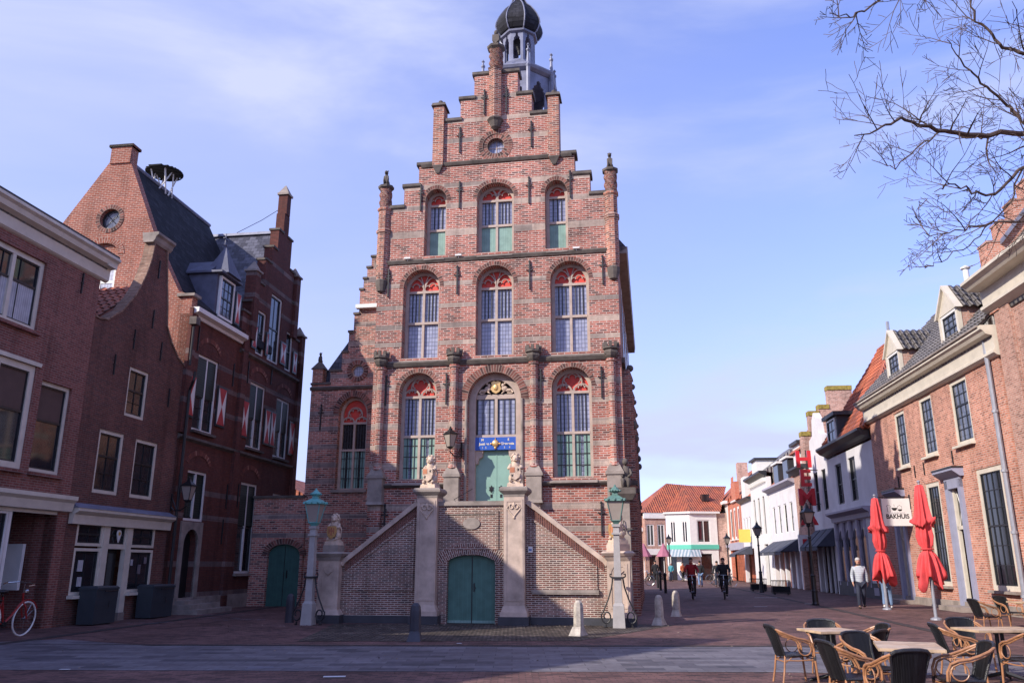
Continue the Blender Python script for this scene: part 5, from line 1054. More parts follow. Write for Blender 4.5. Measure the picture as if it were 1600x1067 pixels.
# house 2: white corner shop with red hipped roof
M['blackcorn'] = mat('black cornice paint', (.03,.03,.035), .5)
r2 = thing('white_house', 'white plastered house with black cornice, grey shop front and orange hipped roof', 'house', rw(0), RA)
U2 = [(-5.1,-3.9,4.7,6.9),(-7.6,-6.4,4.7,6.85)]
MB().extr(rect(-9.0,-1.02,-.1,7.3), 0, .35, 'xz', [rect(*q) for q in U2]+[rect(-8.6,-3.2,.5,3.75)]).build('wall', M['whitewall'], r2)
for q in U2: sash(r2, *q, y=.08, fw=.05, cols=2, rb=2, split=.5, fr='sashdark', sill=False)
corn(-9.15, -1.15, 7.3, r2, [(-.55,.62),(-.55,.5),(-.35,.3),(-.12,.2),(0,.1),(0,.62)], 'blackcorn')
corn(-9.0, -2.2, 4.05, r2, [(-.4,.25),(-.4,.15),(-.25,.05),(-.12,-.02),(-.1,-.25),(0,-.25),(0,.25)], 'greyshop')
MB().box(-8.6,-3.2,.1,.3,.5,3.75).build('shop_window', M['greyshop'], r2)
for x in (-8.6,-7.3,-6.0,-4.6,-3.3):
    MB().lathe([(.1,.5),(.07,.7),(.07,2.8),(.12,2.95),(.1,3.75)], x, .02, 8).build('shop_column', M['greyshop'], r2)
for x in (-8.45,-7.15,-5.85,-4.45): MB().extr([(x,.7),(x+1.0,.7),(x+1.0,2.9)]+arc(x+.5,2.9,.5,.45,8)+[(x,2.9)], .085, .1).build('shop_pane', M['pane'], r2)
MB().box(-9.0,-1.02,-.04,0,-.1,.7).build('plinth', M['darkpost'], r2)
MB().box(-2.9,-2.2,-.06,-.04,.15,.5).build('cellar_vent', M['greyshop'], r2); MB().box(-6.2,-5.5,-.06,-.04,.15,.5).build('cellar_vent', M['greyshop'], r2)
MB().box(-9,-1.02,.35,8,-.1,7.3).build('body', M['whitewall'], r2)
MB().add([(-9.1,-.3,7.85),(-1.0,-.3,7.85),(-1.0,8,7.85),(-9.1,8,7.85),(-8.6,3.4,13.5),(-6.2,3.4,13.5)], [(0,1,5,4),(1,2,5),(2,3,4,5),(3,0,4),(0,3,2,1)]).build('roof', M['tileorange'], r2)
pantiles('roof_tiles', (-9.1,-.32,7.86), (-1.0,-.32,7.86), (-6.2,3.38,13.52), (-8.6,3.38,13.52), M['tileorange'], r2, .27, .36, .05, .05)
pantiles('roof_tiles', (-.97,-.3,7.86), (-.97,8,7.86), (-6.17,3.4,13.52), (-6.17,3.4,13.52), M['tileorange'], r2, .27, .36, .05, .05)
MB().tube([(-1.0,-.3,7.9),(-6.2,3.4,13.55),(-8.6,3.4,13.55)], .12, 6).build('hip_tiles', M['tilered'], r2)
MB().box(-7.6,-5.6,-.2,1.8,7.9,9.3).build('dormer', M['blackcorn'], r2); MB().box(-7.8,-5.4,-.4,2.0,9.3,9.5).build('dormer_roof', M['blackcorn'], r2)
sash(r2, -7.4, -5.8, 8.0, 9.2, y=-.28, fw=.07, cols=2, fr='white', sill=False, name='dormer_window')
MB().tube([(-5.5,3.0,12.3),(-5.5,3.0,14.4)], .09, 6).build('flue', M['zinc'], r2)
# house 3: the department store with hanging red letters
r3 = thing('white_house', 'narrow white shop house with scrolled neck gable and dark canvas awnings', 'house', rw(0), RA)
U3 = [(-12.4,-11.4,4.6,6.9),(-10.6,-9.6,4.6,6.9)]
MB().extr([(-13.3,-.1),(-9.0,-.1),(-9.0,7.6),(-9.4,7.6),(-9.7,8.9),(-10.4,9.1),(-10.6,10.0),(-11.1,10.4),(-11.6,10.0),(-11.8,9.1),(-12.6,8.9),(-12.9,7.6),(-13.3,7.6)], 0, .4, 'xz', [rect(*q) for q in U3]+[rect(-13.0,-9.3,.0,3.1)]).build('wall', M['whitewall'], r3)
for q in U3: sash(r3, *q, y=.08, fw=.06, cols=2, rb=2, fr='sashdark', sill=False)
MB().box(-13.0,-9.3,.5,.6,0,3.1).build('shop_window', M['pane'], r3)
for x in (-12.2,-11.2,-10.2): MB().box(x-.05,x+.05,.05,.15,0,3.1).build('shop_post', M['whitewall'], r3)
MB().box(-13.3,-9,.6,8,-.1,7.6).build('body', M['whitewall'], r3)
MB().extr([(.3,7.6),(3.8,10.8),(8,7.6)], -13.2, -9.0, 'yz').build('roof', M['tileorange'], r3)
def awning(par, x0, x1, zt, zb, out, m, name='awning', y=0):
    o = MB().add([(x0,y,zt),(x1,y,zt),(x1,y-out,zb),(x0,y-out,zb),(x0,y,zt-.04),(x1,y,zt-.04),(x1,y-out,zb-.04),(x0,y-out,zb-.04)], [(0,1,2,3),(4,7,6,5),(0,3,7,4),(1,5,6,2),(3,2,6,7)])
    o.add([(x0,y,zt-.03),(x0,y-out,zb),(x0,y,zb)], [(0,1,2)]).add([(x1,y,zt-.03),(x1,y-out,zb),(x1,y,zb)], [(0,1,2)])
    o.add([(x0,y-out,zb),(x1,y-out,zb),(x1,y-out,zb-.22),(x0,y-out,zb-.22)], [(0,1,2,3)])
    return o.build(name, m, par)
M['awngrey'] = mat('dark grey canvas', (.055,.06,.085), .8); M['awnstripe'] = stripes('striped canvas', (.42,.45,.50), (.20,.27,.33), .35, 0, .8)
for x in (-13.2,-11.7,-10.3): awning(r3, x, x+1.25, 3.55, 2.55, 1.0, M['awngrey'])
sgn = thing('letter_sign', 'vertical sign of red letters H E M A hanging over the shopping street', 'shop sign', rw(-11.3,-.75,0), RA)
M['signred'] = mat('sign red', (.55,.02,.03), .4, var=.05)
for i, ch in enumerate('HEMA'):
    text('sign_letter', ch, 1.35, M['signred'], sgn, (0, 0, 7.6-i*1.12), rot=(R(90),0,R(90)), depth=.09, bold=.04, font_sx=1.0)
MB().tube([(-.0,.15,8.2),(0,.15,3.7)], .03, 6).tube([(0,.75,7.0),(0,.1,7.0)], .03, 5).tube([(0,.75,5.0),(0,.1,5.0)], .03, 5).build('sign_rack', M['iron'], sgn)
MB().box(-13.5,-13.2,-1.0,-.05,2.35,3.3).build('box_sign', M['white'], r3); MB().box(-13.19,-13.18,-.8,-.25,2.65,3.05).build('box_sign_mark', M['signred'], r3)
# stepped gable of the building behind
rs = thing('stepped_gable_house', 'pale brick house with high stepped side gable and mossy steps behind the white shops', 'house', rw(0), RA)
M['moss'] = mat('mossy coping', (.32,.25,.06), .95, var=.4, vscale=8)
M['rs'] = brick('pale gable brick', (.45,.24,.19), (.55,.33,.27), (.52,.43,.38), bw=.22, bh=.08, ms=.012, dark=(.30,.16,.13), darkp=.2, stain=.35)
g = MB()
for (y0, y1, z) in ((-.25,.3,9.6),(.3,.95,10.9),(.95,1.6,11.3),(1.6,3.1,12.5),(3.1,3.8,11.3),(3.8,4.5,10.6),(4.5,6,9.6)):
    g.box(-13.9,-13.35,y0,y1,-.1,z); MB().box(-13.95,-13.3,y0-.02,y1+.02,z-.25,z+.03).build('mossy_step', M['moss'], rs)
g.build('stepped_gable', M['rs'], rs)
MB().extr([(-.3,8.6),(2.4,11.9),(6.0,8.6),(6.0,-.1),(.4,-.1),(.4,8.5)], -17.2, -13.9, 'yz').build('roof', M['tilered'], rs)
# house 4: narrow brown shop house
r4 = thing('brick_house', 'narrow light brown brick house with white dormer left of the red letters', 'house', rw(0), RA)
U4 = [(-16.7,-15.7,3.9,6.3),(-15.1,-14.1,3.9,6.3)]
MB().extr(rect(-17.4,-13.35,-.1,7.2), -.02, .3, 'xz', [rect(*q) for q in U4]+[rect(-17.1,-13.6,0,3.0)]).build('wall', M['r0'], r4)
for q in U4: sash(r4, *q, y=.06, fw=.06, cols=2, fr='sashdark', sill=False)
MB().box(-17.1,-13.6,.4,.5,0,3.0).build('shop_window', M['pane'], r4)
corn(-17.5, -13.3, 7.2, r4, [(-.5,.42),(-.5,.3),(-.2,.1),(0,0),(0,.42)], 'blackcorn')
MB().box(-16.7,-14.8,-.1,1.8,7.6,9.1).build('dormer', M['white'], r4); MB().box(-16.9,-14.6,-.3,2,9.1,9.3).build('dormer_roof', M['blackcorn'], r4)
# house 5: long white shop with awnings
r5 = thing('white_house', 'long low white shop house with row of grey awnings and two dormers', 'house', rw(0), RA)
U5 = [(-25.4+i*1.95,-24.5+i*1.95,3.7,5.7) for i in range(4)]
MB().extr(rect(-26.6,-17.42,-.1,6.9), 0, .3, 'xz', [rect(*q) for q in U5]+[rect(-26.2,-17.8,0,2.9)]).build('wall', M['whitewall'], r5)
for q in U5: sash(r5, *q, y=.05, fw=.08, cols=2, rb=2, fr='white', gl='curtain' if q != U5[2] else 'pane', sill=False)
MB().box(-26.2,-17.8,.9,1.0,0,2.9).build('shop_window', M['pane'], r5)
for x in (-24.5,-22.6,-20.8,-19.2): MB().box(x-.25,x+.25,.02,.25,0,2.9).build('shop_pier', M['whitewall'], r5)
for x in (-26.2,-24.1,-22.0,-19.9): awning(r5, x, x+1.95, 3.2, 2.4, 1.2, M['awngrey'])
corn(-26.7, -17.4, 6.8, r5, [(-.45,.35),(-.45,.22),(-.2,.1),(0,0),(0,.35)], 'greyshop')
MB().extr([(-.2,7.1),(3.2,10.0),(7,7.1),(7,-.1),(.5,-.1),(.5,7.0)], -26.6, -17.42, 'yz').build('roof', M['tilered'], r5)
for a in (-23.4, -20.2): MB().box(a,a+1.8,-.1,1.8,7.1,8.6).build('dormer', M['blackcorn'], r5); MB().box(a-.15,a+1.95,-.25,2,8.6,8.75).build('dormer_roof', M['white'], r5); MB().box(a+.15,a+1.65,-.13,-.1,7.25,8.5).build('dormer_window', M['pane'], r5)
# house 6
r6 = thing('white_house', 'tall white house with dentil cornice and narrow black windows, left of the awning shop', 'house', rw(0), RA)
U6 = [(-33.0+i*2.05,-32.2+i*2.05,3.9,6.8) for i in range(3)]
MB().extr(rect(-34,-26.65,-.1,8.2), -.05, .3, 'xz', [rect(*q) for q in U6]+[rect(-29.6,-28.0,0,3.1)]).build('wall', M['white'], r6)
for q in U6: sash(r6, *q, y=.05, fw=.04, cols=2, fr='sashdark', sill=False)
MB().box(-29.6,-28.0,.2,.3,0,3.1).build('door', M['black'], r6)
corn(-34.1, -26.6, 8.2, r6, [(-.6,.45),(-.6,.3),(-.2,.1),(0,0),(0,.45)], 'sashdark')
d_ = MB()
for i in range(18): d_.box(-33.9+i*.4,-33.75+i*.4,-.3,-.05,7.85,8.15)
d_.build('dentils', M['white'], r6)
MB().extr([(-.2,8.6),(3,11),(7,8.6),(7,-.1),(.5,-.1),(.5,8.5)], -34, -26.65, 'yz').build('roof', M['tilegrey'], r6)
MB().box(-32.2,-30,-.1,1.8,8.6,9.9).build('dormer', M['white'], r6); MB().box(-32.4,-29.8,-.3,2,9.9,10.05).build('dormer_roof', M['blackcorn'], r6)
# house 7,8,9
r7 = thing('white_house', 'small white house with yellow sign and lean awning, further down the street', 'house', rw(0), RA)
U7 = [(-37.5,-36.8,3.9,5.6),(-36.0,-35.3,3.9,5.6),(-39.0,-38.3,3.9,5.6)]
MB().extr(rect(-39.8,-34.05,-.1,6.9), 0, .3, 'xz', [rect(*q) for q in U7]+[rect(-39.4,-34.6,0,2.9)]).build('wall', M['whitewall'], r7)
for q in U7: sash(r7, *q, y=.05, fw=.08, cols=1, fr='white', gl='curtain', sill=False)
MB().box(-39.4,-34.6,.6,.7,0,2.9).build('shop_window', M['pane'], r7); awning(r7, -39.0, -35.4, 3.1, 2.4, 1.5, M['awngrey'])
M['yellow'] = mat('yellow sign', (.62,.52,.10), .5, var=.04); MB().box(-35.3,-35.2,-1.1,-.1,3.4,4.5).build('yellow_sign', M['yellow'], r7)
corn(-39.9, -34.0, 6.9, r7, [(-.4,.35),(-.4,.22),(-.2,.1),(0,0),(0,.35)], 'sashdark')
MB().extr([(-.2,7.2),(3,10),(7,7.2),(7,-.1),(.5,-.1),(.5,7.1)], -39.8, -34.05, 'yz').build('roof', M['tileorange'], r7)
MB().box(-38.2,-36.4,-.1,1.8,7.2,9.2).build('dormer', M['white'], r7)
r8 = thing('brick_house', 'bright orange painted brick house with tall white windows down the street', 'house', rw(0), RA)
M['orange'] = brick('orange brick', (.50,.15,.09), (.56,.20,.13), (.5,.25,.18), bh=.08, dark=(.5,.1,.05), darkp=.1, stain=.1)
U8 = [(-46.8+i*2.3,-45.6+i*2.3,3.9,6.9) for i in range(3)]
MB().extr(rect(-48,-39.85,-.1,7.5), 0, .3, 'xz', [rect(*q) for q in U8]+[rect(-47.5,-40.3,0,2.9)]).build('wall', M['orange'], r8)
for q in U8: sash(r8, *q, y=.02, fw=.25, cols=1, fr='white', gl='signred' if q != U8[0] else 'pane', sill=True, sillm='white')
MB().box(-47.5,-40.3,.6,.7,0,2.9).build('shop_window', M['pane'], r8); MB().box(-48,-39.85,-.12,-.0,2.9,3.6).build('shop_fascia', M['greyshop'], r8)
MB().extr([(-.2,7.5),(3,10.4),(7,7.5),(7,-.1),(.5,-.1),(.5,7.4)], -48, -39.85, 'yz').build('roof', M['tileorange'], r8)
MB().box(-44.5,-42,-.1,.3,7.5,9.3).box(-44.0,-42.5,-.12,-.1,9.3,9.8).build('gable_front', M['orange'], r8); MB().box(-44.7,-41.8,-.2,.35,7.4,7.55).build('cornice', M['white'], r8)
MB().box(-47.3,-46.3,1.0,2.0,7.5,11.6).build('chimney', M['rs'], r8)
r9 = thing('white_house', 'white house front with white columns beside the far corner building', 'house', rw(0), RA)
U9 = [(-58.5+i*3.2,-57.1+i*3.2,4.0,6.9) for i in range(3)]
MB().extr(rect(-60,-48.05,-.1,7.7), 0, .3, 'xz', [rect(*q) for q in U9]+[rect(-59,-57,0,2.9),rect(-55.5,-53.5,0,2.9),rect(-52,-50,0,2.9)]).build('wall', M['white'], r9)
for q in U9: sash(r9, *q, y=.05, fw=.1, cols=2, fr='white', gl='paneblue', sill=False)
MB().box(-59.5,-49,.6,.7,0,2.9).build('shop_window', M['pane'], r9); MB().box(-60,-48.05,-.3,0,3.2,3.5).build('cornice', M['greyshop'], r9); MB().box(-60.2,-48,-.4,0,7.6,7.9).build('cornice', M['white'], r9)
MB().extr([(-.2,7.8),(3.4,11.4),(8,7.8),(8,-.1),(.5,-.1),(.5,7.7)], -60, -48.05, 'yz').build('roof', M['tileorange'], r9)
# ---------------------------------------------------------------- far end of the street: corner block
fc = thing('corner_house', 'white corner shop with big orange tiled roof, green band and striped awning at street end', 'house', (18.3,86,0), 0)
# plan points (local): front-left wall and angled front wall
def wallseg(par, p, q, z0, z1, m, wins=(), name='wall', th=.3, doors=()):
    """a wall between two plan points, windows as (centre fraction, width, z0, z1)"""
    L = math.hypot(q[0]-p[0], q[1]-p[1]); a = math.atan2(q[1]-p[1], q[0]-p[0])
    o = MB().extr(rect(0, L, z0, z1), 0, th, 'xz', [rect(L*c-w/2, L*c+w/2, a0, a1) for (c, w, a0, a1) in wins]+[rect(L*c-w/2, L*c+w/2, a0, a1) for (c, w, a0, a1) in doors]).build(name, m, par)
    o.location = (p[0], p[1], 0); o.rotation_euler = (0, 0, a)
    for (c, w, a0, a1) in wins:
        f = MB().extr(rect(L*c-w/2, L*c+w/2, a0, a1), .04, .1, 'xz', [rect(L*c-w/2+.1, L*c+w/2-.1, a0+.1, a1-.1)]).box(L*c-.04,L*c+.04,.045,.09,a0,a1).build('window_frame', M['white'], o)
    if wins or doors: MB().box(.1, L-.1, .16, .2, min(w[2] for w in list(wins)+list(doors)), max(w[3] for w in list(wins)+list(doors))).build('glass', M['pane'], o)
    return o
wallseg(fc, (-2.1,1.2), (.1,0), -.1, 6.7, M['white'], [(.28,.62,3.7,5.9),(.78,.62,3.7,5.9)], doors=[(.25,.6,0,2.4),(.75,.8,.5,2.4)])
wallseg(fc, (.1,0), (3.0,.3), -.1, 6.7, M['white'], [(.5,1.4,3.7,6.0)], doors=[(.55,1.2,0,2.6)])
wallseg(fc, (3.0,.3), (3.2,8), -.1, 6.7, M['r0'])
M['greenband'] = mat('green painted band', (.10,.48,.36), .6, var=.05)
MB().extr([(-2.15,1.15),(.1,-.12),(3.05,.2),(3.05,.5),(.1,.2),(-2.1,1.4)], 3.05, 3.5, 'xy').build('fascia', M['greenband'], fc)
MB().add([(-2.1,1.1,3.05),(.1,-.05,3.05),(-.1,-.8,2.3),(-2.35,.4,2.3)], [(0,1,2,3)]).add([(.1,-.05,3.05),(1.0,.03,3.05),(1.0,-.7,2.3),(-.1,-.8,2.3)], [(0,1,2,3)]).build('awning', M['awnstripe'], fc)
MB().extr([(-2.4,1.1),(.1,-.3),(3.3,.0),(3.5,8),(-2,8)], 6.65, 6.85, 'xy').build('eaves', M['white'], fc)
MB().add([(-2.5,1.1,6.85),(.1,-.3,6.85),(3.4,0,6.85),(4.5,9,6.85),(-1.5,9,6.85),(.6,4.2,9.9),(5.5,5.2,9.9)], [(0,1,5),(1,2,6,5),(2,3,6),(3,4,5,6),(4,0,5)]).build('roof', M['tileorange'], fc)
MB().box(1.9,2.7,1.7,2.4,8.0,8.75).build('skylight', M['pane'], fc)
MB().box(2.98,5.2,.4,8,-.1,6.7).build('side_wall', M['rs'], fc)
fd = thing('corner_house', 'brown brick house with orange roof and pink parasols left of the white corner shop', 'house', (16.2,87.4,0), R(8))
wallseg(fd, (-2.3,0), (0,0), -.1, 6.3, M['r0'], [(.25,.8,3.4,5.6),(.75,.8,3.4,5.6)], doors=[(.3,.7,0,2.4),(.75,.8,0,2.4)])
MB().box(-2.4,0,-.1,.05,0+2.5,3.1).box(-2.4,.05,-.15,.2,6.2,6.8).build('fascia', M['white'], fd)
MB().add([(-2.6,-.2,6.8),(.2,-.2,6.8),(3.0,7,6.8),(-2.6,7,6.8),(1.4,3.4,10.2),(4.2,3.4,10.0)], [(0,1,5,4),(1,2,5),(2,3,4,5),(3,0,4)]).build('roof', M['tileorange'], fd)
MB().box(-2.3,0,.3,7,-.1,6.5).build('body', M['r0'], fd)
fe = thing('brick_house', 'small far brick house with white dormer beside the dark town hall corner', 'house', (13.8,88.0,0), R(4))
wallseg(fe, (-6,0), (0,0), -.1, 5.0, M['r0'], [(.55,.7,3.0,4.6),(.75,.7,3.0,4.6),(.92,.7,3.0,4.6)], doors=[(.8,1.6,0,2.2)])
MB().box(-6,0,-.2,.1,4.9,5.3).box(-1.1,-.1,-.05,1.5,5.3,6.9).build('cornice', M['white'], fe)
MB().extr([(-.2,5.3),(3.5,8.2),(7,5.3)], -6, 0, 'yz').build('roof', M['tilered'], fe); MB().box(-6,0,.3,7,-.1,5.2).build('body', M['r0'], fe)
# house glimpsed between the museum and the hall
gl_ = thing('white_house', 'small white rendered house back glimpsed between the shuttered house and the hall', 'house', (-13.2,46,0), R(-6))
MB().box(-2.4,1.6,0,6,-.1,5.2).build('wall', M['whitewall'], gl_); MB().extr([(-2.8,5.2),(-.6,6.6),(1.9,5.2)], -.2, 6).build('roof', M['tilered'], gl_)
# ---------------------------------------------------------------- bakery sign
bs = thing('hanging_sign', 'square white bakery sign reading BAKHUIS hanging between the two red parasols', 'shop sign', rw(3.0,.12,0), RA)
# local y is away from the street; board is perpendicular to the wall, faces the camera
MB().box(-.03,.03,-1.28,-.14,3.12,4.24).build('board', M['white'], bs)
M['ink'] = mat('black ink', (.01,.01,.01), .6); M['greyink'] = mat('grey ink', (.35,.35,.38), .6)
bo = kids(bs)[0]
RT = (R(90),0,R(90))
text('lettering', 'BAKHUIS', .25, M['ink'], bo, (.031,-.70,3.50), rot=RT, depth=.002, bold=.008, font_sx=.92)
text('lettering', 'CULEMBORGS', .10, M['greyink'], bo, (.031,-.71,3.64), rot=RT, depth=.002)
ic = MB(); X = .031
def yz(poly): ic.extr(poly, X, X+.003, 'yz')
yz([(-.80+.11*cos(t),3.86+.12*sin(t)) for t in [PI+i*PI/10 for i in range(11)]]); yz([(-.58+.09*cos(t),3.80+.08*sin(t)) for t in [PI+i*PI/10 for i in range(11)]])
ic.tube([(X,-1.08,3.70),(X,-1.08,3.88),(X,-1.11,3.92),(X,-1.08,3.96),(X,-.97,3.96),(X,-.94,3.92),(X,-.97,3.88),(X,-.97,3.70)],.008,4,closed=True).tube([(X,-.49,3.82),(X,-.5,3.92),(X,-.58,3.96),(X,-.66,3.92),(X,-.67,3.82)],.006,4).tube([(X,-.80,3.90),(X,-.79,3.95),(X,-.81,4.0)],.005,4)
ic.build('pictograms', M['ink'], bo)
MB().tube([(0,0,4.3),(0,-1.3,4.3)], .018, 6).tube([(0,0,3.9),(0,-.4,4.3)], .014, 5).tube([(0,-.3,4.3),(0,-.3,4.24)],.01,4).tube([(0,-1.1,4.3),(0,-1.1,4.24)],.01,4).box(-.04,.04,-.04,0,3.8,4.4).build('bracket', M['iron'], bs)
for o in kids(bs):
    if o.name.startswith('bracket'): o.location.y = -.12
# ---------------------------------------------------------------- closed red parasols
M['parasol'] = mat('red canvas', (.66,.065,.07), .8, var=.25, vscale=3, bump=.3, bscale=9)
def parasol(label, loc, rz, H=3.95, s=1, seed=0):
    t = thing('closed_parasol', label, 'parasol', loc, rz, 'closed red parasols by the bakery', s)
    MB().lathe([(.05,0),(.05,H*.9),(.03,H+.05),(.06,H+.08),(.02,H+.14)],0,0,10).lathe([(.16,0),(.15,.05),(.06,.08)],0,0,12).build('pole', M['zinc'], t)
    pr = [(.05,H,.0),(.11,H-.03,.1),(.15,H-.35,.25),(.18,H-.75,.3),(.22,H-1.0,.3),(.27,H-1.12,.3),(.28,H-1.18,.3),(.20,H-1.2,.25),(.19,H-1.35,.3),(.21,H-1.55,.35),(.18,H-1.78,.3),(.12,H-1.9,.15),(.115,H-1.94,.1),(.13,H-1.99,.2),(.19,H-2.1,.4),(.235,H-2.3,.5),(.27,H-2.5,.55),(.30,H-2.7,.6),(.32,H-2.86,.65),(.30,H-2.87,.65),(.2,H-2.7,.5),(.1,H-2.45,.3),(.05,H-2.2,.1)]
    random.seed(seed); n = 96; V = []
    ph = [random.uniform(0,6) for _ in range(6)]
    tri = lambda x: 2*abs(2*((x/(2*PI)) % 1)-1)-1
    for i, (r, z, am) in enumerate(pr):
        for k in range(n):
            a = 2*PI*k/n; tw_ = .10*i
            f = 1+am*(.75*tri(8*a+ph[0]+tw_)+.45*tri(5*a+ph[1]-tw_*1.3)+.25*sin(14*a+ph[2]+tw_))
            f = max(.25, f); low = max(0, (H-1.97-z)); mid = 1 if 5 <= i <= 6 else 0
            zz = z + low*(.24*tri(4*a+ph[3])+.14*tri(7*a+ph[4])) + mid*(.10*sin(2*a+ph[5])+.05*tri(8*a+ph[0]))
            V.append((r*f*cos(a)*(1+.12*mid), r*f*sin(a)*(1+.12*mid), zz))
    F = [(i*n+k, i*n+(k+1) % n, (i+1)*n+(k+1) % n, (i+1)*n+k) for i in range(len(pr)-1) for k in range(n)]
    b = MB().add(V, F).build('canopy', M['parasol'], t, smooth=True)
    MB().tube([(.17*cos(i*PI/8),.17*sin(i*PI/8),H-1.92) for i in range(16)], .02, 5, closed=True).build('strap', M['parasol'], t); return t
parasol('closed red parasol left of the white sign, the further of the two', (13.6,30.9,0), 0, 3.98, 1, 3)
parasol('closed red parasol right of the white sign, the nearer of the two', (12.55,25.3,0), 1, 3.95, 1, 5)
# ---------------------------------------------------------------- terrace furniture
M['rattan'] = brick('black woven rattan', (.012,.012,.014), (.03,.03,.034), (.006,.006,.007), bw=.03, bh=.012, ms=.003, dark=(.015,.015,.018), darkp=.3, rough=.45, bump=.6, stain=.15)
M['blackwrap'] = mat('black wrapped tube', (.02,.02,.024), .4, var=.2, vscale=30, bump=.4, bscale=60)
M['bamboo'] = mat('tan bamboo tube', (.37,.175,.085), .4, var=.22, vscale=9, spec=.5)
M['tabletop'] = brick('pale wood table top', (.55,.40,.27), (.66,.51,.37), (.40,.28,.18), bw=.7, bh=.09, ms=.004, dark=(.5,.33,.2), darkp=.2, rough=.5, bump=.15, stain=.2)
def chair(label, x, y, deg):
    t = thing('terrace_chair', label, 'chair', (x,y,0), R(deg), 'black and tan terrace chairs')       # faces local +x
    # seat
    s = MB().extr([(.22,-.23),(.24,-.1),(.24,.1),(.22,.23),(-.2,.2),(-.22,.1),(-.22,-.1),(-.2,-.2)], .43, .405, 'xy'); s.build('seat', M['rattan'], t)
    MB().tube([(.22,-.23,.42),(.25,0,.42),(.22,.23,.42),(0,.235,.42),(-.2,.2,.42),(-.23,0,.42),(-.2,-.2,.42),(0,-.235,.42)], .017, 6, closed=True).build('seat_rim', M['blackwrap'], t)
    # curved back panel
    V = []; n = 14; m = 10; uv = []
    for j in range(m+1):
        v = j/m; z = .40+.43*v
        for i in range(n+1):
            u = -1+2*i/n; w = .175+.055*v; bow = .05*(1-u*u)
            V.append((-.20-.13*v-bow, w*u, z+.02*(1-u*u)*v)); uv.append((u*w*1.3, v*.45))
    F = [(j*(n+1)+i, j*(n+1)+i+1, (j+1)*(n+1)+i+1, (j+1)*(n+1)+i) for j in range(m) for i in range(n)]
    b = MB().add(V, F, uv); N0 = len(V); V2 = [(x_-.012, y_, z_) for x_, y_, z_ in V]; b.add(V2, [tuple(reversed(f)) for f in F], uv); b.build('backrest', M['rattanback'], t)
    topy = .235
    MB().tube([(-.33,-topy,.80),(-.36,-.19,.835),(-.385,-.1,.85),(-.39,0,.852),(-.385,.1,.85),(-.36,.19,.835),(-.33,topy,.80)], .022, 7).tube([(-.2,-.185,.42),(-.27,-.2,.62),(-.33,-topy,.80)], .016, 6).tube([(-.2,.185,.42),(-.27,.2,.62),(-.33,topy,.80)], .016, 6).build('back_rim', M['blackwrap'], t)
    for q in (-1, 1):
        MB().tube([(-.34,q*.235,.805),(-.26,q*.285,.765),(-.14,q*.30,.715),(-.02,q*.295,.675),(.10,q*.285,.655),(.19,q*.27,.615),(.235,q*.255,.52),(.24,q*.245,.40),(.27,q*.25,.0)], .0165, 8).build('arm', M['bamboo'], t)
        MB().tube([(-.32,q*.24,.775),(-.2,q*.285,.71),(-.06,q*.285,.655),(.08,q*.275,.628),(.165,q*.262,.585),(.205,q*.25,.5),(.215,q*.24,.42)], .012, 6).build('arm', M['bamboo'], t)
        MB().tube([(.09+.10*cos(a),q*.262,.525+.10*sin(a)) for a in [i*PI/10 for i in range(20)]], .009, 5, closed=True).build('arm_ring', M['bamboo'], t)
        MB().tube([(-.2,q*.19,.42),(-.23,q*.2,.2),(-.27,q*.21,0)], .015, 7).build('leg', M['bamboo'], t)
        MB().tube([(.24,q*.235,.36),(0,q*.215,.345),(-.21,q*.195,.35)], .011, 6).tube([(.24,q*.235,.32),(.12,q*.22,.39)], .008, 5).tube([(-.22,q*.19,.30),(-.1,q*.2,.39)], .008, 5).build('side_stretcher', M['bamboo'], t)
    MB().tube([(.245,-.24,.37),(.245,.24,.37)], .010, 6).build('cross_stretcher', M['bamboo'], t); MB().tube([(-.21,-.19,.33),(-.21,.19,.33)], .010, 6).build('cross_stretcher', M['bamboo'], t)
    MB().tube([(.24,-.245,.35),(.243,-.245,.42)], .02, 6).tube([(.24,.245,.35),(.243,.245,.42)], .02, 6).build('wrapping', M['blackwrap'], t)
    return t
M['rattanback'] = brick('black upright weave', (.012,.012,.014), (.032,.032,.036), (.003,.003,.004), bw=.022, bh=.5, ms=.006, dark=(.02,.02,.024), darkp=.3, rough=.4, bump=.8, stain=.15, offset=0)
c0 = chair('terrace chair facing right at the left end of the furthest left table', 3.95, 12.15, 3)
CH = [(4.72,12.95,-100,'terrace chair behind the left table, its curved back towards the street'),
 (4.6,11.45,130,'terrace chair with its black back to us, in front of the left table'),
 (5.02,12.3,182,'terrace chair facing left at the right side of the left table'),
 (3.82,9.75,8,'large near terrace chair seen from its side at bottom, left of the middle table'),
 (4.42,10.6,-75,'terrace chair behind the middle table, arms wide, facing the camera'),
 (3.97,9.0,97,'nearest terrace chair, its tall black back square to the camera'),
 (4.95,9.6,172,'terrace chair right of the middle table, facing left, half in shade'),
 (6.4,12.35,-10,'terrace chair facing right at the left side of the right table'),
 (7.1,13.35,-95,'terrace chair behind the right table, facing the camera'),
 (6.85,11.5,95,'terrace chair cut by the right edge, back to the camera, before the right table'),
 (11.6,20.9,5,'far terrace chair facing right beside the house door step'),
 (13.0,22.3,-80,'far terrace chair behind the far table under the tall window'),
 (12.7,20.0,150,'far terrace chair at the right edge by the far table'),
 (7.75,12.3,180,'terrace chair on the far side of the right table at the edge')]
for x, y, d, lb in CH: dup(c0, (x,y,0), R(d), lb)
for o in bpy.data.objects:
    if o.name.startswith('terrace_chair'): o.scale = (.9,)*3
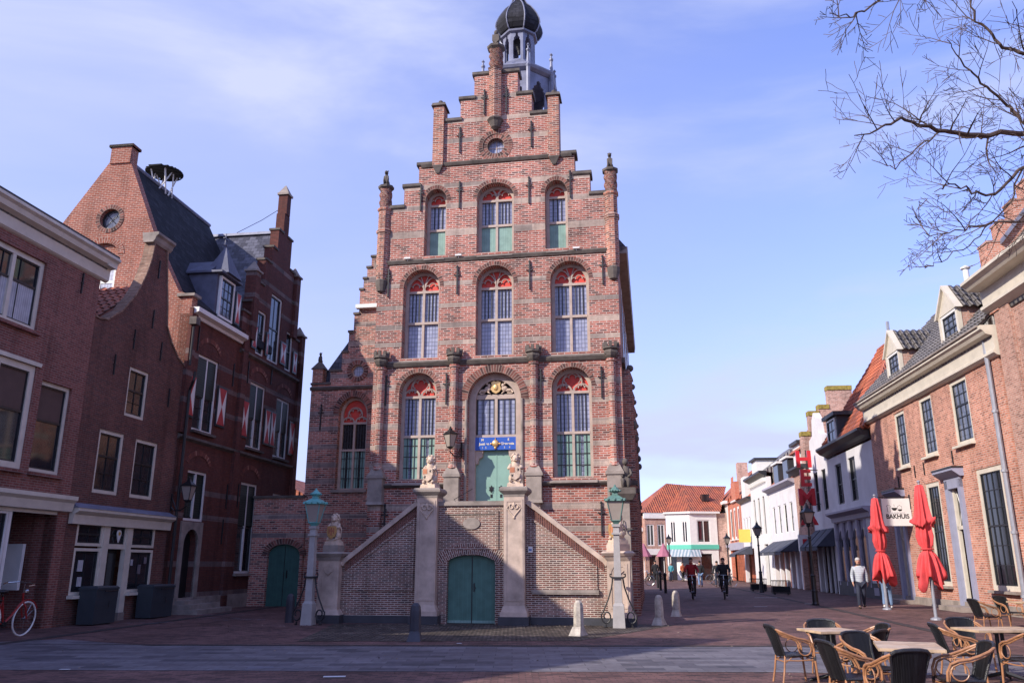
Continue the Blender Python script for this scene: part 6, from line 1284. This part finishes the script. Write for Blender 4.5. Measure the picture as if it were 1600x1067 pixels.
def table(label, x, y, deg, w=.7, d=.7):
    t = thing('terrace_table', label, 'table', (x,y,0), R(deg), 'wooden topped terrace tables')
    t.scale = (.94,)*3; MB().box(-w/2,w/2,-d/2,d/2,.715,.75).build('tabletop', M['tabletop'], t)
    f = MB()
    for q in (-1, 1): f.tube([(q*.04,0,.70),(q*.05,0,.4),(q*.03,0,.06)], .028, 6)
    f.tube([(-.25,-.25,.70),(.25,.25,.70)], .018, 5).tube([(-.25,.25,.70),(.25,-.25,.70)], .018, 5)
    for k in range(4): a = PI/4+k*PI/2; f.tube([(0,0,.12),(.2*cos(a),.2*sin(a),.06),(.36*cos(a),.36*sin(a),.015)], [.035,.03,.02], 6)
    f.build('pedestal', M['black'], t); return t
tb0 = table('square wooden terrace table on the left, before the sunlit paving', 4.5, 12.15, 10)
table('wooden terrace table in the middle, nearest the camera', 4.52, 9.85, -20, .72, 1.0)
table('wooden terrace table on the right with two chairs behind it', 7.0, 12.35, 5, 1.1, .7)
table('far wooden terrace table by the house wall', 12.75, 20.9, 0, .9, .7)

# ---------------------------------------------------------------- people
M['skin'] = mat('skin', (.50,.27,.19), .6, var=.06); M['hairgrey'] = mat('grey hair', (.45,.43,.42), .8); M['hairdark'] = mat('dark hair', (.03,.02,.015), .8)
M['jacketgrey'] = stripes('pale quilted jacket', (.42,.45,.50), (.24,.26,.31), .075, 1, .6, .86); M['navy'] = mat('navy trousers', (.02,.025,.05), .8); M['jeans'] = mat('blue jeans', (.13,.20,.34), .85)
M['cloth_dark'] = mat('black cloth', (.015,.015,.018), .85); M['cloth_red'] = mat('dark red coat', (.33,.01,.015), .8, var=.2); M['shoe'] = mat('brown shoes', (.05,.03,.02), .5); M['whiteshoe'] = mat('white shoes', (.7,.7,.7), .5)
M['teal'] = mat('teal coat', (.05,.25,.30), .8); M['orangecoat'] = mat('orange coat', (.45,.12,.05), .8)
def skin_mesh(name, nodes, edges, mat_, par, sub=2):
    me = bpy.data.meshes.new(name); me.from_pydata([n[0] for n in nodes], edges, []); o = bpy.data.objects.new(name, me); COL.objects.link(o)
    m = o.modifiers.new('skin', 'SKIN'); m.use_smooth_shade = True
    for i, n in enumerate(nodes):
        r = n[1]; me.skin_vertices[0].data[i].radius = (r, r) if not isinstance(r, tuple) else r
    me.skin_vertices[0].data[0].use_root = True
    s = o.modifiers.new('sub', 'SUBSURF'); s.levels = sub; s.render_levels = sub
    dg = bpy.context.evaluated_depsgraph_get(); bpy.context.view_layer.update(); me2 = bpy.data.meshes.new_from_object(o.evaluated_get(bpy.context.evaluated_depsgraph_get()))
    o.modifiers.clear(); old = o.data; o.data = me2; bpy.data.meshes.remove(old); me2.materials.clear(); me2.materials.append(mat_)
    uvl = me2.uv_layers.new(name='UVMap').data
    for p in me2.polygons:
        p.use_smooth = True
        for li in p.loop_indices: c = me2.vertices[me2.loops[li].vertex_index].co; uvl[li].uv = (c.x+c.y, c.z)
    o.parent = par; return o
def limb(pts): return pts
def person(label, loc, rz, top, legs, hair='hairdark', shoe='shoe', pose='stand', H=1.75, coat=0, seat=None, group=None, female=False):
    """faces local -y"""
    t = thing('person', label, 'person', loc, rz, group, H/1.75)
    if pose == 'walk':
        hipz = .93; L = {-1: [(-.09,.0,.92),(-.10,-.12,.50),(-.10,-.08,.09)], 1: [(.09,.0,.92),(.10,.03,.50),(.10,.26,.13)]}
        arms = {-1: [(-.19,0,1.42),(-.25,.04,1.14),(-.25,-.10,.90)], 1: [(.19,0,1.42),(.25,.02,1.14),(.26,.06,.88)]}; dz = 0
    elif pose == 'stand':
        L = {-1: [(-.09,0,.92),(-.10,-.02,.50),(-.11,.01,.09)], 1: [(.09,0,.92),(.10,-.02,.50),(.11,.02,.09)]}
        arms = {-1: [(-.19,0,1.42),(-.24,.03,1.14),(-.20,-.12,.95)], 1: [(.19,0,1.42),(.24,.03,1.14),(.2,-.12,.95)]}; dz = 0
    else:  # riding a bicycle
        L = {-1: [(-.09,.0,.95),(-.12,-.36,.80),(-.10,-.22,.36)], 1: [(.09,0,.95),(.12,-.30,.62),(.10,-.12,.16)]}
        arms = {-1: [(-.19,-.05,1.42),(-.30,-.22,1.20),(-.26,-.50,1.10)], 1: [(.19,-.05,1.42),(.30,-.22,1.20),(.26,-.50,1.10)]}; dz = .02
    ly = -.05 if pose == 'ride' else 0
    # one continuous body (skin), clothes over it
    nd = [((0,.01,1.0+dz),.06),((0,ly*.4,1.15+dz),.125),((0,ly,1.36+dz),.125),((0,ly,1.48+dz),.06),((0,ly-.01,1.56+dz),.065),((0,ly-.02,1.64+dz),.088),((0,ly-.01,1.71+dz),.075)]
    ed = [(0,1),(1,2),(2,3),(3,4),(4,5),(5,6)]
    for q in (-1, 1):
        a = arms[q]; b0 = len(nd); nd += [((a[0][0],a[0][1],a[0][2]+dz),.055),((a[1][0],a[1][1],a[1][2]+dz),.042),((a[2][0],a[2][1],a[2][2]+dz),.03),((a[2][0],a[2][1]-.03,a[2][2]-.07+dz),.028)]
        ed += [(2,b0),(b0,b0+1),(b0+1,b0+2),(b0+2,b0+3)]
        l = L[q]; b0 = len(nd); nd += [((l[0][0],l[0][1]+.01,l[0][2]-.12),.045),(l[1],.045),(l[2],.04),((l[2][0],l[2][1]-.12,max(.03,l[2][2]-.05)),.035)]; ed += [(0,b0),(b0,b0+1),(b0+1,b0+2),(b0+2,b0+3)]
    body = skin_mesh('body', nd, ed, M['skin'], t)
    MB().ball((0,ly-.105,1.635+dz),(.014,.022,.024),6,4).build('nose', M['skin'], body, smooth=True)
    for q in (-1, 1): MB().ball((q*.083,ly,1.64+dz),(.012,.02,.03),6,4).build('ear', M['skin'], body, smooth=True)
    MB().ball((-.033,ly-.088,1.665+dz),(.013,.01,.008),6,4).ball((.033,ly-.088,1.665+dz),(.015,.012,.01),6,4).ball((-.033,ly-.09,1.69+dz),(.02,.008,.005),6,4).ball((.033,ly-.09,1.69+dz),(.02,.008,.005),6,4).box(-.025,.025,ly-.096,ly-.088,1.59+dz,1.597+dz).build('eyes_and_mouth', M['hairdark'], body)
    h = MB().ball((0,ly+.012,1.70+dz),(.092,.10,.085),12,8)
    if female: h.ball((0,ly+.06,1.60+dz),(.09,.06,.13),10,7)
    h.build('hair', M[hair], t, smooth=True)
    # hands
    for q in (-1, 1):
        a = arms[q][2]; hb = MB().ball((a[0],a[1]-.02,a[2]-.05+dz),(.022,.035,.045),8,6)
        for k in range(4): hb.tube([(a[0]-.004*q,a[1]-.045+.02*k,a[2]-.085+dz),(a[0]-.012*q,a[1]-.045+.02*k,a[2]-.115+dz),(a[0]-.022*q,a[1]-.042+.02*k,a[2]-.135-.008*(k in (1,2))+dz)],[.009,.008,.006],5)
        hb.tube([(a[0],a[1]-.05,a[2]-.04+dz),(a[0]-.015*q,a[1]-.07,a[2]-.07+dz),(a[0]-.02*q,a[1]-.07,a[2]-.095+dz)],[.01,.009,.007],5)
        hb.build('hand', M['skin'], body, smooth=True)
    # top
    cw = .045 if pose == 'ride' else 0
    nd = [((0,.01,.83+dz-coat*.05),.155+cw),((0,ly*.4,1.15+dz),.155+cw),((0,ly,1.34+dz),.16+cw),((0,ly,1.44+dz),.11),((0,ly,1.515+dz),.068)]; ed = [(0,1),(1,2),(2,3),(3,4)]
    if coat: nd.append(((0,.02 if pose != 'ride' else -.1,.78),.17)); ed.append((0,5))
    for q in (-1, 1):
        a = arms[q]; b0 = len(nd); nd += [((a[0][0],a[0][1],a[0][2]+dz-.01),.075),((a[1][0],a[1][1],a[1][2]+dz),.062),((a[2][0],a[2][1],a[2][2]+dz),.046)]; ed += [(2,b0),(b0,b0+1),(b0+1,b0+2)]
    jk = skin_mesh('jacket', nd, ed, M[top], t)
    MB().tube([(.075*cos(i*PI/6), ly-.01+.08*sin(i*PI/6), 1.52+dz-.012*sin(i*PI/6)) for i in range(12)], .022, 6, closed=True).build('collar', M[top if top != 'jacketgrey' else 'cloth_dark'], jk, smooth=True)
    nd = [((0,.01,.94),.155)]; ed = []
    for q in (-1, 1):
        l = L[q]; b0 = len(nd); nd += [((l[0][0],l[0][1]+.0,l[0][2]-.06),.105),(l[1],.074),((l[2][0],l[2][1],l[2][2]-.01),.066)]; ed += [(0,b0),(b0,b0+1),(b0+1,b0+2)]
    skin_mesh('trousers', nd, ed, M[legs], t)
    for q in (-1, 1):
        l = L[q][2]; MB().ball((l[0],l[1]-.06,max(.045,l[2]-.045)),(.048,.14,.05),10,6).build('shoe', M[shoe], t, smooth=True)
    return t
person('man with grey hair in pale quilted jacket and navy trousers walking toward us', (13.0,31.6,0), R(-14), 'jacketgrey', 'navy', 'hairgrey', 'shoe', 'walk', 1.80)
person('person in light blue jeans and white shoes hidden behind the left parasol', (14.05,31.8,0), R(150), 'cloth_red', 'jeans', 'hairdark', 'whiteshoe', 'walk', 1.75)
def rider(label, blabel, x, y, rz, top, legs, hair, coat, frame, H=1.78, female=False):
    b = bicycle(blabel, (x,y,0), rz+R(-90), frame, 'tyre', group='ridden bicycles')
    c = person(label, (x-sin(rz)*.2, y+cos(rz)*.2, .06), rz, top, legs, hair, 'cloth_dark', 'ride', H, coat, female=female)
    return b, c
rider('cyclist in a red coat riding toward us in the shaded street', 'bicycle with silver fork under the rider in the red coat', 8.45, 39.7, R(-10), 'cloth_red', 'cloth_dark', 'hairdark', 1, 'steel')
rider('cyclist in black jacket riding toward us on the right', 'bicycle with silver fork under the rider in black', 10.0, 39.9, R(-16), 'cloth_dark', 'cloth_dark', 'hairdark', 1, 'steel')
person('person in black jacket and blue jeans walking away between the two cyclists', (13.6,61,0), R(170), 'cloth_dark', 'jeans', 'hairdark', 'shoe', 'walk', 1.8)
person('person in dark clothes close beside the cyclist in black, further off', (14.6,60.0,0), R(160), 'cloth_dark', 'navy', 'hairdark', 'shoe', 'walk', 1.78)
person('far pedestrian in an orange coat by the white corner shop', (16.2,80,0), R(30), 'orangecoat', 'cloth_dark', 'hairdark', 'shoe', 'stand', 1.72)
person('far pedestrian in a teal coat by the white corner shop', (15.2,80.5,0), R(-30), 'teal', 'navy', 'hairgrey', 'shoe', 'stand', 1.7)
person('tall dark figure at the left side of the street near the pink parasols', (11.4,67,0), R(180), 'cloth_dark', 'cloth_dark', 'hairdark', 'shoe', 'stand', 1.85)
# parked bicycles along both sides of the street
for i, (x, y, a, lb) in enumerate([(15.3,60.5,R(12),'parked dark bicycle nearest among those in front of the awning shop'),(16.4,66.5,R(15),'parked dark bicycle with pale tyre in the middle of the right row'),(17.2,71.5,R(10),'furthest parked dark bicycle of the right row'),(9.9,64,R(20),'silver bicycle parked at the left side beside the dark hall'),(10.3,66,R(-15),'second bicycle parked at the left side, leaning the other way'),(13.6,80,R(8),'far bicycle standing by the corner shop awning')]):
    bicycle(lb, (x,y,0), a, 'steeldark', 'tyre' if i % 2 else 'steel', group='bicycles parked in the street', lean=R(7))
# street bins, bollard of black iron
def bench(label, x, y):
    t = thing('planter', label, 'street planter', (x,y,0), R(-8), 'dark planters on the shop side')
    b = MB().box(-.44,.44,-.2,.2,.12,.42).box(-.47,.47,-.25,.25,.70,.74).box(-.47,.47,-.25,.25,.06,.10)
    for k in range(13):
        for y_ in (-.24,.24): b.box(-.46+.075*k-.012,-.46+.075*k+.012,y_-.01,y_+.01,.08,.72)
    b.build('box', M['cloth_dark'], t)
    MB().box(-.4,-.32,-.2,.2,0,.06).box(.32,.4,-.2,.2,0,.06).build('feet', M['iron'], t)
bench('dark street planter nearest of two before the awnings', 14.6, 46.0); bench('dark street planter behind the other, by the black lamp', 15.0, 51.5)
for (x, y, lb) in ((8.7,48,'dark slim post nearest along the left side of the street'),(9.3,53,'dark slim post second along the left side'),(10.0,58,'dark slim post furthest along the left side')):
    t = thing('street_post', lb, 'post', (x,y,0), 0, 'dark posts along the left side'); MB().lathe([(.08,0),(.08,.9),(.1,.95),(.1,1.05),(.03,1.12)],0,0,10).build('post', M['black'], t)
M['pinkc'] = mat('dusty pink canvas', (.36,.13,.19), .8)
for (x, lb) in ((13.3,'dusty pink cafe parasol half hidden by the dark hall corner'),(15.3,'dusty pink cafe parasol in front of the brown house')):
    t = thing('cafe_parasol', lb, 'parasol', (x,84.5,0), 0, 'pink cafe parasols'); MB().lathe([(.04,0),(.04,3.3)],0,0,6).build('pole', M['white'], t); MB().lathe([(.8,2.3),(.75,2.4),(.3,3.1),(.05,3.6)],0,0,8).build('canopy', M['pinkc'], t)
# litter and paint marks
M['paper'] = mat('white road paint', (.6,.6,.62), .8)
def mark(name, label, x, y, w, d, rz=0):
    o = MB().box(-w/2,w/2,-d/2,d/2,.009,.013).build(name, M['paper']); o.location = (x,y,0); o.rotation_euler = (0,0,rz); tag(o, label, 'litter' if name == 'paper_scrap' else 'road mark'); return o
mark('paper_scrap', 'scrap of white paper on the cobbles near the dark bollard', -1.1, 17.9, .1, .07, .4)
mark('paper_scrap', 'flat white card lying on the near paving at bottom centre', -2.6, 12.75, .32, .12, .1)
mark('paper_scrap', 'small white scrap on the near dark paving at left', -7.0, 13.6, .16, .06, 0)
mark('road_mark', 'short white road dash ahead of the cyclist in red', 9.6, 32.9, .5, .12, 0)
mark('road_mark', 'white road dash on the right of the shaded street', 12.4, 41.5, 1.1, .12, 0)
mark('road_mark', 'white road dash on the right, nearer than the other', 12.3, 35.2, .4, .12, 0)

ck = MB(); random.seed(5)
for cx, cy in ((-10.3,24.0),(-9.0,26.0),(-8.2,25.2),(-9.5,27.5),(-4.0,13.6)):
    for k in range(9):
        x, y, a, l = cx+random.uniform(-.7,.7), cy+random.uniform(-.3,.3), random.uniform(-.5,.5), random.uniform(.15,.5)
        ck.add([(x,y,.012),(x+l*cos(a),y+l*sin(a),.012),(x+l*cos(a),y+l*sin(a)+.035,.012),(x,y+.03,.012)], [(0,1,2,3)])
M['chalk'] = mat('chalk', (.22,.22,.27), .9); struct(ck.build('chalk_marks', M['chalk']), 'stuff')
lf = MB()
for k in range(260):
    x, y = random.uniform(-9,13), random.choice((random.uniform(11,19), random.gauss(23.2,.35), random.uniform(18,34))); s_ = random.uniform(.015,.04); a = random.uniform(0,6)
    if y > 23 and x < 3.5 and y < 34: y = 22.9+random.uniform(-.5,.3)
    lf.add([(x,y,.012),(x+s_*cos(a),y+s_*sin(a),.02),(x+s_*cos(a+1),y+s_*sin(a+1),.03),(x+s_*cos(a+2)*.8,y+s_*sin(a+2)*.8,.012)], [(0,1,2,3)])
M['leaf'] = mat('dry leaf litter', (.25,.19,.15), .9, var=.5, vscale=3); struct(lf.build('leaf_litter', M['leaf']), 'stuff')

# ---------------------------------------------------------------- bare tree reaching in from the right
M['bark'] = mat('grey brown bark', (.16,.10,.075), .85, var=.35, vscale=8, bump=.4)
M['twig'] = mat('twig bark', (.085,.055,.045), .8, var=.3, vscale=5)
tree = thing('bare_tree', 'leafless tree whose bare branches reach in over the right houses', 'tree', (11.6,12.6,0), 0)
TB = Vector((11.6,12.6,0))
trunk = MB(); tw = MB(); random.seed(21)
trunk.tube([(0,0,0),(.05,0,.6),(0,.05,2.2),(-.1,.1,4.2),(-.15,.2,5.2)], [.34,.27,.24,.22,.2], 12)
def rv(s): return Vector((random.uniform(-s,s), random.uniform(-s,s), random.uniform(-s,s)))
def grow(p, d, L, r, lev, mb):
    """a wandering branch with side shoots"""
    n = max(4, int(L/.16)); P = [p.copy()]; rs = [r]; d = d.normalized(); curl = rv(.05)
    for i in range(n):
        d = (d + curl + rv(.17) + Vector((0,0,.02))).normalized(); P.append(P[-1] + d*L/n); rs.append(max(.0045, r*(1-.82*(i+1)/n)))
        if random.random() < .2: curl = rv(.06)
    mb.tube(P, rs, 6 if r > .03 else (4 if r > .012 else 3), cap=False)
    if lev <= 0: return
    k = {3: 7, 2: 5, 1: 3}[lev]
    for j in range(k):
        i = int(n*(.18+.8*(j+random.random()*.7)/k)); i = min(max(i,1), n-1)
        dd = (P[i+1]-P[i]).normalized(); a = rv(1); a = (a - dd*a.dot(dd)).normalized()
        nd = (dd*random.uniform(.5,.9) + a*random.uniform(.5,1.0) + Vector((0,0,.08))).normalized()
        grow(P[i], nd, L*random.uniform(.35,.6), rs[i]*.6, lev-1, mb)
def guided(pts, r0, r1, side, lev=2, sl=1.5):
    r0 *= .72; r1 *= .8
    pts = [Vector(q)-TB for q in pts]; P = []
    for i in range(len(pts)-1):
        for k in range(5): P.append(pts[i].lerp(pts[i+1], k/5) + rv(.035))
    P.append(pts[-1]); n = len(P); rs = [r0+(r1-r0)*(i/(n-1))**.8 for i in range(n)]
    tw.tube(P, rs, 7, cap=False)
    side = int(side*.62)
    for j in range(side):
        i = min(n-2, int(n*(.08+.9*(j+random.random()*.6)/side))); dd = (P[i+1]-P[i]).normalized(); a = rv(1); a = (a-dd*a.dot(dd)).normalized()
        nd = (dd*random.uniform(.4,.9)+a*random.uniform(.5,1)+Vector((0,0,.12))).normalized()
        grow(P[i], nd, sl*random.uniform(.5,1.15)*(1-.35*i/n), max(.011, rs[i]*.5), lev, tw)
def up(px, py, Y):          # a point of the tree that shows at this place from the square, Y metres up the street
    f = (px-800)/1267; g = (533.5-py)/1267; c, s = .9645, .2641
    dy = c-g*s; dz = s+g*c; return (f*Y/dy, Y, 1.6+dz*Y/dy)
TT = (11.45,12.8,5.2)
guided([TT, up(1690,215,13.0), up(1600,208,12.6), up(1510,212,12.2), up(1455,200,11.9), up(1405,185,11.6), up(1368,205,11.4), up(1335,212,11.2)], .10, .010, 24)
guided([up(1560,210,12.4), up(1520,215,12.5), up(1470,205,12.6), up(1440,225,12.8), up(1400,262,13.0), up(1362,250,13.2)], .035, .008, 12, sl=1.2)
guided([TT, up(1680,120,12.0), up(1600,190,12.6), up(1570,165,12.6), up(1535,130,12.4), up(1500,95,12.2), up(1480,62,12.0)], .07, .008, 18)
guided([TT, up(1700,40,11.0), up(1600,85,11.4), up(1560,70,11.3), up(1525,30,11.2), up(1510,-20,11.0)], .07, .012, 16)
guided([TT, up(1660,250,12.0), up(1600,262,11.8), up(1555,305,11.6), up(1520,300,11.5), up(1490,285,11.4), up(1460,300,11.3)], .06, .008, 20)
guided([TT, up(1670,330,11.4), up(1600,345,11.4), up(1540,350,11.3), up(1480,365,11.2), up(1435,368,11.1)], .04, .006, 18, sl=1.1)
guided([up(1600,262,11.8), up(1570,330,12.0), up(1520,375,12.0), up(1470,410,12.0), up(1436,418,11.9)], .022, .006, 10, sl=.9)
guided([TT, up(1700,-60,11.0), up(1560,-40,10.4), up(1440,-30,10.2), up(1350,15,10.0), up(1330,28,9.9), up(1296,22,9.8)], .05, .006, 20, sl=1.2)
guided([TT, up(1720,-200,11.5), up(1640,-420,11.5)], .12, .04, 8, sl=2.2)
guided([TT, (12.8,13.4,7.4), (13.8,14.0,9.6)], .12, .03, 10, sl=2.4)
guided([TT, (11.9,11.4,7.2), (12.3,10.0,9.2)], .11, .03, 10, sl=2.4)
trunk.build('trunk', M['bark'], tree); tw.build('branches', M['twig'], tree)
# ---------------------------------------------------------------- more of the left row behind the picture's edge, whose roofs shade the square
h4 = thing('brick_house', 'dark brick row house with a high gable beyond the left picture edge', 'house', lw(0), LA)
MB().extr([(-24,-.1),(-13.1,-.1),(-13.1,9.4),(-13.4,9.4),(-16.9,13.3),(-20.6,9.4),(-24,9.4)], 0, .4).build('street_wall', M['b1'], h4)
MB().extr([(-20.7,9.4),(-16.9,13.4),(-13.3,9.4)], .4, 9).build('roof', M['tilegrey'], h4)
MB().box(-24,-13.1,.4,9,-.1,9.4).build('body', M['b1'], h4)
h5 = thing('low_annex', 'low brick annex filling the gap between two row houses beyond the left edge', 'house', lw(0), LA)
MB().box(-13.08,-9.72,.3,8,-.1,6.4).build('wall', M['b2'], h5); MB().box(-13.08,-9.72,.2,8.1,6.4,6.55).build('coping', M['stone'], h5)
